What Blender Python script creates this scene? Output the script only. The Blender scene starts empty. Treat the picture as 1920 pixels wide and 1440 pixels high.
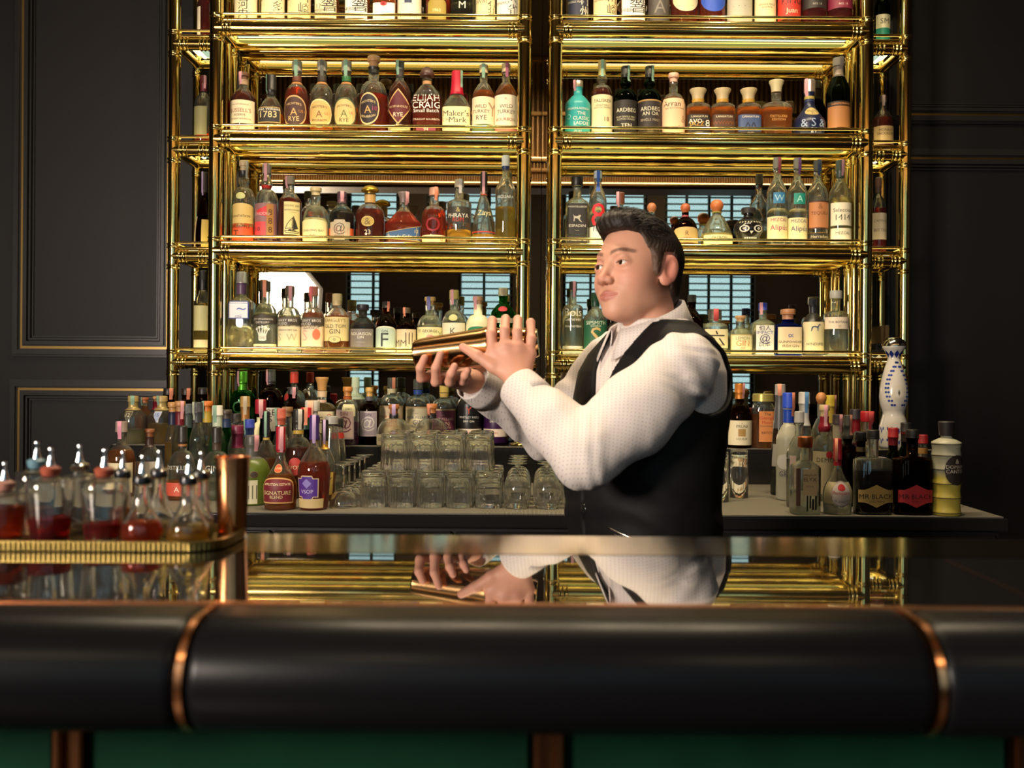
import bpy, math, random
import numpy as np
from mathutils import Vector, Matrix

random.seed(7)
SC = bpy.context.scene
COL = SC.collection

# ------------------------------------------------------------------ camera
EYE = 1.295            # camera height above the floor
FPX = 1740.0           # focal length in pixels of the 1920 px wide frame
VX, VY = 1003.0, 708.0 # principal point
ROLL = 0.007
cam_d = bpy.data.cameras.new('camera')
cam = bpy.data.objects.new('camera', cam_d)
COL.objects.link(cam)
cam_d.sensor_fit = 'HORIZONTAL'
cam_d.sensor_width = 36.0
cam_d.lens = FPX / 1920.0 * 36.0
cam_d.shift_x = -(VX - 960.0) / 1920.0
cam_d.shift_y = (VY - 720.0) / 1920.0
cam_d.clip_start = 0.05
cam_d.dof.use_dof = True
cam_d.dof.focus_distance = 3.0
cam_d.dof.aperture_fstop = 4.8
cr, sr = math.cos(ROLL), math.sin(ROLL)
# columns: right, up, backward
cam.matrix_world = Matrix(((cr, -sr, 0, 0), (0, 0, -1, 0), (sr, cr, 0, EYE), (0, 0, 0, 1)))
SC.camera = cam

def at(px, py, Y):
    """world point seen at picture point (px, py) at depth Y"""
    dx, dy = px - VX, py - VY
    ex = dx * cr + dy * sr
    ey = dy * cr - dx * sr
    return Vector((ex * Y / FPX, Y, EYE - ey * Y / FPX))

# ------------------------------------------------------------------ world, exposure
w = bpy.data.worlds.new('world')
SC.world = w
w.use_nodes = True
w.node_tree.nodes['Background'].inputs[0].default_value = (0.9, 0.8, 0.7, 1)
w.node_tree.nodes['Background'].inputs[1].default_value = 0.01
SC.view_settings.view_transform = 'Standard'
SC.view_settings.look = 'None'
SC.view_settings.exposure = 0.22
SC.view_settings.gamma = 1.0
SC.view_settings.use_curve_mapping = False
cy = SC.cycles
cy.use_denoising = True
cy.use_adaptive_sampling = True
cy.adaptive_threshold = 0.02
cy.max_bounces = 26
cy.diffuse_bounces = 3
cy.glossy_bounces = 6
cy.transmission_bounces = 24
cy.transparent_max_bounces = 40
cy.sample_clamp_indirect = 6.0
cy.sample_clamp_direct = 0.0
cy.blur_glossy = 0.5
cy.caustics_reflective = False
cy.caustics_refractive = True

# light levels
L_SOFTBOX = 95.0
L_PANEL_TOP = 3.4
L_PANEL_UNDER = 0.55
L_LED = 2.2
L_DOWN = 1900.0
L_WINDOW = 2.0

# ------------------------------------------------------------------ helpers
def lin(c):
    if isinstance(c, str):
        h = c.lstrip('#')
        c = [int(h[i:i+2], 16) / 255 for i in (0, 2, 4)]
        c = [v / 12.92 if v <= 0.04045 else ((v + 0.055) / 1.055) ** 2.4 for v in c]
    return (c[0], c[1], c[2], 1.0)

MATS = {}
def pmat(name, color, rough=0.5, metal=0.0, **kw):
    if name in MATS:
        return MATS[name]
    m = bpy.data.materials.new(name)
    m.use_nodes = True
    b = m.node_tree.nodes['Principled BSDF']
    b.inputs['Base Color'].default_value = lin(color)
    b.inputs['Roughness'].default_value = rough
    b.inputs['Metallic'].default_value = metal
    for k, v in kw.items():
        b.inputs[k.replace('_', ' ')].default_value = lin(v) if isinstance(v, str) else v
    MATS[name] = m
    return m

def nodes_of(m):
    nt = m.node_tree
    return nt, nt.nodes, nt.links, nt.nodes['Principled BSDF']

def noise_bump(m, scale, strength, dist=0.002, detail=4.0, stretch=None):
    nt, n, l, b = nodes_of(m)
    tc = n.new('ShaderNodeTexCoord')
    nz = n.new('ShaderNodeTexNoise'); nz.inputs['Scale'].default_value = scale
    nz.inputs['Detail'].default_value = detail
    src = tc.outputs['Object']
    if stretch:
        mp = n.new('ShaderNodeMapping'); mp.inputs['Scale'].default_value = stretch
        l.new(src, mp.inputs['Vector']); src = mp.outputs['Vector']
    l.new(src, nz.inputs['Vector'])
    bp = n.new('ShaderNodeBump'); bp.inputs['Strength'].default_value = strength
    bp.inputs['Distance'].default_value = dist
    l.new(nz.outputs['Fac'], bp.inputs['Height'])
    l.new(bp.outputs['Normal'], b.inputs['Normal'])
    return nz

def noise_color(m, c1, c2, scale, lo=0.35, hi=0.65, detail=5.0, stretch=None):
    nt, n, l, b = nodes_of(m)
    tc = n.new('ShaderNodeTexCoord')
    nz = n.new('ShaderNodeTexNoise'); nz.inputs['Scale'].default_value = scale
    nz.inputs['Detail'].default_value = detail
    src = tc.outputs['Object']
    if stretch:
        mp = n.new('ShaderNodeMapping'); mp.inputs['Scale'].default_value = stretch
        l.new(src, mp.inputs['Vector']); src = mp.outputs['Vector']
    l.new(src, nz.inputs['Vector'])
    cr_ = n.new('ShaderNodeValToRGB')
    cr_.color_ramp.elements[0].position = lo; cr_.color_ramp.elements[0].color = lin(c1)
    cr_.color_ramp.elements[1].position = hi; cr_.color_ramp.elements[1].color = lin(c2)
    l.new(nz.outputs['Fac'], cr_.inputs['Fac'])
    l.new(cr_.outputs['Color'], b.inputs['Base Color'])

def emat(name, color, strength):
    if name in MATS:
        return MATS[name]
    m = bpy.data.materials.new(name)
    m.use_nodes = True
    nt = m.node_tree
    nt.nodes.remove(nt.nodes['Principled BSDF'])
    e = nt.nodes.new('ShaderNodeEmission')
    e.inputs[0].default_value = lin(color); e.inputs[1].default_value = strength
    nt.links.new(e.outputs[0], nt.nodes['Material Output'].inputs[0])
    MATS[name] = m
    return m

def gmat(name, color=(1, 1, 1), ior=1.5, rough=0.0, haze=0.0, hazecol=None, clear=0.0):
    """glass or liquid; haze mixes in a little translucent body colour"""
    if name in MATS:
        return MATS[name]
    m = bpy.data.materials.new(name)
    m.use_nodes = True
    nt = m.node_tree
    nt.nodes.remove(nt.nodes['Principled BSDF'])
    g = nt.nodes.new('ShaderNodeBsdfGlass')
    g.inputs['Color'].default_value = lin(color)
    g.inputs['IOR'].default_value = ior
    g.inputs['Roughness'].default_value = rough
    out = nt.nodes['Material Output']
    gout = g.outputs[0]
    if clear > 0:      # thin walled share: light passes straight through
        tr = nt.nodes.new('ShaderNodeBsdfTransparent'); tr.inputs[0].default_value = lin(color)
        gl = nt.nodes.new('ShaderNodeBsdfGlossy'); gl.inputs['Roughness'].default_value = 0.0
        fr = nt.nodes.new('ShaderNodeFresnel'); fr.inputs[0].default_value = ior
        m1 = nt.nodes.new('ShaderNodeMixShader'); nt.links.new(fr.outputs[0], m1.inputs[0])
        nt.links.new(tr.outputs[0], m1.inputs[1]); nt.links.new(gl.outputs[0], m1.inputs[2])
        m2 = nt.nodes.new('ShaderNodeMixShader'); m2.inputs[0].default_value = clear
        nt.links.new(g.outputs[0], m2.inputs[1]); nt.links.new(m1.outputs[0], m2.inputs[2])
        gout = m2.outputs[0]
    if haze > 0:
        d = nt.nodes.new('ShaderNodeBsdfTranslucent')
        d.inputs[0].default_value = lin(hazecol or color)
        d2 = nt.nodes.new('ShaderNodeBsdfDiffuse')
        d2.inputs[0].default_value = lin(hazecol or color)
        mx0 = nt.nodes.new('ShaderNodeMixShader'); mx0.inputs[0].default_value = 0.3
        nt.links.new(d.outputs[0], mx0.inputs[1]); nt.links.new(d2.outputs[0], mx0.inputs[2])
        mx = nt.nodes.new('ShaderNodeMixShader'); mx.inputs[0].default_value = haze
        nt.links.new(gout, mx.inputs[1]); nt.links.new(mx0.outputs[0], mx.inputs[2])
        nt.links.new(mx.outputs[0], out.inputs[0])
    else:
        nt.links.new(gout, out.inputs[0])
    MATS[name] = m
    return m

def obj(name, data, parent=None, loc=None):
    o = bpy.data.objects.new(name, data)
    COL.objects.link(o)
    if parent is not None:
        o.parent = parent
    if loc is not None:
        o.location = loc
    return o

def mesh(name, verts, faces, material, parent=None, smooth=True, loc=None, autosmooth=None):
    me = bpy.data.meshes.new(name)
    me.from_pydata([tuple(v) for v in verts], [], [tuple(f) for f in faces])
    if smooth:
        me.polygons.foreach_set('use_smooth', [True] * len(me.polygons))
    if autosmooth:
        try:
            me.set_sharp_from_angle(angle=math.radians(autosmooth))
        except Exception:
            pass
    if material is not None:
        me.materials.append(material)
    me.update()
    return obj(name, me, parent, loc)

def tag(o, label=None, cat=None, group=None, kind=None):
    if label: o['label'] = label
    if cat: o['category'] = cat
    if group: o['group'] = group
    if kind: o['kind'] = kind
    return o

def empty(name, loc, rz=0.0):
    o = bpy.data.objects.new(name, None)
    COL.objects.link(o)
    o.location = loc
    o.rotation_euler = (0, 0, rz)
    o.empty_display_size = 0.05
    return o

class MB:
    """collects simple solids into one mesh"""
    def __init__(s):
        s.v, s.f = [], []
    def add(s, v, f):
        b = len(s.v)
        s.v += [tuple(p) for p in v]
        s.f += [tuple(i + b for i in q) for q in f]
        return s
    def box(s, x0, x1, y0, y1, z0, z1):
        v = [(x, y, z) for x in (x0, x1) for y in (y0, y1) for z in (z0, z1)]
        return s.add(v, [(0,1,3,2),(4,6,7,5),(0,4,5,1),(2,3,7,6),(0,2,6,4),(1,5,7,3)])
    def bbox(s, x0, x1, y0, y1, z0, z1, b=0.004):
        """box with chamfered edges"""
        import bmesh
        bm = bmesh.new()
        bmesh.ops.create_cube(bm, size=1.0)
        for v in bm.verts:
            v.co = Vector(((x0+x1)/2 + v.co.x*(x1-x0), (y0+y1)/2 + v.co.y*(y1-y0), (z0+z1)/2 + v.co.z*(z1-z0)))
        bmesh.ops.bevel(bm, geom=bm.edges[:], offset=b, segments=2, affect='EDGES')
        bm.verts.index_update()
        s.add([v.co[:] for v in bm.verts], [[v.index for v in f.verts] for f in bm.faces])
        bm.free()
        return s
    def tube(s, p, q, r, n=16, r2=None, cap=True):
        p, q = Vector(p), Vector(q)
        d = (q - p).normalized()
        a = d.orthogonal().normalized(); b = d.cross(a)
        r2 = r if r2 is None else r2
        v = []
        for c, rr in ((p, r), (q, r2)):
            for i in range(n):
                t = 2 * math.pi * i / n
                v.append(c + a * (rr * math.cos(t)) + b * (rr * math.sin(t)))
        f = [(i, (i+1) % n, n + (i+1) % n, n + i) for i in range(n)]
        if cap:
            f += [tuple(range(n-1, -1, -1)), tuple(range(n, 2*n))]
        return s.add(v, f)
    def lathe(s, prof, n=20, c=(0, 0, 0), axis='Z'):
        v, f = [], []
        k = len(prof)
        for i in range(n):
            t = 2 * math.pi * i / n
            for r, z in prof:
                x, y = r * math.cos(t), r * math.sin(t)
                if axis == 'Z': v.append((c[0]+x, c[1]+y, c[2]+z))
                elif axis == 'X': v.append((c[0]+z, c[1]+x, c[2]+y))
                else: v.append((c[0]+x, c[1]+z, c[2]+y))
        for i in range(n):
            j = (i + 1) % n
            for m in range(k - 1):
                q = (i*k+m, j*k+m, j*k+m+1, i*k+m+1)
                f.append(q if axis == 'Z' else q[::-1] if axis == 'Y' else q)
        return s.add(v, f)
    def build(s, name, material, parent=None, smooth=False, loc=None, autosmooth=None):
        return mesh(name, s.v, s.f, material, parent, smooth or bool(autosmooth), loc, autosmooth)

def sweep(path, radii, n=10, closed_ends=True):
    """tube along a 3D path with a radius per point"""
    P = [Vector(p) for p in path]
    v, f = [], []
    prev = None
    for i, p in enumerate(P):
        d = (P[min(i+1, len(P)-1)] - P[max(i-1, 0)]).normalized()
        if prev is None:
            a = d.orthogonal().normalized()
        else:
            a = (prev - d * prev.dot(d)).normalized()
        prev = a
        b = d.cross(a)
        r = radii[i] if hasattr(radii, '__len__') else radii
        for k in range(n):
            t = 2 * math.pi * k / n
            v.append(p + a * (r * math.cos(t)) + b * (r * math.sin(t)))
    for i in range(len(P) - 1):
        for k in range(n):
            f.append((i*n+k, i*n+(k+1) % n, (i+1)*n+(k+1) % n, (i+1)*n+k))
    if closed_ends:
        f.append(tuple(range(n-1, -1, -1)))
        f.append(tuple(range((len(P)-1)*n, len(P)*n)))
    return v, f
# ------------------------------------------------------------------ shared materials
brass = pmat('polished_brass', (0.66, 0.49, 0.165), 0.11, 1.0)
noise_bump(brass, 9.0, 0.035, 0.004, 2.0)
brass2 = pmat('aged_brass', (0.45, 0.28, 0.09), 0.30, 1.0)
copper = pmat('copper', (0.80, 0.36, 0.16), 0.22, 1.0)
black_paint = pmat('black_panel_paint', (0.0095, 0.0082, 0.0086), 0.5, 0.0, Specular_IOR_Level=0.25)
noise_bump(black_paint, 60.0, 0.04, 0.001)
black_mould = pmat('black_moulding_paint', (0.016, 0.015, 0.015), 0.3)
black_gloss = pmat('black_gloss', (0.012, 0.011, 0.011), 0.12)
noise_bump(black_gloss, 14.0, 0.03, 0.002)
dark_wood = pmat('dark_floor_wood', (0.03, 0.018, 0.012), 0.35)
noise_color(dark_wood, (0.045, 0.026, 0.016), (0.018, 0.011, 0.008), 6.0, stretch=(1, 8, 1))
plaster = pmat('dark_plaster', (0.09, 0.078, 0.066), 0.8)
noise_bump(plaster, 30.0, 0.15, 0.003)

# ------------------------------------------------------------------ room shell
RX0, RX1, RY0, RY1, RZ = -4.3, 4.3, -3.0, 4.55, 4.05
def wallbox(name, b, m):
    o = MB().box(*b).build(name, m)
    o['kind'] = 'structure'
    return o
wallbox('floor', (RX0, RX1, RY0, RY1, -0.1, 0.0), dark_wood)
wallbox('ceiling', (RX0, RX1, RY0, RY1, RZ, RZ + 0.1), plaster)
wallbox('wall_left', (RX0 - 0.1, RX0, RY0, RY1, 0, RZ), black_paint)
wallbox('wall_right', (RX1, RX1 + 0.1, RY0, RY1, 0, RZ), black_paint)
wallbox('wall_back', (RX0, RX1, RY1, RY1 + 0.1, 0, RZ), black_paint)

def panel_frame(name, x0, x1, z0, z1, Y):
    """raised black moulding with a brass inlay around a wall panel"""
    def ring(a, b, y0, y1, mb):
        mb.box(x0+a, x1-a, y0, y1, z0+a, z0+b)
        mb.box(x0+a, x1-a, y0, y1, z1-b, z1-a)
        mb.box(x0+a, x0+b, y0, y1, z0+b, z1-b)
        mb.box(x1-b, x1-a, y0, y1, z0+b, z1-b)
    mb = MB()
    ring(-0.046, -0.034, Y-0.014, Y, mb)
    ring(-0.034, -0.012, Y-0.028, Y, mb)
    ring(-0.012, -0.006, Y-0.016, Y, mb)
    ring(0.006, 0.014, Y-0.016, Y, mb)
    ring(0.014, 0.030, Y-0.026, Y, mb)
    ring(0.036, 0.044, Y-0.018, Y, mb)
    ring(0.050, 0.056, Y-0.010, Y, mb)
    o = mb.build(name, black_mould)
    o['kind'] = 'structure'
    m2 = MB(); ring(-0.006, 0.006, Y-0.012, Y, m2)
    i = m2.build('brass_inlay', brass2, o)
    i['label'] = 'thin brass strip set into the moulding'
    return o
YW = RY1
def wx(px): return (px - VX) * YW / FPX
def wz(py, px=300): return at(px, py, YW).z
panel_frame('trim_1', wx(42), wx(315), wz(652, 180), 3.7, YW)
panel_frame('trim_2', wx(38), wx(315), 0.25, wz(730, 180), YW)
panel_frame('trim_3', wx(1678), wx(2300), wz(216, 1800), 3.7, YW)
panel_frame('trim_4', wx(1678), wx(2300), 0.25, wz(298, 1800), YW)
panel_frame('trim_5', wx(-420), wx(-40), wz(652, 180), 3.7, YW)
panel_frame('trim_6', wx(-420), wx(-40), 0.25, wz(730, 180), YW)

# window wall behind the camera, seen in the mirror
MIRY = 4.27
YV = 2 * MIRY - RY0            # its virtual depth in the mirror
def mxp(px): return (px - VX) * YV / FPX
def mzp(py): return EYE + (VY - py) * YV / FPX
wins = [(648, 745), (797, 960), (1054, 1212), (1245, 1415)]
WZ0, WZ1 = 1.0, 3.72
xs = [RX0] + [v for a, b in wins for v in (mxp(a), mxp(b))] + [RX1]
mb = MB()
for i in range(0, len(xs), 2):
    mb.box(xs[i], xs[i+1], RY0 - 0.14, RY0, WZ0, WZ1)
mb.box(RX0, RX1, RY0 - 0.14, RY0, 0, WZ0)
mb.box(RX0, RX1, RY0 - 0.14, RY0, WZ1, RZ)
o = mb.build('wall_front', plaster); o['kind'] = 'structure'
sky_pane = emat('daylight_pane', (0.40, 0.70, 0.88), L_WINDOW)
steel = pmat('dark_steel', (0.03, 0.035, 0.03), 0.5, 0.6)
slat_m = pmat('blind_slat', (0.10, 0.13, 0.13), 0.6)
slat_cache = {}
for wi, (a, b) in enumerate(wins):
    x0, x1 = mxp(a), mxp(b)
    root = empty('window_%d' % (wi + 1), ((x0+x1)/2, RY0 - 0.07, WZ0)); root['kind'] = 'structure'
    hw = (x1 - x0) / 2
    H = WZ1 - WZ0
    MB().box(-hw, hw, -0.065, -0.055, 0, H).build('pane', sky_pane, root)
    fr = MB()
    fr.box(-hw, -hw+0.04, -0.04, 0.0, 0, H); fr.box(hw-0.04, hw, -0.04, 0.0, 0, H)
    fr.box(-hw, hw, -0.04, 0.0, 0, 0.05); fr.box(-hw, hw, -0.04, 0.0, H-0.05, H)
    n = max(1, round(2*hw/0.32))
    for k in range(1, n):
        xx = -hw + 2*hw*k/n
        fr.box(xx-0.016, xx+0.016, -0.04, 0.0, 0.05, H-0.05)
    fr.build('window_frame', steel, root)
    bm = None
    nz = 32
    for k in range(nz):
        z = 0.08 + (H - 0.16) * k / (nz - 1)
        if bm is None:
            bo = MB().box(-hw+0.01, hw-0.01, 0.008, 0.030, -0.009, 0.009).build('blind_slat', slat_m, root, loc=(0, 0, z))
            bm = bo.data
        else:
            obj('blind_slat', bm, root, (0, 0, z))

# dark high-backed booths standing against the window wall
booth_m = pmat('booth_leather', (0.035, 0.028, 0.025), 0.5)
for k, (px, h) in enumerate(((775, 2.6), (1225, 2.9))):
    X = mxp(px) * 0.93
    r = empty('booth', (X, RY0 + 0.5, 0))
    tag(r, ['tall dark booth seen in the mirror behind the left rack', 'tall dark booth seen in the mirror behind the head'][k], 'booth', 'booths by the windows')
    MB().bbox(-0.5, 0.5, -0.4, -0.22, 0, h, 0.03).build('backrest', booth_m, r)
    MB().bbox(-0.5, 0.5, -0.22, 0.35, 0.30, 0.47, 0.03).build('seat', booth_m, r)
    MB().box(-0.48, 0.48, -0.22, 0.30, 0, 0.30).build('base', black_mould, r)

# ------------------------------------------------------------------ ribbed canopy above the bar (seen in the mirror)
bronze = pmat('bronze', (0.55, 0.34, 0.15), 0.3, 1.0)
ribm = pmat('ribbed_amber_glass', (0.62, 0.40, 0.20), 0.28, 0.6)
can = empty('bar_canopy', (0, 0.55, 2.93))
tag(can, 'bronze ribbed canopy over the bar seen in the mirror', 'canopy')
MB().box(-3.4, 3.4, -0.30, -0.02, 0.0, 1.12).build('canopy_body', pmat('canopy_core', (0.10, 0.06, 0.035), 0.5), can)
for z0, z1, d in ((0.017, 0.035, 0.03), (0.135, 0.165, 0.03), (0.225, 0.25, 0.025), (0.62, 0.65, 0.025), (1.08, 1.12, 0.03)):
    MB().bbox(-3.4, 3.4, -0.02, d, z0, z1, 0.006).build('bronze_moulding', bronze, can)
can_fill = emat('canopy_fill', (1.0, 0.62, 0.25), 13.0)
for z in (0.037, 0.252):
    MB().box(-3.3, 3.3, 0.018, 0.024, z, z+0.006).build('led_strip', can_fill, can)  # glowing strips added to brighten the canopy ribs
def ribs(z0, z1, pitch, r):
    mb = MB()
    n = int(6.7 / pitch)
    for i in range(n):
        x = -3.35 + i * pitch
        vs, k = [], 5
        for z in (z0, z1):
            for a in range(k):
                t = math.pi * a / (k - 1)
                vs.append((x + r * math.cos(t), -0.02 + r * math.sin(t), z))
        mb.add(vs, [(a, a+1, k+a+1, k+a) for a in range(k-1)])
    return mb
rb = ribs(0.035, 0.135, 0.021, 0.0095).build('ribbed_band', ribm, can, smooth=True); rb['kind'] = 'stuff'
rb = ribs(0.165, 0.225, 0.03, 0.013).build('ribbed_band', ribm, can, smooth=True); rb['kind'] = 'stuff'
rb = ribs(0.25, 1.08, 0.042, 0.018).build('ribbed_band', ribm, can, smooth=True); rb['kind'] = 'stuff'

# ------------------------------------------------------------------ lamps of the place and added room fill
# octagonal softbox on a stand: its white face shows in the mirror
sb = empty('softbox_lamp', (-2.78, -1.45, 0.0))
tag(sb, 'octagonal white softbox lamp on a black stand seen in the mirror', 'lamp')
tgt = Vector((0.1, 2.2, 1.35)); pos = Vector((-2.78, -1.45, 2.06))
q = (tgt - pos).to_track_quat('Z', 'Y').to_matrix().to_4x4()
def octo(r, z): return [Vector((r*math.cos(math.pi/8+math.pi/4*i), r*math.sin(math.pi/8+math.pi/4*i), z)) for i in range(8)]
off = Matrix.Translation((0, 0, 2.06)) @ q
vs = [off @ p for p in octo(0.50, 0.0)]
mesh('diffuser', vs, [tuple(range(8))], emat('softbox_light', (1.0, 0.86, 0.72), L_SOFTBOX), sb, smooth=False)
vs = [off @ p for p in octo(0.54, 0.03)] + [off @ p for p in octo(0.54, -0.03)] + [off @ p for p in octo(0.12, -0.42)]
fs = [(i, (i+1) % 8, 8+(i+1) % 8, 8+i) for i in range(8)] + [(8+i, 8+(i+1) % 8, 16+(i+1) % 8, 16+i) for i in range(8)] + [tuple(range(16, 24))]
black_cloth = pmat('black_cloth', (0.012, 0.012, 0.012), 0.9)
mesh('hood', vs, fs, black_cloth, sb, smooth=False)
hp = off @ Vector((0, 0, -0.46))
MB().tube((hp.x, hp.y, 0.7), (hp.x, hp.y, hp.z), 0.015).build('pole', steel, sb)
for k in range(3):
    a = 2*math.pi*k/3 + 0.4
    MB().tube((hp.x, hp.y, 0.75), (hp.x + 0.5*math.cos(a), hp.y + 0.5*math.sin(a), 0.012), 0.011).build('leg', steel, sb)

# recessed ceiling downlights above the back counter
dl_e = emat('downlight_glow', (1.0, 0.80, 0.52), L_DOWN)
for k, (X, nm) in enumerate(((-1.0, 'above the outer half of the left rack'), (-0.36, 'above the inner half of the left rack'), (0.43, 'above the inner half of the right rack'), (1.10, 'above the outer half of the right rack'))):
    d = empty('downlight', (X, 2.75, RZ - 0.001))
    tag(d, 'small round brass ceiling downlight ' + nm, 'lamp', 'ceiling downlights over the back bar')
    MB().lathe([(0.062, 0), (0.062, -0.012), (0.045, -0.015), (0.040, 0.0)], 20).build('trim_ring', brass, d, smooth=True)
    MB().lathe([(0.040, -0.006), (0.0001, -0.006)], 20).build('lens', dl_e, d)

# two unseen fill lamps, added to brighten the room shown in the mirror
fill_e = emat('room_fill_glow', (1.0, 0.74, 0.46), 420.0)
for k, X in enumerate((-1.3, 1.6)):
    d = empty('fill_lamp', (X, -1.9, RZ - 0.001))
    tag(d, 'added unseen brass fill lamp behind the camera, %s the lounge' % ('softbox side of' if k == 0 else 'far side of'), 'lamp', 'added fill lamps of the lounge')
    MB().lathe([(0.10, 0), (0.10, -0.02), (0.075, -0.025), (0.07, 0.0)], 20).build('trim_ring', brass, d, smooth=True)
    MB().lathe([(0.07, -0.010), (0.0001, -0.010)], 20).build('lens', fill_e, d)

# ------------------------------------------------------------------ mirror pier
PX0, PX1 = -1.37, 1.405
wallbox('wall_pier', (PX0, PX1, MIRY + 0.012, RY1, 0.0, RZ), black_paint)
mir = pmat('antique_mirror', (0.56, 0.49, 0.38), 0.0, 1.0)
nt, n, l, b = nodes_of(mir)
tc = n.new('ShaderNodeTexCoord')
nz = n.new('ShaderNodeTexNoise'); nz.inputs['Scale'].default_value = 420.0; nz.inputs['Detail'].default_value = 2.0
l.new(tc.outputs['Object'], nz.inputs['Vector'])
rp = n.new('ShaderNodeValToRGB')
rp.color_ramp.elements[0].position = 0.36; rp.color_ramp.elements[0].color = (0.29, 0.25, 0.19, 1)
rp.color_ramp.elements[1].position = 0.62; rp.color_ramp.elements[1].color = (0.60, 0.54, 0.43, 1)
l.new(nz.outputs['Fac'], rp.inputs['Fac']); l.new(rp.outputs['Color'], b.inputs['Base Color'])
mr = empty('wall_mirror', (0, MIRY, 1.003))
tag(mr, 'speckled antique mirror panels on the wall behind the racks', 'mirror')
for x0, x1 in ((PX0, -0.030), (-0.027, 0.022), (0.025, 0.062), (0.065, PX1)):
    MB().bbox(x0, x1, 0.0, 0.011, 0.0, 2.9, 0.003).build('mirror_pane', mir, mr)

# ------------------------------------------------------------------ brass racks
DEP = 4.0
ZS = [1.352 + 0.48 * k for k in range(5)]
ztop = 3.75
panel_up = emat('shelf_glow', (1.0, 0.82, 0.36), L_PANEL_TOP)
panel_dn = emat('shelf_glow_under', (0.76, 1.0, 0.70), L_PANEL_UNDER)
led_m = emat('led_strip', (1.0, 0.86, 0.50), L_LED)
def ring_prof(r):
    return [(r*0.98, -0.012), (r+0.003, -0.011), (r+0.0045, -0.0085), (r+0.003, -0.006), (r+0.0012, -0.005),
            (r+0.0012, 0.005), (r+0.003, 0.006), (r+0.0045, 0.0085), (r+0.003, 0.011), (r*0.98, 0.012)]
ring_cache = {}
def ring(r, parent, loc, axis='Z'):
    k = (round(r, 4), axis)
    if k not in ring_cache:
        ring_cache[k] = MB().lathe(ring_prof(r), 20, axis=axis).build('collar', brass, parent, smooth=True, loc=loc).data
    else:
        obj('collar', ring_cache[k], parent, loc)

def post(root, x, y, r, z0, z1, zs, collars=True):
    p = MB().tube((0, 0, z0), (0, 0, z1), r, 24).build('post', brass, root, autosmooth=40, loc=(x, y, 0))
    if collars:
        for z in zs:
            ring(r, p, (0, 0, z + 0.048))
            ring(r, p, (0, 0, z - 0.048))
        b = MB().lathe([(0.0001, 0), (r+0.022, 0), (r+0.022, 0.008), (r+0.004, 0.012), (r+0.002, 0.03)], 24).build('foot', brass, p, smooth=True, loc=(0, 0, z0))
    return p

def rack(name, label, x0, x1, y0, y1, ymid, side=None, zs=ZS, z_floor=1.003, rp=0.0285, rr=0.031):
    root = empty(name, (0, 0, 0))
    tag(root, label, 'shelf rack')
    xs = (x0, x1) if side is None else ((x0,) if side == 'L' else (x1,))
    for x in (x0, x1):
        if side is None or x in xs:
            post(root, x, y0, rp, z_floor, ztop, zs)
            post(root, x, y1, rp*0.8, z_floor, ztop, zs)
            if ymid: post(root, x, ymid, rp*0.62, z_floor, ztop, zs, False)
        else:
            post(root, x, y0, rp*0.7, z_floor, ztop, zs, False)
    for i, z in enumerate(zs):
        rl = MB().tube((x0, y0, z), (x1, y0, z), rr, 24).build('rail', brass, root, autosmooth=40)
        for xx, s in ((x0, 1), (x1, -1)):
            ring(rr, rl, (xx + s*(rp + 0.030), y0, z), 'X')
            ring(rr, rl, (xx + s*(rp + 0.012), y0, z), 'X')
        MB().tube((x0, y1, z), (x1, y1, z), rr*0.86, 20).build('rail', brass, root, autosmooth=40)
        for xx in (x0, x1):
            MB().tube((xx, y0, z), (xx, y1, z), rr*0.86, 20).build('side_rail', brass, root, autosmooth=40)
        g = MB().tube((x0, y0, z+0.063), (x1, y0, z+0.063), 0.0058, 12)
        g.build('guard_rail', brass, root, autosmooth=40)
        MB().tube((x0, y0, z+0.063), (x0, y1, z+0.063), 0.0045, 10).build('guard_rail', brass, root, autosmooth=40)
        MB().tube((x1, y0, z+0.063), (x1, y1, z+0.063), 0.0045, 10).build('guard_rail', brass, root, autosmooth=40)
        sp = MB().box(x0+0.012, x1-0.012, y0+0.010, y1+0.01, z+0.0375, z+0.045).build('shelf_board', panel_up, root)
        MB().tube((x0+0.012, y0+0.002, z+0.0365), (x1-0.012, y0+0.002, z+0.0365), 0.0085, 12).build('glow_mask_lip', brass, root, autosmooth=40)  # lip added to cover the glowing front edge of the board
        sp['label'] = 'glowing frosted glass shelf board'
        un = MB().box(x0+0.03, x1-0.03, y0+0.03, y1-0.02, z+0.029, z+0.0365).build('light_panel', panel_dn, root)
        un['label'] = 'pale green backlit panel under the shelf'
        if side is None:
            MB().box(x0+0.04, x1-0.04, y0+0.034, y0+0.046, z+0.020, z+0.028).build('led_strip', led_m, root)
        else:
            xe = x0 + 0.05 if side == 'L' else x1 - 0.05
            MB().box(xe-0.006, xe+0.006, y0+0.04, y1-0.03, z+0.020, z+0.028).build('led_strip', led_m, root)
    return root
LX0, LX1 = -1.382, -0.055
QX0, QX1 = 0.080, 1.420
rack('shelf_rack', 'wide brass tube rack on the left full of bottles', LX0, LX1, DEP, DEP+0.205, DEP+0.135)
rack('shelf_rack', 'wide brass tube rack behind the bartender full of bottles', QX0, QX1, DEP, DEP+0.205, DEP+0.135)
rack('shelf_rack', 'narrow brass side rack between the left rack and black wall', -1.640, -1.458, 4.2, 4.48, None, 'L', rp=0.0255, rr=0.026)
rack('shelf_rack', 'narrow brass side rack between the right rack and black wall', 1.500, 1.668, 4.2, 4.48, None, 'R', rp=0.0255, rr=0.026)

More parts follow.
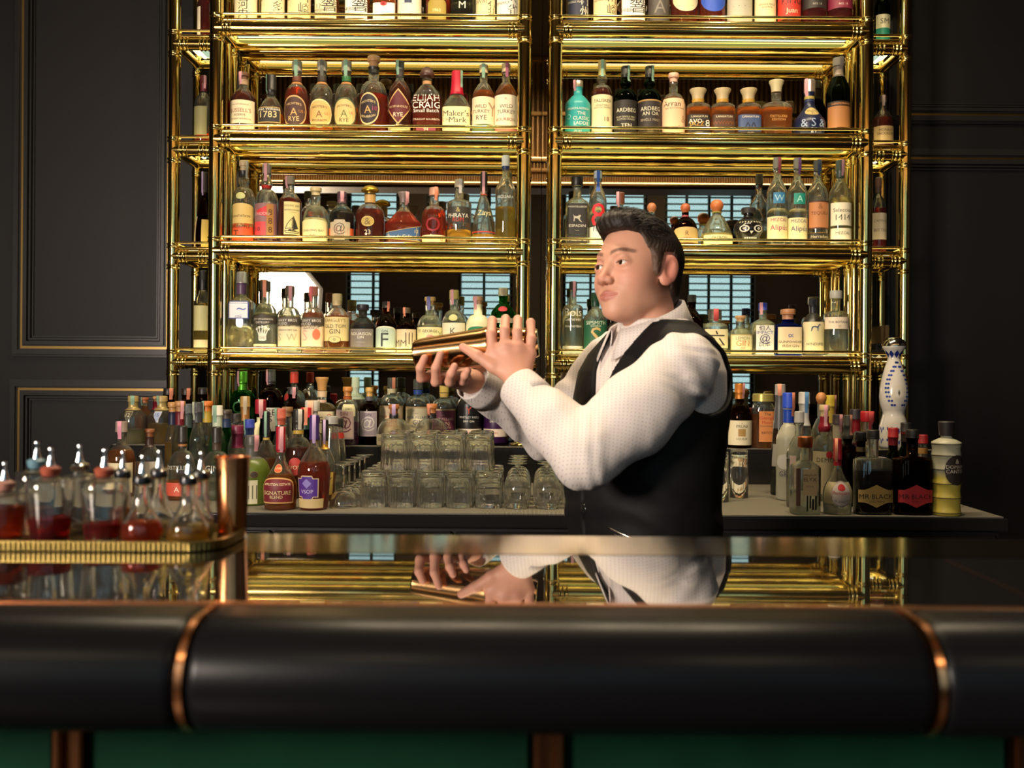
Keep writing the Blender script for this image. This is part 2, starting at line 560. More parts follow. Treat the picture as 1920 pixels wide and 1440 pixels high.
# ------------------------------------------------------------------ back counter with stepped riser
CZ, CY0 = 0.855, 2.985
RSZ, RSY0 = 1.003, 3.885
CX0, CX1 = -2.05, 1.530
bc = empty('back_counter', (0, 0, 0))
tag(bc, 'black back bar counter with raised rear step below the racks', 'counter')
MB().bbox(CX0, CX1, CY0, 4.262, CZ-0.045, CZ-0.004, 0.004).build('worktop', black_gloss, bc)
MB().box(CX0+0.02, CX1-0.02, CY0+0.03, 4.262, 0.08, CZ-0.045).build('cabinet_body', black_paint, bc)
MB().box(CX0+0.03, CX1-0.03, CY0+0.06, 4.25, 0.0, 0.08).build('plinth', black_mould, bc)
for k in range(6):
    a = CX0 + 0.03 + (CX1-CX0-0.06) * k / 6; b_ = CX0 + 0.03 + (CX1-CX0-0.06) * (k+1) / 6
    d = MB().bbox(a+0.006, b_-0.006, CY0+0.012, CY0+0.03, 0.10, CZ-0.06, 0.004).build('door', black_gloss, bc)
    MB().tube(((a+b_)/2-0.06, CY0+0.0, CZ-0.11), ((a+b_)/2+0.06, CY0+0.0, CZ-0.11), 0.005, 10).build('handle', brass2, d)
MB().bbox(-1.78, 1.72, RSY0, 4.262, CZ-0.004, RSZ-0.004, 0.004).build('riser', black_gloss, bc)
for a_, b2 in ((-1.78, PX0-0.002), (PX1+0.002, 1.72)):
    MB().box(a_, b2, 4.263, RY1-0.002, CZ-0.004, RSZ-0.004).build('riser', black_gloss, bc)
matm = pmat('woven_bar_mat', (0.20, 0.18, 0.135), 0.55, 0.25)
nt, n, l, b = nodes_of(matm)
tc = n.new('ShaderNodeTexCoord')
w1 = n.new('ShaderNodeTexWave'); w1.inputs['Scale'].default_value = 72.0; w1.bands_direction = 'X'
w2 = n.new('ShaderNodeTexWave'); w2.inputs['Scale'].default_value = 72.0; w2.bands_direction = 'Y'
mx = n.new('ShaderNodeMath'); mx.operation = 'MULTIPLY'
l.new(tc.outputs['Object'], w1.inputs['Vector']); l.new(tc.outputs['Object'], w2.inputs['Vector'])
l.new(w1.outputs['Fac'], mx.inputs[0]); l.new(w2.outputs['Fac'], mx.inputs[1])
rp = n.new('ShaderNodeValToRGB')
rp.color_ramp.elements[0].position = 0.1; rp.color_ramp.elements[0].color = (0.07, 0.062, 0.046, 1)
rp.color_ramp.elements[1].position = 0.6; rp.color_ramp.elements[1].color = (0.46, 0.41, 0.31, 1)
l.new(mx.outputs[0], rp.inputs['Fac']); l.new(rp.outputs['Color'], b.inputs['Base Color'])
bp = n.new('ShaderNodeBump'); bp.inputs['Strength'].default_value = 0.4; bp.inputs['Distance'].default_value = 0.002
l.new(mx.outputs[0], bp.inputs['Height']); l.new(bp.outputs['Normal'], b.inputs['Normal'])
tag(MB().bbox(CX0+0.01, CX1-0.012, CY0+0.012, RSY0-0.004, CZ-0.0038, CZ, 0.0015).build('bar_mat', matm),
    'woven taupe bar mat covering the lower back counter', 'mat')
tag(MB().bbox(-1.77, 1.71, RSY0+0.006, DEP-0.066, RSZ-0.0038, RSZ, 0.0015).build('bar_mat', matm),
    'narrow woven bar mat on the raised rear step', 'mat')

# ------------------------------------------------------------------ front bar
BZ = EYE - 0.195
GY0, GY1, GY2 = 0.800, 1.020, 1.147
bar_glass = pmat('black_bar_glass', (0.010, 0.009, 0.008), 0.03, 0.0, IOR=1.75, Specular_IOR_Level=0.85, Coat_Weight=1.0, Coat_IOR=1.9, Coat_Roughness=0.015)
strip_m = pmat('smoked_bronze_strip', (0.48, 0.36, 0.14), 0.10, 1.0)
noise_bump(strip_m, 55.0, 0.03, 0.0010, 2.0)
leather = pmat('black_leather', (0.004, 0.004, 0.0048), 0.33, 0.0, Specular_IOR_Level=0.12)
noise_bump(leather, 260.0, 0.10, 0.0006, 3.0)
velvet = pmat('green_velvet', (0.006, 0.075, 0.036), 0.85, 0.0, Specular_IOR_Level=0.1)
noise_color(velvet, (0.0015, 0.016, 0.008), (0.003, 0.029, 0.013), 7.0)
bar = empty('bar_counter', (0, 0, 0))
tag(bar, 'long bar with glossy black top and padded black leather edge', 'bar')
BX0, BX1 = -2.7, 2.7
MB().box(BX0, BX1, GY0, GY1, BZ-0.03, BZ).build('bar_top', bar_glass, bar)
st = MB().bbox(BX0, BX1, GY1+0.0005, GY2, BZ-0.03, BZ+0.0002, 0.003).build('rear_strip', strip_m, bar)
st['label'] = 'smoked bronze strip along the far edge of the bar top'
MB().box(BX0, BX1, 0.90, GY2-0.03, 0.0, BZ-0.03).build('bar_body', black_paint, bar)
tr = MB().bbox(BX0, BX1, GY0-0.010, GY0-0.0005, BZ-0.02, BZ+0.0012, 0.0012).build('copper_trim', copper, bar)
def pad(x0, x1):
    rc, zc, yc = 0.047, BZ - 0.0475, 0.762
    sec = [(GY0-0.012, BZ-0.0005, )]
    sec = [(GY0-0.011, zc+rc)] + [(yc - rc*1.06*math.sin(t), zc + rc*math.cos(t)) for t in [math.pi*i/18 for i in range(19)]] + [(GY0+0.03, zc-rc)]
    v, f = [], []
    ks = [(x0, 0.80), (x0+0.0015, 0.90), (x0+0.005, 0.965), (x0+0.011, 1.0), (x1-0.011, 1.0), (x1-0.005, 0.965), (x1-0.0015, 0.90), (x1, 0.80)]
    m = len(sec)
    for x, s in ks:
        for (y, z) in sec:
            v.append((x, yc + (y-yc)*(s if y < yc else 1), zc + (z-zc)*s))
    for i in range(len(ks)-1):
        for j in range(m-1):
            f.append((i*m+j, i*m+j+1, (i+1)*m+j+1, (i+1)*m+j))
    f.append(tuple(range(m-1, -1, -1))); f.append(tuple(range((len(ks)-1)*m, len(ks)*m)))
    p = mesh('armrest_pad', v, f, leather, bar, smooth=True, autosmooth=50)
    p['label'] = 'padded black leather armrest segment'
    return p
pad(BX0, -0.2765); pad(-0.2705, 0.3135); pad(0.3195, BX1)
for xb in (-0.2735, 0.3165):
    rc, zc, yc = 0.0462, BZ - 0.0475, 0.762
    v, f = [], []
    sec = [(GY0-0.011, zc+rc)] + [(yc - rc*1.06*math.sin(t), zc + rc*math.cos(t)) for t in [math.pi*i/18 for i in range(19)]] + [(GY0+0.03, zc-rc)]
    m = len(sec)
    for x in (xb-0.003, xb+0.003):
        v += [(x, y, z) for y, z in sec]
    f = [(j, j+1, m+j+1, m+j) for j in range(m-1)] + [tuple(range(m-1, -1, -1)), tuple(range(m, 2*m))]
    mesh('copper_band', v, f, copper, bar, smooth=True, autosmooth=50)
px_ = [-2.22, -1.773, -1.326, -0.880, -0.433, 0.015, 0.463, 0.910, 1.358, 1.806, 2.253]
edges = [BX0] + px_ + [BX1]
for a, b_ in zip(edges[:-1], edges[1:]):
    MB().bbox(a+0.014, b_-0.014, 0.872, 0.90, 0.06, BZ-0.09, 0.006).build('velvet_panel', velvet, bar)
for x in px_:
    p = MB()
    p.bbox(x-0.014, x-0.006, 0.862, 0.90, 0.0, BZ-0.09, 0.002); p.bbox(x+0.006, x+0.014, 0.862, 0.90, 0.0, BZ-0.09, 0.002)
    p.bbox(x-0.006, x+0.006, 0.870, 0.90, 0.0, BZ-0.09, 0.001)
    p.build('pilaster', pmat('dark_copper', (0.30, 0.13, 0.055), 0.3, 1.0), bar)
MB().box(BX0, BX1, 0.865, 0.90, 0.0, 0.06).build('kick_plate', brass2, bar)
# thin copper mitre line let into the glass where two bar tops meet
def on_bar(px, py):
    dy = (py - VY) * cr - (px - VX) * sr
    return at(px, py, (EYE - BZ - 0.0005) * FPX / dy)
a, b_ = on_bar(1772, 1049), on_bar(1990, 1146)
d = (b_ - a).normalized(); nrm = Vector((-d.y, d.x, 0)) * 0.0006
mesh('copper_seam', [a - nrm, b_ - nrm, b_ + nrm, a + nrm], [(0, 1, 2, 3)], copper, bar, smooth=False)
# ------------------------------------------------------------------ bottle kit
def hexmat(c, rough=0.55, metal=0.0):
    return pmat('paint_%s_%d_%d' % (c.lstrip('#'), rough*100, metal*100), c, rough, metal)

GL = {'clear': (0.965, 0.975, 0.95), 'green': (0.06, 0.50, 0.10), 'dkgreen': (0.07, 0.13, 0.04), 'olive': (0.30, 0.38, 0.06),
      'brown': (0.20, 0.08, 0.03), 'black': (0.03, 0.025, 0.02), 'blue': (0.04, 0.14, 0.75), 'grey': (0.55, 0.55, 0.52)}
LQ = {'amber': (0.92, 0.44, 0.08), 'orange': (0.97, 0.48, 0.09), 'red': (0.84, 0.20, 0.04), 'dark': (0.52, 0.13, 0.04), 'gold': (0.95, 0.70, 0.22),
      'pale': (0.95, 0.90, 0.62), 'water': (0.97, 0.98, 0.95), 'black': (0.05, 0.018, 0.01), 'purple': (0.28, 0.03, 0.22),
      'pink': (0.95, 0.55, 0.38), 'ruby': (0.55, 0.03, 0.03), 'green': (0.10, 0.5, 0.12), 'yellow': (0.85, 0.70, 0.18), 'lilac': (0.62, 0.55, 0.62)}
def glassm(k):
    return gmat('glass_' + k, GL[k], 1.5, 0.0, 0.02, None, 0.15)
def liqm(k):
    hz = 0.03 if k in ('water',) else 0.05 if k == 'black' else 0.20
    c = LQ[k]
    m = max(c)
    return gmat('liquid_' + k, c, 1.34, 0.0, hz, tuple(min(1.0, (v/m)**1.25*(m**0.5)) for v in c), 0.25)

def shoulder(kind, t):
    if kind == 'dome': return math.sqrt(max(0.0, 1 - t * t))
    if kind == 'ess': return 0.5 + 0.5 * math.cos(math.pi * t)
    if kind == 'mix': return 0.5 * math.sqrt(max(0.0, 1 - t * t)) + 0.5 * (0.5 + 0.5 * math.cos(math.pi * t))
    if kind == 'cone': return 1 - t
    return 1 - t

PR = {  # sh, nk, nr, glass end, shoulder kind, squareness, depth/width, base scale, bulge
    'wh':   (0.55, 0.74, 0.34, 0.88, 'mix', 0, 1, 1, 0),
    'ct':   (0.52, 0.70, 0.54, 0.88, 'mix', 0, 1, 1, 0),
    'mi':   (0.44, 0.68, 0.36, 0.86, 'dome', 0, 1, 0.97, 0),
    'bo':   (0.60, 0.76, 0.35, 0.88, 'mix', 0, 1, 1, 0),
    'ev':   (0.36, 0.62, 0.34, 0.74, 'mix', 0.4, 0.8, 1, 0),
    'fl':   (0.52, 0.74, 0.30, 0.82, 'mix', 0.85, 0.55, 0.97, 0),
    'mk':   (0.42, 0.64, 0.34, 0.68, 'mix', 0.7, 0.8, 1, 0),
    'sq':   (0.60, 0.69, 0.36, 0.86, 'mix', 1, 0.9, 1, 0),
    'bu':   (0.52, 0.68, 0.34, 0.88, 'dome', 0, 1, 1, 0.30),
    'de':   (0.62, 0.70, 0.46, 0.78, 'dome', 0.7, 0.85, 1, 0),
    'd2':   (0.52, 0.62, 0.32, 0.80, 'dome', 0.8, 0.7, 0.97, 0),
    'on':   (0.22, 0.60, 0.30, 0.78, 'ess', 0, 1, 0.85, 0),
    'be':   (0.18, 0.66, 0.28, 0.74, 'mix', 0, 1, 1, 0),
    'tr':   (0.40, 0.70, 0.22, 0.80, 'cone', 0.75, 0.55, 0.97, 0),
    'do':   (0.26, 0.66, 0.26, 0.78, 'dome', 0, 1, 1, 0),
    'cy':   (0.62, 0.69, 0.34, 0.88, 'dome', 0, 1, 1, 0),
    'ta':   (0.58, 0.78, 0.42, 0.90, 'mix', 0, 1, 1, 0),
    'mo':   (0.58, 0.74, 0.34, 0.84, 'dome', 0, 1, 1, 0),
    'ap':   (0.26, 0.66, 0.25, 0.72, 'ess', 0, 0.8, 0.96, 0),
    'co':   (0.40, 0.66, 0.26, 0.74, 'mix', 0, 1, 0.86, 0),
    'ci':   (0.30, 0.86, 0.50, 0.90, 'cone', 0, 1, 1, 0),
    'gg':   (0.56, 0.70, 0.44, 0.86, 'mix', 0, 1, 1, 0),
    'ja':   (0.70, 0.82, 0.84, 0.86, 'dome', 0.6, 0.9, 1, 0),
    'bl':   (0.64, 0.68, 0.30, 0.90, 'dome', 0.9, 0.62, 1, 0),
    'tp':   (0.50, 0.62, 0.60, 0.70, 'mix', 0.3, 0.7, 1.15, 0),
}

def prof_of(key, R, h):
    sh, nk, nr, ge, kind, sq, asp, bs, bulge = PR[key]
    P = [(R*bs*0.0001, 0.004*h, sq), (R*bs*0.80, 0.0, sq), (R*bs*0.94, 0.004*h, sq), (R*bs*(0.995), 0.022*h, sq)]
    if bs != 1:
        for t in (0.35, 0.7): P.append((R*(bs + (1-bs)*t), h*(0.022+(sh-0.022)*t), sq))
    P.append((R, h*sh*0.55, sq)) if bs == 1 else None
    N = 9
    for i in range(N + 1):
        t = i / N
        if kind in ('dome', 'mix'): t = math.sin(t * math.pi / 2)
        r = R * (nr + (1 - nr) * shoulder(kind, t))
        P.append((r, h*(sh + (nk - sh) * t), sq * (1 - t) ** 0.6))
    if bulge:
        for i in range(1, 9):
            t = i / 8
            z = nk + (ge - nk) * t * 0.75
            P.append((R*(nr + bulge*0.55*math.sin(math.pi*t)**2), h*z, 0))
    P.append((R*nr, h*(nk + (ge-nk)*0.85), 0))
    P.append((R*nr*1.10, h*(ge-0.012), 0))
    P.append((R*nr*1.10, h*ge, 0))
    return P, asp

def xsec(r, s, asp, t):
    c, sn = math.cos(t), math.sin(t)
    n = 5.0
    rq = (abs(c) ** n + abs(sn) ** n) ** (-1.0 / n)
    k = 1 + (rq - 1) * s
    a = 1 + (asp - 1) * (1.0 if s > 0 or asp == 1 else 0.0) * min(1.0, s * 2 + 0.0001) if s > 0 else 1.0
    return r * k * c, r * k * sn * a

class Surf:
    def __init__(s, P, asp):
        s.P, s.asp = P[1:], asp
        s.z = [p[1] for p in s.P]
    def rs(s, z):
        P = s.P
        if z <= P[0][1]: return P[0][0], P[0][2]
        for a, b in zip(P[:-1], P[1:]):
            if a[1] <= z <= b[1] and b[1] > a[1]:
                t = (z - a[1]) / (b[1] - a[1])
                return a[0] + (b[0]-a[0]) * t, a[2] + (b[2]-a[2]) * t
        return P[-1][0], P[-1][2]
    def pt(s, z, th, e=0.0004):
        """th measured from the front (-Y), positive towards +X"""
        r, q = s.rs(z)
        x, y = xsec(r + e, q, s.asp, th - math.pi/2)
        return (x, y, z)

def lathe_xs(P, asp, n=24, flip=False):
    v, f = [], []
    k = len(P)
    for i in range(n):
        t = 2*math.pi*(i+0.5)/n
        for r, z, s in P:
            x, y = xsec(r, s, asp, t)
            v.append((x, y, z))
    for i in range(n):
        j = (i+1) % n
        for m in range(k-1):
            q = (i*k+m, j*k+m, j*k+m+1, i*k+m+1)
            f.append(q[::-1] if flip else q)
    return v, f

TXT = {}
def text_mesh(s, bold=0.0):
    key = (s, bold)
    if key in TXT: return TXT[key]
    cu = bpy.data.curves.new('txt', 'FONT')
    cu.body = s
    cu.size = 1.0
    cu.resolution_u = 2
    cu.align_x = 'CENTER'
    cu.offset = bold
    o = bpy.data.objects.new('txt', cu)
    me = bpy.data.meshes.new_from_object(o)
    if len(s) <= 2:
        import bmesh
        bm = bmesh.new(); bm.from_mesh(me)
        bmesh.ops.triangulate(bm, faces=bm.faces[:])
        for _ in range(3):
            le = [e for e in bm.edges if e.calc_length() > 0.09]
            if not le: break
            bmesh.ops.subdivide_edges(bm, edges=le, cuts=1)
            bmesh.ops.triangulate(bm, faces=[f for f in bm.faces if len(f.verts) > 3])
        bm.to_mesh(me); bm.free()
    v = np.array([p.co[:] for p in me.vertices]) if len(me.vertices) else np.zeros((0, 3))
    f = [tuple(p.vertices) for p in me.polygons]
    bpy.data.objects.remove(o); bpy.data.curves.remove(cu); bpy.data.meshes.remove(me)
    if len(v):
        lo, hi = v.min(0), v.max(0)
        v = v - (lo + hi) / 2
        wd, ht = hi[0]-lo[0], hi[1]-lo[1]
    else:
        wd, ht = 1, 1
    TXT[key] = (v, f, wd, ht)
    return TXT[key]

SHAPES = {
    'rect': lambda u: (1.0, -1.0),
    'oval': lambda u: (math.sqrt(max(0, 1-u*u)), -math.sqrt(max(0, 1-u*u))),
    'diam': lambda u: (1-abs(u), -(1-abs(u))),
    'arch': lambda u: (0.62 + 0.38*math.sqrt(max(0, 1-u*u)), -1.0),
    'hexb': lambda u: (0.55 + 0.45*max(0, 1-abs(u)*1.6), -(0.55 + 0.45*max(0, 1-abs(u)*1.6))),
    'tri':  lambda u: (1.0, 1.0 - 2*(1-abs(u))),
    'shield': lambda u: (1.0 - 0.25*abs(u), -(1-abs(u)**2.2)*0.95),
    'swoop': lambda u: (0.45 + 0.5*u, -0.75 - 0.2*u),
    'orn': lambda u: (1.0 - 0.22*(abs(u) > 0.55), -1.0 + 0.22*(abs(u) > 0.55)),
}
def patch(S, zc, hh, ang, shape, e, rot=0.0, th0=0.0, nu=14, nv=8):
    v, f = [], []
    fn = SHAPES[shape]
    for i in range(nu + 1):
        u = -1 + 2*i/nu
        up, dn = fn(u)
        if shape == 'diam' or shape == 'oval' or shape == 'tri':
            pass
        for j in range(nv + 1):
            w_ = dn + (up - dn) * j / nv
            v.append(S.pt(zc + w_*hh, th0 + u*ang, e))
    for i in range(nu):
        for j in range(nv):
            a = i*(nv+1)+j
            f.append((a, a+nv+1, a+nv+2, a+1))
    return v, f

def lettering(S, zc, hh, ang, texts, e, parent, th0=0.0, shape='rect'):
    by = {}
    for tx in texts:
        s, vv, size, col = tx[:4]
        dx = tx[4] if len(tx) > 4 else 0.0
        bold = 0.0
        v, f, wd, ht = text_mesh(s, bold)
        if not len(v): continue
        z0 = zc + vv*hh
        r, q = S.rs(z0)
        avail = 2*min(ang, 0.98)*r*0.92*(1 - abs(dx)*0.6)
        if shape == 'oval': avail *= 0.86*math.sqrt(max(0.05, 1 - (abs(vv) + size*0.6)**2))
        elif shape == 'diam': avail *= max(0.15, 1 - abs(vv) - size*0.6)
        elif shape == 'shield': avail *= 0.85
        arc = -math.copysign(0.26, vv)*hh if (shape == 'oval' and abs(vv) > 0.4) else 0.0
        ns = s.count('\n') + 1
        sc = min(size*2*hh/(ht if ns > 1 else 0.72), avail/max(wd, 1e-6))
        b = by.setdefault(col, MB())
        pts = []
        for p in v:
            u = p[0]*sc + dx*ang*r
            pts.append(S.pt(z0 + p[1]*sc + arc*(u/(ang*r))**2, th0 + u/max(r, 1e-4), e))
        b.add(pts, f)
    for col, b in by.items():
        b.build('lettering', hexmat(col, 0.5), parent)

CAPS = {
    'screw': [(0.0001, 1), (0.92, 1), (1.08, 0.96), (1.14, 0.90), (1.14, 0.12), (1.18, 0.10), (1.18, 0.0), (1.02, -0.01)],
    'wide':  [(0.0001, 1), (1.25, 1), (1.42, 0.95), (1.45, 0.85), (1.45, 0.05), (1.40, 0.0), (1.0, -0.01)],
    'cork':  [(0.0001, 1), (1.10, 1), (1.22, 0.95), (1.24, 0.55), (1.20, 0.50), (0.92, 0.46), (0.92, -0.02)],
    'dome':  [(0.0001, 1), (0.6, 0.97), (1.2, 0.82), (1.6, 0.55), (1.7, 0.35), (1.6, 0.22), (0.9, 0.15), (0.9, -0.02)],
    'ball':  [(0.0001, 1), (0.75, 0.94), (1.25, 0.78), (1.5, 0.55), (1.4, 0.30), (1.05, 0.14), (0.95, 0.0)],
    'flare': [(0.0001, 1), (1.45, 1), (1.55, 0.95), (1.5, 0.85), (1.15, 0.5), (1.0, 0.0)],
    'wax':   [(0.0001, 1), (0.95, 1), (1.12, 0.97), (1.14, 0.6), (1.2, 0.3), (1.35, 0.0), (1.5, -0.12), (1.4, -0.16)],
}
def bottle(name, desc, place, group, x, top, w, Y, zb, pr, glass, liq, lvl, cap, capcol, labels, st=None, foil=None, rot=0.0,
           opaque=None, capm=0.0, top2=None, ring=None, dx=0.0, cat='bottle', extra=None):
    ztop = at(x, top, Y).z
    h = ztop - zb
    R = w/2*Y/FPX
    X = at(x, (top + VY)/2, Y).x + dx
    root = empty(name, (X, Y, zb), math.radians(rot))
    tag(root, (desc + ' ' + place).strip(), cat, group)
    P, asp = prof_of(pr, R, h)
    S = Surf(P, asp)
    ge = PR[pr][3]
    nr = PR[pr][2]*R
    n = 24
    if opaque:
        v, f = lathe_xs(P, asp, n)
        mesh('body', v, f, hexmat(opaque, 0.35), root)
    else:
        v, f = lathe_xs(P, asp, n)
        t = min(0.0028, R*0.12)
        Pi = [(max(r - t, 0.0002), z + (0.010*h if i < 4 else 0.0), s) for i, (r, z, s) in enumerate(P[:-1])]
        Pi.append((max(P[-1][0]-t, 0.001), P[-1][1]-0.001, 0))
        v2, f2 = lathe_xs(Pi, asp, n, True)
        k, k2 = len(P), len(Pi)
        b = MB().add(v, f).add(v2, f2)
        o = len(v)
        for i in range(n):
            j = (i+1) % n
            b.f.append((i*k+k-1, j*k+k-1, o+j*k2+k2-1, o+i*k2+k2-1))
        b.build('glass_body', glassm(glass), root, smooth=True)
        if liq and lvl > 0.02:
            zl = lvl*h
            Pl = [(r + t*0.35, z - 0.0004, s) for r, z, s in Pi if z < zl]
            Si = Surf([Pl[0]] + [(r + t*0.35, z - 0.0004, s) for r, z, s in Pi[1:]], asp)
            r, q = Si.rs(zl)
            Pl += [(r, zl, q), (0.0001, zl, q)]
            v3, f3 = lathe_xs(Pl, asp, n)
            mesh('liquid', v3, f3, liqm(liq), root)
    # cap
    hc = h*(1-ge)
    if cap == 'skull':
        pass
    elif cap:
        cp = [(r*nr, ge*h + z*hc) for r, z in CAPS[cap]][::-1]
        cm = hexmat(capcol, 0.3 if capm else 0.42, capm)
        MB().lathe(cp, 18).build('cap' if cap not in ('cork',) else 'stopper', cm, root, autosmooth=50)
    if foil:
        col, z0 = foil[:2]
        zz = [z0*h, z0*h+0.001, ge*h, ge*h]
        pf = [(S.rs(z0*h)[0]*0.99, z0*h)]
        for i in range(7):
            z = z0*h + (ge-z0)*h*i/6
            pf.append((S.rs(z)[0]+0.0007, z))
        MB().lathe(pf, 18).build('neck_foil', hexmat(col, 0.4, foil[2] if len(foil) > 2 else 0.0), root, autosmooth=50)
    if ring:
        for (col, z0, z1) in ring:
            pf = [(S.rs(z0*h)[0]*0.99, z0*h), (S.rs(z0*h)[0]+0.0011, z0*h+0.0004), (S.rs(z1*h)[0]+0.0011, z1*h-0.0004), (S.rs(z1*h)[0]*0.99, z1*h)]
            MB().lathe(pf, 18).build('neck_band', hexmat(col, 0.45), root, autosmooth=50)
    for lb in labels:
        shape, vc, hh, ang, col, texts = lb[:6]
        border = lb[6] if len(lb) > 6 else None
        th0 = math.radians(lb[7]) if len(lb) > 7 else 0.0
        a = math.radians(ang)
        if shape == 'none':
            lettering(S, vc*h, hh*h, a, texts, 0.0010, root, th0)
            continue
        e = 0.0009
        nu = 18
        if border:
            v, f = patch(S, vc*h, hh*h, a, shape, e, th0=th0, nu=nu)
            L0 = mesh('label', v, f, hexmat(border, 0.55), root)
            e += 0.0004
            v, f = patch(S, vc*h, hh*h*0.90, a*0.90, shape, e, th0=th0, nu=nu)
            mesh('label_face', v, f, hexmat(col, 0.55), L0)
        else:
            v, f = patch(S, vc*h, hh*h, a, shape, e, th0=th0, nu=nu)
            L0 = mesh('label', v, f, hexmat(col, 0.55), root)
        if texts:
            lettering(S, vc*h, hh*h, a, texts, e + 0.0004, L0, th0, shape)
    if st:
        col, ang = st[:2]
        z0 = st[2] if len(st) > 2 else (PR[pr][1] + ge)/2
        th = math.radians(ang)
        rc = max(nr*1.2, nr*1.18) if cap else nr
        if cap == 'wide' or cap == 'flare' or cap == 'ball' or cap == 'dome': rc = nr*1.55
        wa = 0.34
        v = []
        zz = [z0*h, (z0*0.5+ge*0.5)*h, ge*h, ge*h + hc*0.5, h + 0.0006]
        for z in zz:
            r = max(S.rs(min(z, ge*h))[0], nr) + 0.001 if z < ge*h - 1e-6 else rc + 0.001
            for u in (-1, 0, 1):
                a = th + u*wa
                v.append((r*math.sin(a), -r*math.cos(a), z))
        for u in (-1, 0, 1):
            a = th + u*wa
            v.append((0.2*rc*math.sin(a), -0.2*rc*math.cos(a), h + 0.0008))
        f = []
        for i in range(5):
            for j in range(2):
                f.append((i*3+j, i*3+j+1, i*3+j+4, i*3+j+3))
        mesh('tax_stamp', v, f, hexmat(col, 0.6), root)
    return root, S, h, R

PK, GN, OR, LI = '#d79aa0', '#7fa48c', '#dc8a6a', '#b59ac0'   # tax stamp colours
CRM, WHT, TAN, BLK, RED = '#e6d7ae', '#ece6d8', '#c9a063', '#1b1817', '#9c1f1f'
# ------------------------------------------------------------------ bottles on the racks
YB = 4.105
def row(place, group, zb, Y, items):
    for it in items:
        it = list(it)
        kw = it.pop() if isinstance(it[-1], dict) else {}
        name, desc, x, top, w, pr, glass, liq, lvl, cap, capcol, labels = it
        bottle(name, desc, place, group, x, top, w, kw.pop('Y', Y), zb, pr, glass, liq, lvl, cap, capcol, labels, **kw)

SZ = [z + 0.0455 for z in ZS]     # shelf surfaces, lowest first
WB, GB, RB, TB, VB, LB = 'whisky_bottle', 'gin_bottle', 'rum_bottle', 'tequila_bottle', 'vodka_bottle', 'liqueur_bottle'

# ---- top shelf, left rack
row('on left rack top shelf', 'bottles on the top shelf of the left rack', SZ[3], YB, [
 (WB, 'cream labelled whisky bottle with three brush characters, first', 460, -62, 43, 'wh', 'clear', 'amber', 0.5, 'screw', BLK, [('rect', .30, .27, 78, CRM, [('戸', .55, .24, BLK), ('河', .02, .24, BLK), ('内', -.55, .24, BLK)])]),
 (WB, 'whisky bottle with black brush writing and golden foot, second', 511, -60, 44, 'wh', 'clear', 'gold', 0.5, 'screw', '#c8a54a', [('arch', .33, .24, 76, CRM, [('CHITA', .35, .10, '#5a4a2a', -.45), ('知\n多', .2, .75, BLK, .45)])]),
 (WB, 'whisky bottle with tall brush characters and brown foot, third', 560, -60, 44, 'wh', 'clear', 'dark', 0.5, 'screw', BLK, [('rect', .33, .24, 76, '#e2cf9c', [('YAMAZAKI', .35, .12, '#4b3a20', -.35), ('山\n崎', .1, .8, BLK, .45)])]),
 (WB, 'amber whisky bottle with seventeen on its cream label', 611, -58, 43, 'de', 'clear', 'amber', 0.5, 'dome', '#caa66a', [('rect', .34, .24, 55, CRM, [('17', -.15, .14, '#4b3a20', -.5), ('HIBIKI', -.45, .12, '#4b3a20', -.4), ('響', .05, .55, BLK, .4)])]),
 (WB, 'amber whisky bottle with one large brush character on cream, fifth', 668, -58, 44, 'de', 'clear', 'amber', 0.5, 'dome', '#caa66a', [('rect', .34, .24, 55, WHT, [('HIBIKI', -.35, .13, '#4b3a20', -.4), ('響', .05, .55, BLK, .4)])]),
 (WB, 'faceted amber bottle with red wax seal over white label', 720, -40, 43, 'sq', 'clear', 'orange', 0.55, 'screw', '#3a2a20', [('rect', .24, .19, 50, WHT, [('^', -.35, .3, '#5a4a3a')]), ('oval', .41, .045, 16, '#b5252c', [])]),
 (WB, 'white labelled bottle with small navy square', 766, -42, 45, 'wh', 'clear', 'pale', 0.5, 'screw', '#2a3350', [('rect', .30, .24, 78, '#e8dfc6', [('WHISKY', -.55, .16, '#3a3a3a'), ('■', .75, .3, '#2f3a5a', .0)])]),
 (WB, 'red amber bottle with scalloped olive gold label', 819, -35, 46, 'bo', 'clear', 'red', 0.6, 'screw', '#6a1a1a', [('arch', .30, .24, 46, '#a08a3a', [('1963', -.05, .14, '#e8d9a0')])]),
 (WB, 'smoky clear bottle with pale etched drawing, third from the right', 866, -30, 45, 'sq', 'grey', 'water', 0.5, 'screw', BLK, [('none', .34, .2, 50, '', [('M', .5, .4, '#cfcab8')])]),
 (WB, 'tall cream label bottle with brown vertical writing, next to last', 908, -58, 37, 'wh', 'clear', 'amber', 0.5, 'screw', '#2a1a10', [('rect', .31, .24, 78, '#dccf9f', [('IWAI', .35, .14, '#6a5a3a', -.3), ('岩\n井', .0, .7, BLK, .55)])]),
 (WB, 'cream label bottle with bold brush characters, last', 950, -58, 41, 'wh', 'clear', 'amber', 0.5, 'screw', BLK, [('rect', .31, .25, 78, WHT, [('TENJAKU', .2, .10, '#4a3a2a', -.4), ('天\n雀', .15, .75, BLK, .4)])]),
])
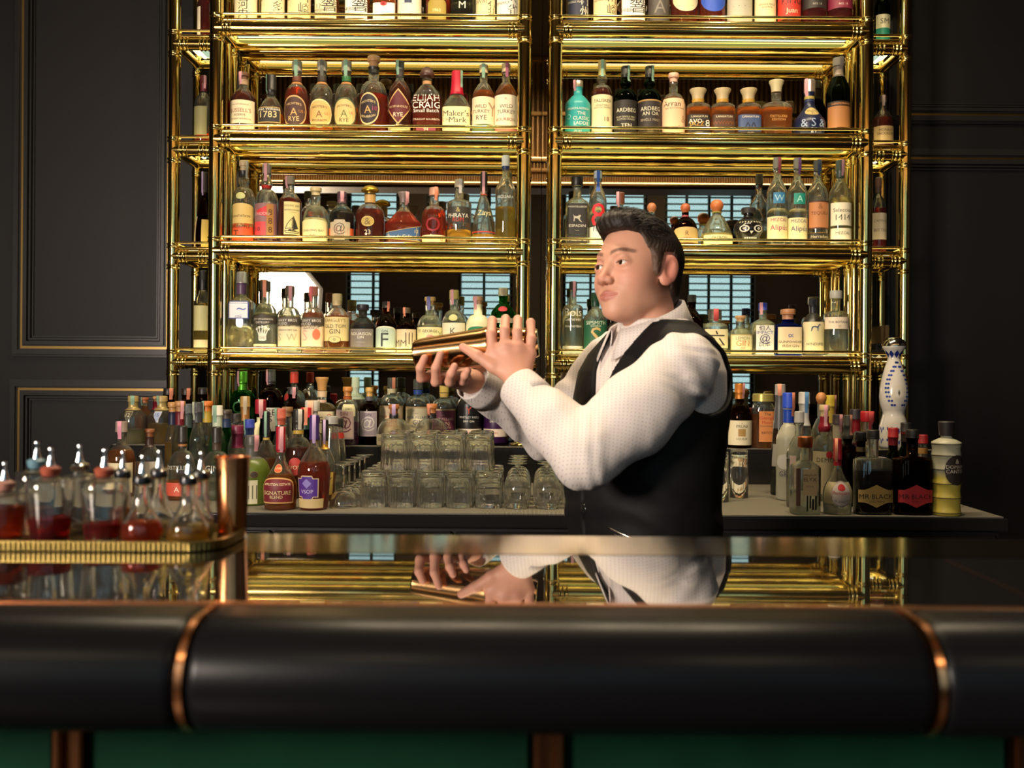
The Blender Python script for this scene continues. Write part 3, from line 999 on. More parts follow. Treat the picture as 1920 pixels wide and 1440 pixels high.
# ---- top shelf, right rack
row('on right rack top shelf', 'bottles on the top shelf of the right rack', SZ[3], YB, [
 (WB, 'golden bottle with navy label and white writing, first', 1081, -60, 42, 'bo', 'clear', 'gold', 0.55, 'screw', BLK, [('rect', .30, .26, 70, '#23283f', [('SINGLE MALT', .3, .08, '#cfcab8', -.2), ('白\n州', .1, .7, '#d8d2c0', .5)])]),
 (WB, 'cream labelled whisky bottle with brush characters, second', 1132, -60, 44, 'wh', 'clear', 'dark', 0.5, 'screw', BLK, [('rect', .33, .23, 76, '#e2cf9c', [('YAMAZAKI', .35, .12, '#4b3a20', -.35), ('山\n崎', .1, .8, BLK, .45)])]),
 (WB, 'orange whisky bottle with square cream label, third', 1184, -58, 46, 'de', 'clear', 'orange', 0.5, 'dome', '#caa66a', [('rect', .34, .24, 55, WHT, [('HIBIKI', -.35, .13, '#4b3a20', -.4), ('響', .05, .55, BLK, .4)])]),
 (WB, 'charcoal wrapped bottle with faint grey picture', 1233, -45, 40, 'wh', 'clear', 'dark', 0.5, 'screw', BLK, [('rect', .33, .30, 85, '#4a4440', [('A', .1, .4, '#7a726a')])]),
 (WB, 'dark amber bottle with shield shaped cream label', 1281, -55, 50, 'bo', 'clear', 'red', 0.6, 'cork', '#8a5a30', [('shield', .42, .20, 66, '#e0d2a6', [('COTSWOLDS', .35, .16, '#6a5a3a')])]),
 (WB, 'dark red bottle with royal blue shield label', 1333, -55, 49, 'bo', 'clear', 'red', 0.6, 'cork', '#8a5a30', [('shield', .42, .20, 66, '#2f55c0', [('COTSWOLDS', .35, .16, '#e8e2d0')])]),
 (WB, 'bottle with grey landscape photo label', 1384, -45, 47, 'bo', 'clear', 'pale', 0.5, 'screw', '#6a6a66', [('rect', .31, .26, 80, '#b9b2a0', [('___', .2, .3, '#6a665c')])]),
 (WB, 'pale bottle with plain cream label, fourth from the right', 1432, -50, 40, 'wh', 'clear', 'pale', 0.5, 'screw', '#caa66a', [('rect', .31, .26, 80, '#e2d5a8', [('SINGLE MALT\nSCOTCH', .2, .16, '#5a4a2a')])]),
 (WB, 'bottle wrapped in vivid red and orange label', 1477, -48, 43, 'bo', 'clear', 'orange', 0.5, 'screw', '#a01a1a', [('rect', .36, .22, 82, '#c4362a', [('KING', .45, .26, '#2a1a12'), ('Juan', -.4, .2, '#f0d8b0')])]),
 (WB, 'dark ruby bottle with black band label', 1524, -45, 45, 'wh', 'clear', 'ruby', 0.55, 'screw', BLK, [('rect', .46, .12, 80, '#2a2422', [('NO. 13', -.4, .16, '#b9b0a0')])]),
 (WB, 'pink red bottle with maroon band label, last', 1572, -45, 46, 'wh', 'clear', 'ruby', 0.55, 'screw', BLK, [('rect', .46, .12, 80, '#7a1f3a', [('NO. 15', -.4, .16, '#e0c8b8')])]),
])
# ---- second shelf, left rack
row('on left rack second shelf', 'bottles on the second shelf of the left rack', SZ[2], YB, [
 (WB, 'dark whiskey bottle with cream label in red capitals', 455, 137, 47, 'wh', 'clear', 'dark', 0.68, 'cork', '#6a4630', [('rect', .33, .185, 74, '#e3d3b0', [("RUSSELL'S", .12, .26, '#8c1f22', 0, .03), ('RESERVE', -.28, .10, '#5a3a2a'), ('STRAIGHT BOURBON', -.62, .07, '#5a3a2a'), ('KENTUCKY RICKHOUSE', .62, .05, '#5a4a3a')]), ('rect', .075, .05, 74, '#e3d3b0', [('10', 0, .55, '#8c1f22', -.1, .03)])], dict(st=(PK, -25), foil=('#a88a6a', .80))),
 (WB, 'squat whiskey bottle with black 1783 label', 507, 141, 47, 'ev', 'clear', 'orange', 0.33, 'screw', BLK, [('rect', .30, .13, 55, '#231d1b', [('Evan Williams', .72, .2, WHT), ('1783', .05, .42, '#d9c38a')], '#b79a5a')], dict(foil=(BLK, .66), st=(GN, -60))),
 (WB, 'red amber bourbon bottle with brown oval label', 555, 115, 45, 'mi', 'clear', 'red', 0.62, 'screw', '#8a8070', [('oval', .29, .21, 66, '#4a2f2a', [("MICHTER'S", .48, .18, '#e0bf80', 0, .02), ('A', -.05, .24, '#d8a860'), ('US 1', .0, .09, '#c8853a', .6), ('RYE', -.5, .15, '#e0bf80')], '#c9a468')], dict(st=(GN, 0), ring=[('#6b3a2a', .72, .79), ('#b07a48', .675, .71)])),
 (WB, 'near empty bourbon bottle with tan oval label, dark neck band', 602, 115, 45, 'mi', 'clear', 'amber', 0.10, 'screw', '#8a8070', [('oval', .26, .19, 66, '#d4ad6a', [("MICHTER'S", .48, .18, '#3a2a1c', 0, .02), ('A', -.05, .24, '#7a4a28'), ('US 1', .0, .09, '#c8553a', .6), ('BOURBON', -.5, .14, '#3a2a1c')], '#e8d49a')], dict(st=('#5a5a52', 10), ring=[('#3a3028', .72, .79), ('#b07a48', .675, .71)])),
 (WB, 'bourbon bottle with tan oval label and green neck band', 648, 115, 45, 'mi', 'clear', 'orange', 0.36, 'screw', '#8a8070', [('oval', .27, .20, 66, '#d9b878', [("MICHTER'S", .48, .18, '#33402a', 0, .02), ('A', -.05, .24, '#5a6a38'), ('US 1', .0, .09, '#c8553a', .6), ('RYE', -.5, .14, '#33402a')], '#4a5a3a')], dict(st=(GN, 0), ring=[('#2f6a3a', .72, .79), ('#b07a48', .675, .71)])),
 (WB, 'tall corked bourbon bottle with black oval label', 699, 106, 53, 'mi', 'clear', 'red', 0.50, 'cork', '#b98a5a', [('oval', .30, .20, 48, '#2a1f26', [("MICHTER'S", .48, .18, '#e8cf90', 0, .02), ('10', .0, .14, '#a0305a', .6), ('A', -.05, .24, '#d8a860'), ('BOURBON', -.5, .15, '#e8cf90', 0, .02)], '#d8bf88', -14)], dict(foil=(BLK, .78))),
 (WB, 'dark rye bottle with maroon diamond label', 748, 115, 42, 'wh', 'clear', 'dark', 0.72, 'screw', '#2a2a2a', [('diam', .36, .24, 76, '#5c1c24', [('RYE', -.45, .14, '#e8d8b8')], '#d8a868'), ('rect', .36, .045, 78, '#3a2422', [('RITTENHOUSE', 0, .6, '#e0c890', 0, .02)]), ('rect', .075, .045, 78, '#c9c48a', [('BOTTLED-IN-BOND', 0, .4, '#3a3a20')])], dict(st=(GN, -25), foil=('#3a3430', .78))),
 (WB, 'flat decanter of bourbon with white printed name, dark mushroom cap', 799, 126, 54, 'fl', 'clear', 'red', 0.56, 'dome', '#4a2a22', [('none', .44, .12, 60, '', [('ELIJAH', .62, .40, WHT, 0, .03), ('CRAIG', -.12, .40, WHT, 0, .03), ('Small Batch', -.78, .22, WHT)]), ('none', .22, .05, 60, '', [('STRAIGHT BOURBON', 0, .5, '#d8c8a8')]), ('rect', .08, .05, 36, '#8a3a4a', [('94', 0, .5, '#e8d8b8')])], dict(ring=[('#b98a5a', .74, .79)])),
 (WB, 'square bourbon bottle with dripping red wax neck', 855, 134, 53, 'mk', 'clear', 'pale', 0.30, 'wax', '#b3122e', [('rect', .22, .20, 62, '#e9d9a4', [("Maker's", .48, .22, '#2a2420', 0, .02), ('Mark', -.02, .22, '#2a2420', .12, .02), ('S IV', .0, .12, '#6a5a3a', -.6), ('KENTUCKY STRAIGHT', -.62, .07, '#6a5a3a')])], dict(st=(GN, 60, .70))),
 (WB, 'bourbon bottle with cream bird label and green foot', 905, 122, 42, 'wh', 'clear', 'amber', 0.62, 'screw', '#b8a078', [('rect', .33, .19, 80, '#e5d2b0', [('WILD\nTURKEY', .12, .44, '#2a2422', -.15, .02), ('RYE', -.52, .18, '#2a2422', -.1, .02), ('Y', .1, .5, '#a88a6a', .68)]), ('rect', .085, .05, 80, '#5f7a4a', [])], dict(st=(GN, 0))),
 (WB, 'bourbon bottle with cream bird label and pink foot, last', 947, 120, 42, 'wh', 'clear', 'amber', 0.70, 'screw', '#b8a078', [('rect', .32, .22, 80, '#ead9bd', [('WILD\nTURKEY', .12, .42, '#2a2422', .05, .02), ('BOURBON', -.52, .12, '#8a3a2a'), ('*', .75, .12, '#6a5a4a')]), ('rect', .07, .03, 80, '#c87a6a', [])], dict(st=('#a05a72', 15))),
])
# ---- second shelf, right rack
row('on right rack second shelf', 'bottles on the second shelf of the right rack', SZ[2], YB, [
 (WB, 'opaque turquoise bottle with silver cap', 1082, 152, 48, 'wh', 'clear', None, 0, 'screw', '#b8a898', [('none', .30, .22, 75, '', [('BRUICHLADDICH', .72, .12, WHT), ('THE\nCLASSIC\nLADDIE', -.05, .52, WHT, .2, .02), ('O', .1, .22, '#8ad0c8', -.62)]), ('none', .06, .04, 75, '', [('ISLAY', 0, .5, WHT)])], dict(opaque='#2f9c9a', capm=.8, st=(PK, -50))),
 (WB, 'slim whisky bottle with long cream label', 1127, 114, 39, 'bu', 'clear', 'dark', 0.62, 'screw', '#b8a060', [('rect', .28, .245, 80, '#e2d3a6', [('TALISKER', .68, .12, '#2a2a2a', 0, .02), ('SINGLE MALT\nSCOTCH WHISKY', .38, .14, '#4a4a3a'), ('18', -.28, .12, '#6a2a20', .3, .02)])], dict(st=(GN, 0), foil=('#a89a58', .80))),
 (WB, 'dark green bulb necked whisky bottle with plain black label', 1171, 125, 44, 'bu', 'dkgreen', 'dark', 0.62, 'screw', BLK, [('rect', .25, .24, 80, '#231e1c', [('ARDBEG', .42, .20, '#d8d2b8', 0, .03), ('ISLAY SINGLE MALT\nSCOTCH WHISKY', -.05, .18, '#c8c0a0'), ('TEN', -.48, .12, '#d8d2b8', 0, .02)])], dict(st=(GN, 40), foil=('#22241e', .84))),
 (WB, 'dark green bulb necked whisky bottle with gold topped black label', 1216, 125, 44, 'bu', 'dkgreen', 'dark', 0.62, 'screw', BLK, [('rect', .26, .22, 80, '#2a2222', [('ARDBEG', .50, .20, '#d8d2b8', 0, .03), ('AN OA', .20, .12, '#d8d2b8', 0, .02), ('SINGLE MALT', -.2, .09, '#a89a80')]), ('rect', .485, .012, 80, '#a8854a', []), ('rect', .06, .03, 80, '#7a6a48', [])], dict(st=(GN, 40), foil=('#22241e', .84))),
 (WB, 'clear whisky bottle with long peach label and pink stopper', 1261, 138, 44, 'mi', 'clear', 'orange', 0.60, 'cork', '#d8a890', [('rect', .30, .28, 80, '#e6bd98', [('Arran', .68, .16, '#3a2a22', -.2, .02), ('Single Malt Scotch Whisky', .42, .06, '#6a4a3a'), ('Quarter Cask', -.62, .09, '#3a2a22'), ('&', -.15, .2, '#b88a6a', .6)])]),
 (WB, 'squat orange decanter with black and orange label', 1307, 168, 45, 'de', 'clear', 'orange', 0.60, 'flare', '#c8b48a', [('rect', .27, .17, 60, '#2a211e', [('LANGATUN', .75, .12, '#e8d8b0'), ('AVO', .2, .26, '#f0e8d8', -.3, .03), ('JAZZ', -.2, .26, '#c8953a', -.2, .03), ('8', -.05, .4, '#e8e0d0', .6)]), ('rect', .07, .035, 45, '#2a211e', [('SWISS', 0, .5, '#c8b48a')])], dict(ring=[('#c79a3a', .72, .785)])),
 (WB, 'squat orange decanter with brown crowd picture label', 1353, 168, 45, 'de', 'clear', 'orange', 0.60, 'flare', '#c8b48a', [('rect', .27, .17, 60, '#4a3020', [('LANGATUN', .75, .12, '#e8d8b0'), ('WWWW', .0, .4, '#8a4a2a')]), ('rect', .07, .035, 45, '#2a211e', [('SWISS', 0, .5, '#c8b48a')])], dict(ring=[('#c79a3a', .72, .785)])),
 (WB, 'squat orange decanter with blue mountain label', 1402, 168, 45, 'de', 'clear', 'orange', 0.60, 'flare', '#c8b48a', [('rect', .27, .17, 60, '#3f4f78', [('LANGATUN', .75, .12, '#e8d8b0'), ('^^', -.2, .5, '#1f2230')]), ('rect', .07, .035, 45, '#2a211e', [('SWISS', 0, .5, '#c8b48a')])], dict(ring=[('#c79a3a', .72, .785)])),
 (WB, 'wide shouldered clear decanter of amber whisky with glass stopper', 1454, 152, 57, 'd2', 'clear', 'orange', 0.50, 'flare', '#cdbf95', [('none', .32, .12, 45, '', [('DISTILLERS\nEDITION', .0, .4, '#c89a50')])]),
 (WB, 'onion shaped cobalt blue flagon with gold oval badge', 1516, 150, 60, 'on', 'clear', None, 0, 'screw', '#b8a8a0', [('oval', .43, .075, 42, '#c2a968', [('SALUTE', .1, .25, '#3a3020'), ('21', -.45, .3, '#3a3020')]), ('none', .18, .14, 60, '', [('& S &', .3, .5, '#9aa8c8'), ('21', -.6, .3, '#c8cad8')])], dict(opaque='#141c3c', capm=.8, st=(PK, -50), ring=[('#a8954a', .66, .71), ('#2a3560', .62, .65)])),
 (WB, 'tall dark bottle with copper speckled lower label, last', 1570, 109, 43, 'ta', 'dkgreen', 'dark', 0.62, 'screw', '#a89a88', [('rect', .245, .13, 76, '#a8703e', [], ), ('rect', .405, .03, 78, '#2a2018', [('GLENMORANGIE', 0, .6, '#d88a48', 0, .02)])], dict(foil=('#8a7a68', .76), st=('#9a8a80', 20))),
])
# ---- third shelf, left rack
row('on left rack third shelf', 'bottles on the third shelf of the left rack', SZ[1], YB, [
 (RB, 'tall bulb necked bottle with tan and orange label', 456, 302, 41, 'bu', 'clear', 'amber', 0.14, 'cork', '#c9b088', [('arch', .33, .14, 76, '#cdb06a', [('PLANTATION', -.1, .28, '#3a3020', 0, .02)]), ('rect', .13, .10, 76, '#cf4f24', [('PINEAPPLE', .6, .2, '#3a1a10'), ('T', -.2, .4, '#2a1a10', -.3)]), ('oval', .56, .04, 25, '#b8b878', [])], dict(foil=('#26242a', .80), st=('#c8c0b0', 60))),
 (RB, 'bulb necked bottle with red diagonal sash on mauve label', 499, 308, 42, 'bu', 'clear', 'purple', 0.12, 'screw', '#8a7a70', [('rect', .27, .22, 80, '#8a6064', [('LONDON', .4, .16, '#c8b0b0', -.2)]), ('rect', .16, .10, 42, '#cf3a40', [('1.0.', .1, .26, '#3a1418')], None, -30), ('rect', .27, .21, 18, '#a8773c', [('8\n8\n8', 0, .7, '#4a3018')], None, 34), ('swoop', .40, .09, 40, '#cc3038', [])], dict(st=(PK, 0), ring=[('#b8302a', .69, .73)])),
 (RB, 'dark red square rum bottle with cream ship label', 543, 331, 43, 'bo', 'clear', 'dark', 0.66, 'screw', '#9a8a78', [('rect', .36, .24, 42, '#dccb8c', [('MOUNT GAY', .76, .14, '#26241e', 0, .03), ('BARBADOS RUM', .5, .07, '#26241e'), ('⛵', -.4, .4, '#26241e'), ('______', .35, .06, '#26241e')], None, 26)], dict(st=(PK, -40))),
 (RB, 'rounded clear bottle with arched cream label and loose cork tag', 591, 352, 48, 'mi', 'clear', 'water', 0.44, 'cork', '#cdb98a', [('arch', .22, .19, 80, '#e4d9a2', [('CHALONG BAY', -.02, .14, '#3a4034', 0, .02), ('RUM', -.45, .09, '#5a5a44')])]),
 (RB, 'dark bottle with ornate grey portrait label and orange wings', 640, 360, 46, 'wh', 'clear', 'black', 0.66, 'screw', '#4a3440', [('hexb', .22, .12, 85, '#c8562a', []), ('orn', .25, .19, 52, '#b5a790', [('@', .1, .45, '#5a5048'), ('RESERVA', -.62, .1, '#4a4038')])], dict(st=(PK, 15), foil=('#6a4a52', .78))),
 (RB, 'round rum bottle with gold dome stopper and medallion', 693, 348, 54, 'mi', 'clear', 'dark', 0.58, 'dome', '#c39a3a', [('oval', .36, .085, 26, '#b59a4a', [('&', 0, .7, '#6a5420')], '#d8c27a'), ('none', .18, .05, 40, '', [('23', 0, .8, '#d8c8a0')])], dict(capm=.9, ring=[('#c39a5a', .70, .84)])),
 (RB, 'wide angular rum bottle with curved blue label', 756, 361, 66, 'tr', 'clear', 'red', 0.62, 'flare', '#7a6a68', [('swoop', .20, .17, 78, '#2c4d7c', [('Flor de Caña', -.35, .18, '#e8e2c8', -.1), ('12', .2, .18, '#d8c078', .55)], '#c8a850')], dict(st=(PK, 45))),
 (RB, 'bright red rum bottle with cream foot label numbered eight', 813, 352, 46, 'mi', 'clear', 'red', 0.60, 'screw', '#a87a68', [('rect', .09, .06, 76, '#e8d8a4', [('8', 0, .8, '#a0502a', .6, .02), ('___', .1, .2, '#4a4a3a', -.2)]), ('none', .38, .16, 60, '', [('RUM', .55, .2, '#4a1a18'), ('O', -.3, .8, '#8c1a22')])], dict(st=(OR, 30))),
 (RB, 'clear square rum bottle with charcoal label in white capitals', 860, 337, 46, 'cy', 'clear', 'gold', 0.22, 'screw', '#b8a890', [('rect', .44, .12, 60, '#35302a', [('PHRAYA', -.1, .34, WHT, 0, .02), ('RUM', -.62, .26, '#c0392a', 0, .02), ('&', .62, .3, '#b8a860')])], dict(st=('#c8c0b8', 20))),
 (RB, 'empty bell shaped bottle with red line near foot', 906, 323, 43, 'be', 'clear', 'gold', 0.14, 'screw', BLK, [('none', .42, .1, 60, '', [('Zaya', 0, .6, '#d8c888', .15)]), ('rect', .165, .008, 85, '#b03028', [])], dict(foil=('#2a2626', .78), ring=[('#a8482a', .68, .70)], st=(PK, 0))),
 (RB, 'tall clear bottle half full of yellow spirit, blue neck', 947, 292, 38, 'bo', 'clear', 'yellow', 0.42, 'screw', '#d8d8d0', [('none', .52, .08, 70, '', [('JAGUARA', 0, .4, '#d8d8c8', 0, .01)])], dict(foil=('#1f3560', .84))),
])
# ---- third shelf, right rack
row('on right rack third shelf', 'bottles on the third shelf of the right rack', SZ[1], YB, [
 (TB, 'square mezcal bottle with black label and black cap', 1081, 331, 43, 'sq', 'clear', 'water', 0.55, 'wide', '#25201e', [('rect', .37, .22, 44, '#2a2624', [('MONTELOBOS', .78, .12, '#d8d0bc', 0, .02), ('ESPADIN', -.45, .09, '#d8d0bc'), ('....', -.75, .1, '#c8c0b0')]), ('rect', .075, .055, 44, '#2a2624', [('MEZCAL', 0, .4, '#c8c0b0')])]),
 (VB, 'slim clear bottle with huge red figure eight', 1120, 321, 33, 'ta', 'clear', 'water', 0.5, 'screw', '#b8c0c8', [('none', .40, .16, 80, '', [('8', 0, 1.0, '#cf1f2c', 0, .05)]), ('rect', .13, .11, 76, '#eae4d0', [('PUR', .72, .26, '#3a5a8a', 0, .02)])], dict(st=('#2a56a8', 0, .72))),
 (TB, 'clear bottle with brown cap partly behind dark hair', 1162, 361, 43, 'do', 'clear', 'water', 0.5, 'wide', '#6a3a28', [], dict(st=(PK, -40))),
 (TB, 'bottle showing only a round cork above dark hair', 1221, 380, 46, 'do', 'clear', 'water', 0.5, 'ball', '#b8744a', []),
 (TB, 'brown rounded tequila bottle with red cork beside dark hair', 1284, 381, 48, 'do', 'brown', 'amber', 0.5, 'ball', '#b8603a', [('arch', .24, .18, 66, '#c9a86a', [('R', .2, .3, '#7a5a30'), ('ORO', -.5, .18, '#7a4a2a')])], dict(ring=[('#a84a4a', .68, .72)])),
 (TB, 'bell shaped clear tequila bottle with cork ball stopper', 1343, 374, 60, 'be', 'clear', 'pale', 0.26, 'ball', '#c8703c', [('rect', .12, .10, 62, '#eee2a8', [('PATRON', .35, .3, '#5a6a3a', 0, .02)])], dict(ring=[('#c8c060', .71, .735)])),
 (TB, 'tall clear mezcal bottle with red lettered cream label', 1456, 296, 38, 'bo', 'clear', 'water', 0.42, 'screw', '#8a8478', [('rect', .20, .13, 80, '#e8dba6', [('MEZCAL', .72, .14, '#b0385a'), ('Alipús', .0, .46, '#b0385a', 0, .03)]), ('rect', .535, .06, 34, '#3a7ea8', [('W', 0, .6, '#a8d0e0')])], dict(st=('#b04a5a', 20))),
 (TB, 'tall clear mezcal bottle with purple lettered cream label', 1494, 297, 37, 'bo', 'clear', 'water', 0.42, 'screw', '#8a8478', [('rect', .19, .13, 80, '#e8dba6', [('MEZCAL', .72, .14, '#4a3a6a'), ('Alipús', .0, .46, '#4a3a6a', 0, .03)]), ('rect', .53, .06, 34, '#1f8a7a', [('A', 0, .6, '#a8e0d0')])], dict(st=('#7a4a8a', 20))),
 (TB, 'tall bottle with brown rectangular label, gold foot', 1532, 301, 39, 'bo', 'clear', 'gold', 0.16, 'screw', '#4a4844', [('rect', .36, .16, 72, '#b8784a', [('TEQUILA', .1, .14, '#5a3018'), ('&', .6, .2, '#8a5a30')], '#4a2a1a'), ('rect', .115, .04, 78, '#2a2620', [('Herradura', 0, .5, '#c8b890')])], dict(st=('#2f3a58', 5))),
 (TB, 'tall clear bottle with handwritten 1414 label, last', 1574, 301, 41, 'bo', 'clear', 'pale', 0.56, 'screw', '#3f4a40', [('rect', .37, .13, 70, '#e6dcc0', [('Seleccion', .35, .2, '#3a342a'), ('1414', -.28, .26, '#26221c', 0, .02)]), ('rect', .13, .08, 70, '#e6dcc0', [('MEZCAL', .3, .2, '#4a443a')])], dict(st=(PK, 20), foil=('#4a554a', .80))),
])
# ---- lowest shelf, left rack
row('on left rack lowest shelf', 'bottles on the lowest shelf of the left rack', SZ[0], YB, [
 (GB, 'square clear gin bottle with blue and white top label', 453, 510, 46, 'sq', 'clear', 'water', 0.32, 'screw', '#b8b4b0', [('rect', .52, .11, 42, '#e8e8f0', [('~', .1, .6, '#4a6ac0', .3), ('GIN', -.75, .14, '#2a3a8a')], '#2a3a8a')], dict(foil=('#6a4a6a', .72), capm=.5)),
 (GB, 'ribbed gin bottle with dark curved distillery label', 498, 527, 44, 'mi', 'clear', 'water', 0.55, 'screw', '#3a322c', [('hexb', .45, .09, 84, '#40382f', [('CITY OF LONDON', .1, .22, WHT, 0, .02), ('DISTILLERY', -.4, .16, WHT)]), ('none', .24, .12, 50, '', [('♛', .2, .8, '#e8e4d8')]), ('rect', .07, .045, 80, '#e8dcb0', [('DRY GIN', 0, .4, '#4a4034')])], dict(st=(OR, 0))),
 (GB, 'clear gin bottle with cream and brown label', 543, 536, 43, 'mi', 'clear', 'water', 0.55, 'screw', '#5a4a3a', [('rect', .30, .21, 78, '#e5d8b4', [('LONDON DRY GIN', .15, .08, '#4a4034'), ('S  W', -.35, .34, '#b8b090')]), ('rect', .455, .07, 78, '#4a4038', [('BERRY BROS', .3, .32, WHT, 0, .02), ('& RUDD', -.4, .28, WHT, -.4, .02)])], dict(st=(PK, 20), dx=0)),
 (GB, 'pink gin bottle with grapefruit label', 587, 537, 43, 'mi', 'clear', 'pink', 0.60, 'screw', '#b86a5a', [('rect', .30, .21, 78, '#ead6b8', [('GRAPEFRUIT', .3, .08, '#5a4a40'), ('S', -.2, .4, '#d8b0a0', -.4)]), ('oval', .27, .085, 22, '#e07a5a', [], '#f0c090', 30), ('rect', .455, .07, 78, '#4a4038', [('BERRY BROS', .3, .32, WHT, 0, .02), ('& RUDD', -.4, .28, WHT, -.4, .02)])], dict(st=('#d86a6a', -20))),
 (GB, 'amber gin bottle with cream label in tall capitals', 632, 551, 46, 'bo', 'clear', 'orange', 0.62, 'screw', '#d8c08a', [('rect', .40, .20, 80, '#e3cf94', [("LANGLEY'S", .72, .14, '#8a6a38'), ('OLD TOM', .22, .22, '#2a2620', 0, .03), ('GIN', -.22, .2, '#2a2620', 0, .03)]), ('oval', .22, .055, 30, '#e3cf94', [('o', 0, .6, '#5a4a30')], '#5a4a30')], dict(ring=[('#d8c08a', .80, .88)])),
 (GB, 'smoky purple bottle with grey rectangular label', 680, 571, 46, 'wh', 'grey', 'lilac', 0.60, 'wide', '#26222a', [('rect', .29, .20, 66, '#7d746f', [('NOUAISON', .50, .22, WHT, 0, .02), ('GIN', .15, .14, WHT), ('~~~', -.35, .2, '#b0a8a0')])]),
 (GB, 'dark bottle with arched pale teal label and big letter', 724, 566, 38, 'wh', 'brown', 'black', 0.5, 'screw', '#262020', [('arch', .27, .25, 76, '#b9ccbd', [('F', -.05, .55, '#2a2e2e', 0, .02), ('GIN', .62, .1, '#2a2e2e')], '#e8e4cc')], dict(st=(OR, 40))),
 (GB, 'dark small bottle with sepia city skyline label', 762, 577, 37, 'wh', 'brown', 'dark', 0.5, 'screw', '#4a3a2a', [('rect', .27, .25, 78, '#d8c4a0', [('|||', .2, .4, '#4a3f34', .3), ('MM', -.2, .3, '#5a4f44', -.4)])], dict(st=(OR, -30))),
 (GB, 'clear round shouldered gin bottle with cork and wide cream label', 806, 557, 47, 'mi', 'clear', 'water', 0.5, 'cork', '#d0a868', [('rect', .24, .22, 82, '#e5dca6', [('ST. GEORGE', .68, .12, '#5a4a34', -.1), ('GIN', -.1, .16, '#3a342a', -.2, .02), ('Y', .4, .3, '#8a9a60', .7)])], dict(st=('#6a6aa0', -10))),
 (GB, 'clear gin bottle with cream label marked by one letter', 851, 544, 43, 'mi', 'clear', 'water', 0.55, 'screw', '#c0b060', [('rect', .28, .20, 76, '#e8dfc2', [('K', .35, .26, '#3a3a34', 0, .02)]), ('oval', .56, .05, 24, '#c8c888', [])], dict(st=(PK, -20))),
 (GB, 'cream bottle covered in green leaf pattern with cork', 896, 556, 46, 'mi', 'clear', None, 0, 'cork', '#c89a70', [('arch', .31, .16, 50, '#1f7a4a', [('GIN', -.1, .22, '#d8e8c8'), ('Y', .4, .3, '#bfe0c0')])], dict(opaque='#e3ddb4', st=(PK, -30))),
 (GB, 'emerald green ribbed gin bottle with silver band', 943, 540, 46, 'bo', 'green', 'water', 0.6, 'screw', '#c8c0a8', [('rect', .50, .035, 85, '#c9c0a4', [('No. TEN', 0, .6, '#6a6450')]), ('oval', .675, .04, 26, '#b51f2c', [])], dict(capm=.6)),
])
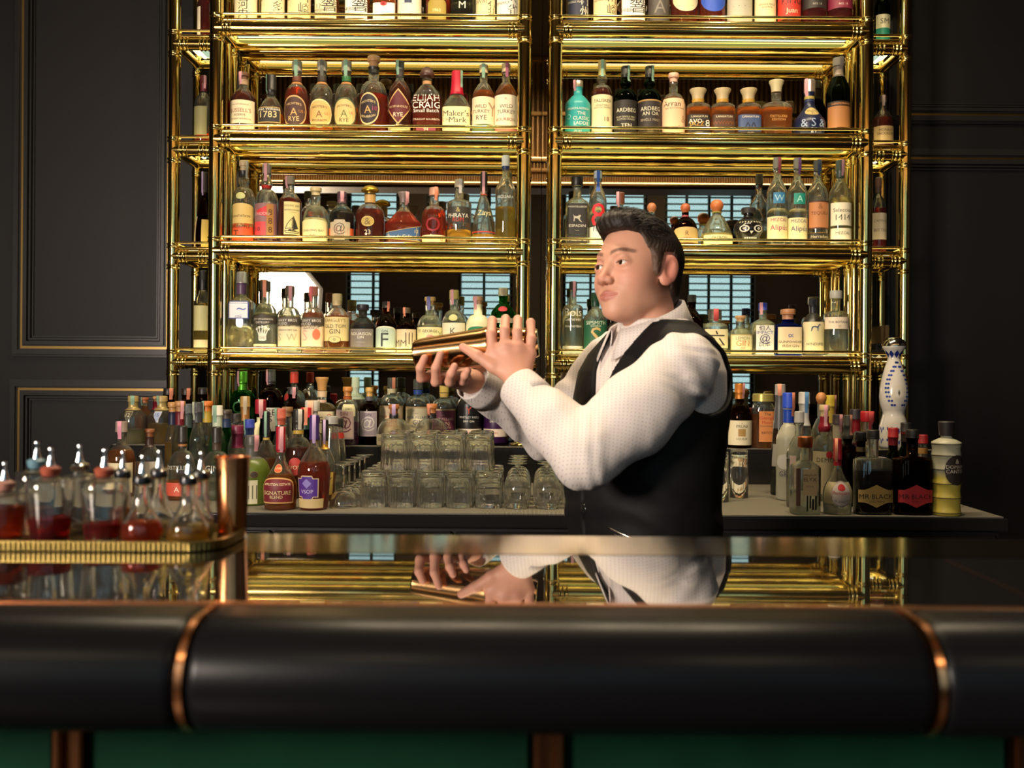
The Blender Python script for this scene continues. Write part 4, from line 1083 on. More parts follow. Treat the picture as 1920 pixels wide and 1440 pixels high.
# ---- lowest shelf, right rack
row('on right rack lowest shelf', 'bottles on the lowest shelf of the right rack', SZ[0], YB, [
 (GB, 'clear dark bottle with white script lettering, first', 1074, 528, 38, 'cy', 'clear', 'water', 0.6, 'screw', '#3a3a34', [('none', .45, .2, 76, '', [('Bols', .62, .28, WHT, 0, .02), ('Genever', .15, .24, WHT, 0, .02), ('Amsterdam', -.32, .2, WHT)]), ('rect', .07, .045, 80, '#c8c4b4', [])], dict(st=(PK, 15))),
 (GB, 'gin bottle with dark green swan label and green cap', 1116, 549, 44, 'wh', 'clear', 'water', 0.5, 'screw', '#1f4a34', [('rect', .33, .22, 74, '#1f5a3e', [('SIPSMITH', .80, .14, '#d8e0c8', 0, .02), ('London', .58, .09, '#c8d0b8'), ('S', -.2, .7, '#c8a868')]), ('rect', .06, .05, 74, '#2a7a50', [('London', 0, .4, '#d8e0c8')])], dict(foil=('#1f4a34', .78))),
 (GB, 'black gin bottle just behind the face', 1163, 578, 42, 'wh', 'black', None, 0, 'screw', BLK, [('none', .52, .06, 70, '', [('DISTILLERS', 0, .4, '#c8c4b8'), ('*', -.9, .6, '#c8c4b8')])], dict(opaque='#17130f')),
 (GB, 'dark brown bottle with black cap behind the shirt collar', 1297, 553, 42, 'wh', 'brown', 'dark', 0.6, 'screw', '#2a2624', []),
 (GB, 'hexagonal gin bottle with big brush character on cream', 1340, 580, 48, 'de', 'clear', 'water', 0.5, 'screw', '#3f3a34', [('rect', .36, .20, 50, '#e5d6a6', [('六', .05, .62, '#1f1c18', 0, .03), ('ROKU', -.68, .1, '#5a4a30', .35)])], dict(st=('#c84a4a', 0))),
 (GB, 'small round gin bottle with cork and flowery label', 1388, 592, 46, 'mi', 'clear', 'water', 0.5, 'cork', '#c89a6a', [('rect', .28, .24, 62, '#e8dcae', [('LEMON', .62, .16, '#7a8a4a'), ('GIN', .1, .30, '#c8863a', 0, .03), ('oo', -.4, .16, '#c8803a')], '#c8b070')]),
 (GB, 'clear square gin bottle with blue printed characters and crest', 1430, 568, 41, 'sq', 'clear', 'water', 0.6, 'screw', '#2a3a9a', [('rect', .30, .27, 40, '#e9e4d6', [('伯人', .82, .14, '#2a2a4a'), ('IMPACT', .50, .15, '#3a3a8a', 0, .03), ('@', .05, .26, '#3a3a6a'), ('日本', -.3, .14, '#2a2a4a'), ('DRY GIN', -.82, .11, '#3a3a6a', 0, .02)])], dict(st=(PK, -35))),
 (GB, 'cobalt blue gin bottle with cream fish label and cork', 1477, 580, 49, 'de', 'blue', 'water', 0.5, 'cork', '#b8805a', [('rect', .33, .28, 52, '#e2cda6', [('∝', .35, .3, '#3a5a9a'), ('GUNPOWDER', -.12, .13, '#26221e', 0, .03), ('IRISH GIN', -.42, .10, '#26221e', 0, .02)])]),
 (GB, 'dark gin bottle with cream greyhound label', 1524, 560, 40, 'wh', 'black', None, 0, 'screw', '#20202c', [('rect', .32, .27, 80, '#e2d3a4', [('WINDSPIEL', -.42, .13, '#2a2a2a', 0, .01)])], dict(opaque='#17140f', foil=('#1c1c28', .76))),
 (GB, 'wide clear gin bottle with embossed foot and white stopper', 1567, 545, 46, 'cy', 'clear', 'water', 0.55, 'wide', '#ded6c4', [('rect', .50, .09, 76, '#e3d0b8', [('THE BOTANIST', .15, .22, '#3a342c', 0, .01), ('22', -.55, .18, '#8a5a3a')])]),
])
# greyhound silhouette on its label
def label_shape(bname, pts, col, z0, sc, nm='hound_print', flat=None):
    for o in bpy.data.objects:
        if o.get('label', '').startswith(bname):
            R_ = 40/2*YB/FPX
            v = [((p[0]*sc), -flat if flat else -math.sqrt(max(1e-6, (R_+0.0016)**2 - (p[0]*sc)**2)), z0 + p[1]*sc) for p in pts]
            L_ = [c for c in o.children if c.name.startswith('label')][0]
            mesh(nm, v, [tuple(range(len(v)))], hexmat(col, 0.6), L_, smooth=False)
label_shape('dark gin bottle with cream greyhound', [(-1, -.75), (-.85, -.75), (-.7, -.2), (-.45, .1), (.25, -.05), (.3, -.75), (.45, -.75), (.5, -.1), (.68, .45), (1.05, .5), (1.0, .62), (.72, .75), (.55, .6), (.35, .25), (-.4, .36), (-.78, .22), (-.95, -.1)], '#3f4f66', 0.125, 0.021)

label_shape('square mezcal bottle with black label', [(-1, .7), (-.75, .3), (-.8, -.75), (-.62, -.75), (-.5, -.1), (.1, -.2), (.6, -.8), (1.0, -.95), (.9, -.8), (.55, -.4), (.5, .1), (.75, .35), (.6, .65), (.45, .5), (.3, .7), (.2, .35), (-.5, .3), (-.8, .55)], '#b8b0a0', 0.118, 0.021, 'wolf_print', 43/2*YB/FPX*0.9 + 0.0025)
# skull shaped bottle
def skull_bottle(x, top, w, Y, zb):
    R = w/2*Y/FPX
    h = at(x, top, Y).z - zb
    X = at(x, 460, Y).x
    r = empty('skull_bottle', (X, Y, zb))
    tag(r, 'black skull shaped bottle with white painted eyes on third shelf', 'bottle', 'bottles on the third shelf of the right rack')
    P = [(0.001, 0), (R*.6, 0), (R*.68, h*.05), (R*.72, h*.16), (R*.8, h*.24), (R*1.0, h*.36), (R*1.02, h*.48), (R*.92, h*.6), (R*.66, h*.69), (R*.38, h*.74), (R*.33, h*.80), (R*.36, h*.86)]
    MB().lathe(P, 24).build('body', pmat('skull_black', (0.012, 0.010, 0.010), 0.15), r, smooth=True)
    MB().lathe([(R*.34, h*.84), (R*.5, h*.85), (R*.52, h*.97), (R*.45, h), (0.001, h)], 16).build('cap', hexmat('#2a2624'), r, autosmooth=40)
    S = Surf([(0, 0, 0)] + [(a, b, 0) for a, b in P], 1)
    wm, km = hexmat('#d8d2c2'), hexmat('#0c0a0a', 0.2)
    for s in (-1, 1):
        v, f = patch(S, h*.43, h*.085, .36, 'oval', .0006, th0=s*.5); e = mesh('eye_print', v, f, wm, r)
        v, f = patch(S, h*.43, h*.06, .25, 'oval', .0012, th0=s*.5); mesh('eye_socket', v, f, km, e)
        v, f = patch(S, h*.43, h*.03, .12, 'oval', .0018, th0=s*.5); mesh('pupil_print', v, f, hexmat('#b9b2a6'), e)
    v, f = patch(S, h*.33, h*.035, .13, 'tri', .0006); mesh('nose_print', v, f, wm, r)
    for k in range(6):
        v, f = patch(S, h*.19, h*.03, .07, 'rect', .0006, th0=(k-2.5)*.2, nu=3); mesh('tooth_print', v, f, wm, r)
    for k in range(9):
        v, f = patch(S, h*.60, h*.022, .06, 'oval', .0006, th0=(k-4)*.22, nu=6); mesh('crown_print', v, f, hexmat('#b8b088'), r)
skull_bottle(1403, 390, 54, YB, SZ[1])

# ---- narrow side racks
YS = 4.33
bottle(WB, 'red bottle with pale side label', 'on the left side rack top shelf', 'bottles on the side racks', 384, -40, 30, YS, SZ[3], 'bo', 'clear', 'ruby', .7, 'screw', BLK, [('rect', .3, .24, 30, '#d8c8b0', [], None, -50)])
bottle(LB, 'clear bottle with dark red cap', 'on left side rack second shelf', 'bottles on the side racks', 380, 143, 33, YS, SZ[2], 'bo', 'clear', 'red', .18, 'screw', '#5a1a1e', [('rect', .35, .2, 50, '#8a845a', [], None, -10)], foil=('#5a1a1e', .78), st=(PK, 40))
bottle(LB, 'dark brown bottle with wooden hanging tag', 'on left side rack third shelf', 'bottles on the side racks', 383, 323, 36, YS, SZ[1], 'be', 'brown', 'dark', .6, 'screw', '#2a2220', [('rect', .2, .18, 40, '#c8a850', [], None, 40), ('rect', .22, .2, 14, '#c9ac7c', [], None, -55)], st=(LI, -30))
bottle(LB, 'yellow bottle with pale label', 'on left side rack lowest shelf', 'bottles on the side racks', 380, 507, 31, YS, SZ[0], 'bo', 'clear', 'yellow', .6, 'screw', '#26242a', [('rect', .42, .15, 70, '#c8c08a', []), ('rect', .1, .06, 70, '#d8c8a0', [])], foil=('#2a2a30', .76))
bottle(WB, 'green and white labelled bottle', 'on the right side rack top shelf', 'bottles on the side racks', 1652, -35, 28, YS, SZ[3], 'bo', 'dkgreen', 'dark', .7, 'screw', BLK, [('rect', .38, .10, 70, '#cfc9a8', [('SM', 0, .4, '#3a3a30')]), ('rect', .19, .09, 70, '#1f7a6a', [])])
bottle(WB, 'amber bottle with cream label', 'on right side rack second shelf', 'bottles on the side racks', 1654, 180, 37, YS, SZ[2], 'wh', 'clear', 'dark', .6, 'screw', '#3a2a22', [('rect', .27, .16, 76, '#c8a878', [('MONKEY\nSHOULDER', .35, .45, '#3a2a1a', 0, .02)])], st=('#9a8478', -10))
bottle(LB, 'dark bottle with long white label and red foot', 'on right side rack third shelf', 'bottles on the side racks', 1646, 333, 29, YS, SZ[1], 'bo', 'clear', 'ruby', .6, 'screw', '#8a6058', [('rect', .36, .17, 76, '#bfae98', [('CAMPARI', .4, .2, '#6a5a52', 0, .02), ('BITTER', -.3, .12, '#6a5a52')])], foil=('#8a6a60', .80))
# rolled menus and a folder on the lowest right side shelf
for k, (px, dz) in enumerate(((1628, 0.0), (1643, 0.0), (1635.5, 0.0345))):
    p = at(px, 640, 4.30)
    rl = MB().lathe([(0.004, 0), (0.0165, 0), (0.0165, 0.20), (0.004, 0.20)], 16, axis='Y').build('rolled_menu', hexmat('#1c1a19', 0.4), smooth=False, loc=(p.x, 4.215, SZ[0] + 0.0172 + dz*0.9))
    tag(rl, ['black rolled menu lying nearest the brass post', 'black rolled menu lying nearer the outer wall', 'black rolled menu resting on top of two others'][k], 'menu', 'rolled menus on the side rack')
fo = MB().bbox(-0.009, 0.009, -0.085, 0.085, 0.0, 0.15, 0.002).build('leather_folder', hexmat('#6a5236', 0.5), loc=(1.616, 4.345, SZ[0]))
tag(fo, 'tan leather folder standing beside the rolled menus', 'folder')
# ------------------------------------------------------------------ bottles on the raised rear step
PL = 'on the raised rear step'
G1 = 'bottles on the raised step'
def rz(name, desc, x, top, w, Y, pr, glass, liq, lvl, cap, capcol, labels, place=PL, **kw):
    bottle(name, desc, place, G1, x, top, w, Y, RSZ, pr, glass, liq, lvl, cap, capcol, labels, **kw)
rz(GB, 'emerald bottle with bright metallic green cap', 455, 696, 46, 4.05, 'mo', 'green', 'water', .6, 'screw', '#5cae2e', [('none', .5, .1, 60, '', [('O', 0, .9, '#1f5a2a')])], capm=.6, foil=('#5cae2e', .74, .6), st=(PK, -45))
rz(LB, 'tall black necked bottle with pale lettered label', 508, 693, 43, 4.08, 'mo', 'brown', 'black', .55, 'screw', '#4a4846', [('rect', .32, .16, 70, '#c9c2b4', [('GE', .6, .26, '#26221e', .2, .02), ('S', .05, .26, '#26221e', .2, .02)])], foil=('#3a3836', .80), st=(PK, -40))
rz(LB, 'clear bottle with bright red square cap', 552, 697, 39, 4.125, 'mo', 'clear', 'water', .3, 'screw', '#d23a2a', [('oval', .64, .05, 22, '#b0302a', [], None, -40)])
rz(LB, 'dark squat bottle with small black cap', 549, 726, 46, 3.95, 'wh', 'brown', 'black', .62, 'screw', '#2c2a2a', [], st=(PK, 30))
rz(GB, 'peach capped bottle with wooden cone stopper and dotted label', 604, 707, 50, 4.0, 'd2', 'clear', 'gold', .62, 'flare', '#cf9a58', [('rect', .33, .16, 72, '#d8c9a4', [('KE', .2, .3, '#3a342a', -.1, .02), ('o', .6, .26, '#c04a3a', .5), ('o', -.4, .3, '#c04a3a', .4)])], ring=[('#e3c49c', .70, .79), ('#d8b4a0', .62, .66)])
rz(GB, 'apothecary gin bottle with lilac monkey stamp label', 652, 725, 43, 3.95, 'mo', 'clear', 'purple', .40, 'cork', '#c8843c', [('rect', .36, .25, 52, '#c3a9a0', [('GIN', .72, .12, '#7a3a4a'), ('@', .0, .42, '#6a3a44')], '#a8949a', -8), ('rect', .60, .10, 34, '#d8cfa0', [('DRY', .2, .2, '#6a6444')], None, 18)], ring=[('#b8602a', .78, .83)])
rz(GB, 'tall bottle with long pale green neck stamp', 667, 707, 38, 4.125, 'mo', 'clear', 'green', .2, 'screw', '#cdd6b8', [], foil=('#cdd6b8', .66))
rz(GB, 'dark apothecary gin bottle with grey lilac monkey label', 693, 726, 37, 4.03, 'mo', 'brown', 'black', .6, 'cork', '#d8a85a', [('rect', .36, .22, 56, '#a89aa6', [('GIN', .72, .12, '#3a3040'), ('@', .0, .45, '#e0d8d0')], '#c8bcc0')], ring=[('#5a5a60', .76, .84)])
for x, col, tx, nm in ((735, '#e0c79e', '#c8502a', 'cream label in orange letters'), (784, '#e4d7ae', '#26386a', 'cream label in navy letters'), (833, '#6a2a44', '#d8c0a8', 'maroon label in pale letters')):
    rz(GB, 'round shouldered gin bottle with ' + nm, x, {735: 708, 784: 711, 833: 718}[x], 45, 4.125, 'mo', 'clear', 'water', .5, 'screw', {735: '#2c2a26', 784: '#3a3a36', 833: '#d2b05a'}[x],
       [('rect', .30, .27, 74, col, [('....', .62, .10, tx), ('FOUR PILLARS', .38, .16, tx, 0, .03), ('GIN', .10, .13, tx, .1, .03), ('STRENGTH', -.14, .07, tx)], '#c8a878')], ring=[({735: '#d8cba0', 784: '#2a4a9a', 833: '#d2b05a'}[x], .76, .83)], st=((OR, 30) if x == 735 else None))
for x, col, tx, nm in ((881, '#1b1918', '#d8502a', 'black bottle with orange tree emblem and white name'), (930, '#33103f', '#d8d0e0', 'deep purple bottle with white name and pale foot')):
    rz(GB, nm, x, 712, 45, 4.125, 'mo', 'black', None, 0, 'screw', BLK, [('none', .42, .16, 70, '', [('Y', .62, .36, tx, 0, .05), ('WHITLEY NEILL', -.05, .22, WHT, 0, .03), ('DRY GIN', -.45, .1, WHT)]), ('rect', .17, .06, 80, '#e0cdb8', [('GIN', 0, .3, '#b0402a')])], opaque=col)
rz(GB, 'dome shouldered clear bottle with cream band, left one', 739, 758, 63, 3.955, 'do', 'clear', 'water', .2, 'cork', '#a8683a', [('rect', .15, .13, 85, '#dcd0a8', [('LION BAY', .1, .34, '#4a4438', -.2)])], ring=[(BLK, .66, .745)], st=(LI, 5))
rz(GB, 'dome shouldered clear bottle with cream band, right one', 810, 757, 63, 3.955, 'do', 'clear', 'water', .2, 'cork', '#b8743f', [('rect', .15, .13, 85, '#dcd0a8', [('LION BAY', .1, .34, '#4a4438', -.2)])], ring=[(BLK, .66, .745)], st=(OR, -35))
rz(LB, 'dark bottle with cream paper label beside the waistcoat', 1344, 730, 36, 3.95, 'wh', 'brown', 'dark', .6, 'screw', BLK, [('rect', .32, .24, 76, '#d9ceac', [])])
rz(LB, 'dark round bottle with copper cap and cream square label', 1387, 719, 46, 3.95, 'mi', 'brown', 'dark', .6, 'screw', '#c47a34', [('rect', .24, .19, 76, '#dfd3b0', [('PRUNI', .52, .12, '#3a342c', 0, .02), ('■', .02, .3, '#a8854a'), ('o', .75, .06, '#26221c'), ('LIQUEUR', -.5, .08, '#5a5244')])], capm=.5, foil=('#c47a34', .76, .5), st=(PK, 40))
rz(WB, 'square jar of corn whiskey with gold screw lid', 1431, 738, 41, 3.95, 'ja', 'clear', 'amber', .62, 'screw', '#b9a85c', [('rect', .40, .28, 40, '#c97f48', [('The', .82, .1, '#3a2a1c'), ('Georgia\nMoon', .42, .34, '#b8322a', 0, .03), ('Corn Whiskey', .02, .11, '#3a4030'), ('BATCH', -.4, .08, '#3a2a1c')], None, 10)], capm=.5)
rz(WB, 'clear bottle with gold cap and dark triangle marked 12', 250, 742, 49, 3.95, 'wh', 'clear', 'pale', .30, 'screw', '#a8905a', [('tri', .56, .12, 24, '#4a4438', [('12', .4, .3, '#d8d0b8')], '#b8a878')], foil=('#b09a62', .70, .4), st=(GN, 15))
rz(WB, 'clear bottle with gold cap and blue triangle marked 15', 304, 742, 49, 3.95, 'wh', 'clear', 'gold', .42, 'screw', '#a8905a', [('tri', .56, .12, 24, '#9aa6c8', [('15', .4, .3, '#3a4a7a')], '#e0d8c0')], foil=('#b09a62', .70, .4), st=(GN, -30))
rz(WB, 'amber necked bottle with copper coloured cork', 272, 745, 34, 4.085, 'wh', 'clear', 'amber', .8, 'cork', '#a8643c', [], st=(GN, -45))
rz(WB, 'slim bottle with crimson neck foil marked 12', 291, 743, 21, 4.17, 'wh', 'clear', 'amber', .6, 'cork', '#b8885a', [], foil=('#8c1a30', .70))
rz(LB, 'tall dark bottle with orange stamp, nearest the wall panel', 317, 728, 32, 4.1, 'ct', 'brown', 'black', .6, 'screw', '#221c1c', [], st=(OR, 45))
rz(LB, 'tall dark bottle with black round cap, middle of three', 350, 728, 31, 4.1, 'ct', 'brown', 'black', .6, 'screw', '#221c1c', [], st=(OR, 40))
rz(LB, 'tall dark bottle with black round cap, next to brass post', 381, 727, 30, 4.12, 'ct', 'brown', 'black', .6, 'screw', '#221c1c', [])
# tall painted ceramic tequila decanter
def ceramic_decanter(x, top, w, Y, zb):
    R = w/2*Y/FPX; h = at(x, top, Y).z - zb; X = at(x, 700, Y).x
    r = empty('ceramic_decanter', (X, Y, zb))
    tag(r, 'white ceramic decanter with blue painted leaves and silver dome cap', 'bottle')
    k = h
    P = [(0.001, 0), (R*.95, 0), (R*1.02, .02*k), (R*1.05, .10*k), (R*.98, .20*k), (R*.80, .28*k), (R*.74, .315*k), (R*.80, .345*k), (R*.95, .40*k), (R*1.0, .46*k), (R*.96, .54*k), (R*.82, .64*k), (R*.64, .72*k), (R*.46, .79*k), (R*.42, .815*k), (R*.46, .835*k), (R*.62, .87*k), (R*.80, .905*k), (R*.82, .915*k), (R*.5, .917*k)]
    cer = pmat('white_ceramic', (0.62, 0.57, 0.50), 0.18)
    MB().lathe(P, 32).build('body', cer, r, smooth=True)
    MB().lathe([(R*.84, .917*k), (R*.83, .93*k), (R*.74, .965*k), (R*.5, .99*k), (0.001, k)], 24).build('cap', pmat('silver', (0.75, 0.72, 0.66), 0.12, 1.0), r, smooth=True)
    S = Surf([(0, 0, 0)] + [(a, b, 0) for a, b in P], 1)
    blue = hexmat('#1f2c7a', 0.25); leaf = hexmat('#27408f', 0.25)
    for i in range(9):
        v, f = patch(S, .845*k, .035*k, math.pi/9, 'diam', .0006, th0=2*math.pi*i/9, nu=6); mesh('point_print', v, f, blue, r)
    # leafy wreath
    for s in (-1, 1):
        for i in range(11):
            t = i/10
            zz = (.39 + .38*t)*k
            th = s*(.92*math.sin(math.pi*(0.12+.88*t))**.8)*.95
            for q in (-1, 1):
                v, f = patch(S, zz, .010*k, .10*(R/(S.rs(zz)[0])), 'oval', .0006, th0=th + q*.10, nu=5, nv=2)
                mesh('leaf_print', v, f, leaf, r)
    v, f = patch(S, .50*k, .07*k, .42, 'oval', .0006, nu=16); m_ = mesh('medallion', v, f, hexmat('#cfc4b0', 0.25), r)
    v, f = patch(S, .50*k, .05*k, .30, 'oval', .0010, nu=16); mesh('medallion_face', v, f, cer, m_)
    v, f = patch(S, .50*k, .03*k, .08, 'diam', .0014, nu=6); mesh('agave_print', v, f, hexmat('#4a4a3a'), m_)
    for i in range(10):
        th = 2*math.pi*i/10
        for zz, hh in ((.16, .022), (.06, .018)):
            for q in (-1, 0, 1):
                v, f = patch(S, (zz + .02*abs(q))*k, hh*k*(.7 if q else 1), .06, 'oval', .0006, th0=th + q*.14, nu=5, nv=2)
                mesh('leaf_print', v, f, leaf, r)
ceramic_decanter(1676, 632, 52, 3.985, RSZ)

# ------------------------------------------------------------------ bottles on the lower counter
G2, G3 = 'bottles at the left end of the back counter', 'bottles at the right end of the back counter'
def cz(g, name, desc, x, top, w, Y, pr, glass, liq, lvl, cap, capcol, labels, place='', **kw):
    bottle(name, desc, place, g, x, top, w, Y, CZ + 0.0003, pr, glass, liq, lvl, cap, capcol, labels, **kw)
# back row, left
cz(G2, WB, 'bottle with cork top over navy neck foil', 324, 754, 27, 3.79, 'ct', 'clear', 'gold', .5, 'cork', '#b8864e', [], 'among green bottles', foil=('#22233f', .72))
cz(G2, LB, 'emerald green bottle with dark grey capped neck', 353, 757, 28, 3.79, 'ct', 'green', 'green', .66, 'screw', '#4a5258', [], 'behind the clear round bottles', foil=('#3f4a48', .70))
cz(G2, LB, 'bottle with bright orange stopper and yellow neck', 389, 752, 31, 3.79, 'ct', 'clear', 'green', .3, 'cork', '#d0742a', [], 'left end of counter', foil=('#b89a3a', .74), st=(GN, -35))
cz(G2, LB, 'green bottle with dark cork and navy neck foil', 425, 768, 30, 3.79, 'ct', 'green', 'water', .5, 'cork', '#4a4038', [], 'left end of counter', foil=('#2a3a5a', .76))
cz(G2, WB, 'bottle with cork top over dark red neck foil', 338, 752, 29, 3.665, 'ct', 'clear', 'amber', .4, 'cork', '#b08050', [], 'left end of counter', foil=('#6a1a24', .72), st=(PK, 45))
cz(G2, LB, 'bottle with charcoal cap and pale grey stamp', 371, 754, 30, 3.665, 'ct', 'clear', 'water', .5, 'screw', '#3a3c40', [], 'left end of counter', foil=('#3a3a3e', .76), st=('#a8b09a', -35))
cz(G2, LB, 'bottle with white cap over pale stamped neck', 408, 760, 31, 3.665, 'ct', 'clear', 'green', .62, 'screw', '#dcd6c8', [], 'left end of counter', foil=('#b8c2ac', .72), st=(GN, -10))
cz(G2, LB, 'slim bottle with plain black cap', 443, 775, 31, 3.62, 'ct', 'clear', 'water', .4, 'screw', '#1e1b1a', [], 'behind the maroon capped bottle', st=None)
cz(G2, LB, 'slim bottle with bronze gold neck foil', 460, 743, 29, 3.79, 'ct', 'clear', 'pale', .4, 'screw', '#a8864a', [], 'left end of counter', foil=('#a8743e', .72, .3), st=('#b8a890', 15))
cz(G2, LB, 'bottle with bright blue cap and grey green stamp', 468, 786, 31, 3.50, 'ct', 'clear', 'water', .4, 'screw', '#2c3a9a', [], 'left end of counter', foil=('#2f3f78', .76), st=(GN, -50))
cz(G2, LB, 'broad bottle with ribbed crimson cap and cream neck strip', 489, 749, 41, 3.62, 'mo', 'dkgreen', 'dark', .5, 'wide', '#a0182c', [('rect', .70, .10, 30, '#d8cfa0', [], None, -20)], 'left end of counter', st=('#d8a0a0', 20))
cz(G2, LB, 'slim clear bottle with red and green strip stamp', 526, 766, 33, 3.60, 'ct', 'clear', 'pale', .3, 'screw', '#b85a48', [], 'left end of counter', foil=('#a8503a', .80), st=(GN, -40))
cz(G2, LB, 'slim clear bottle with brown cork top', 539, 763, 31, 3.725, 'ct', 'clear', 'pale', .4, 'cork', '#8a6440', [], 'behind the red capped rum bottle', st=None)
cz(G2, LB, 'green bottle with glossy red cap and orange stamp', 574, 764, 33, 3.55, 'ct', 'dkgreen', 'dark', .5, 'screw', '#c01a2c', [], 'left end of counter', foil=('#1f3a2a', .74), st=(OR, 10))
cz(G2, LB, 'white necked bottle with peach stamp on cap', 586, 751, 35, 3.68, 'ct', 'clear', 'pale', .4, 'wide', '#e0d8c8', [], 'left end of counter', foil=('#d8d4c8', .76), st=('#e8b090', 0))
# front rows, left
cz(G2, WB, 'amber whisky bottle with pink stamp and cream label', 228, 790, 51, 3.35, 'mi', 'clear', 'amber', .62, 'screw', '#8a7a70', [('rect', .26, .20, 74, '#d9c9a2', [('IO', .2, .3, '#5a4a3a')])], 'at the far left', st=('#cf88a0', 5))
cz(G2, WB, 'clear bottle with dark wooden stopper and brown neck', 281, 804, 43, 3.47, 'wh', 'clear', 'amber', .4, 'cork', '#8a5430', [('rect', .30, .2, 70, '#b9b0a0', [])], 'left end of counter', foil=('#3a2622', .72))
cz(G2, WB, 'round clear bottle with black cap and copper ring', 343, 798, 57, 3.30, 'do', 'clear', 'orange', .26, 'screw', '#26221f', [('none', .44, .1, 60, '', [('DISTILLED', 0, .4, '#b0aa98')]), ('rect', .15, .09, 70, '#c8523a', [('A', 0, .4, '#e8d8c0')])], 'left end of counter', ring=[('#a8703c', .72, .75)], foil=('#2c2622', .70))
cz(G2, GB, 'round clear bottle with black cap and dark netted neck', 407, 800, 59, 3.30, 'do', 'clear', 'water', .3, 'screw', '#26221f', [('none', .44, .1, 60, '', [('GIN', 0, .4, '#b8b2a0')])], 'left end of counter', foil=('#4a3a30', .68))
cz(G2, LB, 'clear bottle with metallic maroon neck capsule', 446, 797, 36, 3.40, 'ct', 'clear', 'water', .3, 'screw', '#6a1f3a', [], 'left end of counter', foil=('#6a1f3a', .68, .4))
cz(G2, RB, 'frosted olive green rum bottle with grey stopper and dark label', 474, 816, 65, 3.18, 'mi', 'olive', 'water', .5, 'screw', '#4a4844', [('rect', .20, .17, 30, '#26241e', [('CO', .78, .14, '#d8d0b8'), ('8', .1, .6, '#c8c0a0')], '#b8b088', -30), ('rect', .20, .17, 16, '#c8c2a0', [('|||', 0, .6, '#6a6450')], None, 18), ('oval', .45, .05, 14, '#3a2c20', [], '#8a6a3a', 22)], opaque='#55641e', foil=('#55544e', .66), st=(PK, 50))
cz(G2, LB, 'amber cognac bottle with black and gold neck', 500, 771, 43, 3.40, 'co', 'clear', 'amber', .44, 'screw', '#22202a', [], 'left end of counter', foil=('#24222c', .66), ring=[('#b89a4a', .66, .69)], st=(GN, 0))
cz(G2, RB, 'rum bottle with red neck and wine coloured estate label', 527, 800, 61, 3.075, 'ap', 'clear', 'amber', .42, 'screw', '#a3172b', [('arch', .24, .155, 66, '#6e1a24', [('APPLETON ESTATE', .48, .17, '#e8d4a4', 0, .02), ('SIGNATURE', -.18, .16, '#d8c890'), ('BLEND', -.5, .12, '#d8c890')], '#c89a5a'), ('oval', .50, .05, 26, '#c8502a', [('1749', 0, .4, '#e8d090')], '#d8b070')], 'in front', foil=('#a3172b', .69, .2), st=(PK, 25))
cz(G2, LB, 'dark red cognac bottle with purple capsule and violet label', 590, 778, 61, 3.075, 'co', 'clear', 'red', .50, 'screw', '#3f2a6a', [('orn', .24, .13, 44, '#4f2a86', [('VSOP', -.3, .16, '#c8b8d8'), ('◆', .35, .3, '#8a7ac0')], '#c8b088', -14), ('rect', .075, .05, 60, '#c8b07a', [], None, -8)], 'in front', foil=('#4a3a78', .76, .2), st=(LI, 8))
cz(G2, LB, 'cognac bottle with tall gold capsule and black top', 610, 787, 42, 3.28, 'co', 'clear', 'amber', .35, 'screw', '#26221e', [('rect', .22, .14, 60, '#d8b85a', [('SSY', .3, .26, '#3a2a18', .3, .02)])], 'left end of counter', foil=('#c9963a', .64, .6), st=(LI, 0))
cz(G2, LB, 'brandy bottle with black cap and red apple label', 560, 767, 51, 3.37, 'mi', 'clear', 'dark', .56, 'screw', '#1f1d1c', [('oval', .36, .1, 30, '#b8342c', [('VOP', -.1, .3, '#e8d0a0', 0, .02)])], 'left end of counter', foil=('#2a2622', .78), ring=[('#b8963a', .72, .76)], st=('#c8c0b0', 30))
cz(G2, LB, 'sloping clear bottle with silver cap', 622, 780, 43, 3.455, 'ci', 'clear', 'water', .2, 'screw', '#9a9690', [], 'beside the glasses')
cz(G2, LB, 'sloping clear bottle with dark cap', 634, 784, 37, 3.60, 'ci', 'clear', 'water', .2, 'screw', '#2a2826', [], 'beside the glasses', ring=[('#b03028', .72, .80)])
# right group
cz(G3, VB, 'very tall clear bottle with grey tapering shoulder and silver cap', 1463, 720, 34, 3.54, 'ci', 'grey', 'water', .25, 'screw', '#8f8a84', [('rect', .36, .10, 70, '#8a8478', [])], foil=('#4c4c4e', .60), st=(OR, -20))
cz(G3, VB, 'frosted white bottle with bright blue capsule', 1479, 736, 45, 3.39, 'gg', 'clear', None, 0, 'screw', '#2246b8', [('oval', .36, .07, 50, '#c8c4bc', [], None, -30), ('none', .25, .04, 60, '', [('GREY', 0, .7, '#4a5068', -.3)])], opaque='#a8a590', foil=('#2046b0', .72), st=(OR, 35))
cz(G3, VB, 'clear bottle with brushed silver screw cap and pink side label', 1499, 771, 46, 3.21, 'wh', 'clear', 'water', .5, 'screw', '#a8a4a0', [('rect', .32, .22, 16, '#c8b0a8', [], None, -45)])
cz(G3, VB, 'bottle with white wrapped neck printed pink and blue', 1508, 735, 33, 3.70, 'ct', 'clear', 'water', .5, 'screw', '#d0ccc8', [], 'right end of counter', foil=('#c4c0ba', .66), st=('#5a8ab8', 10))
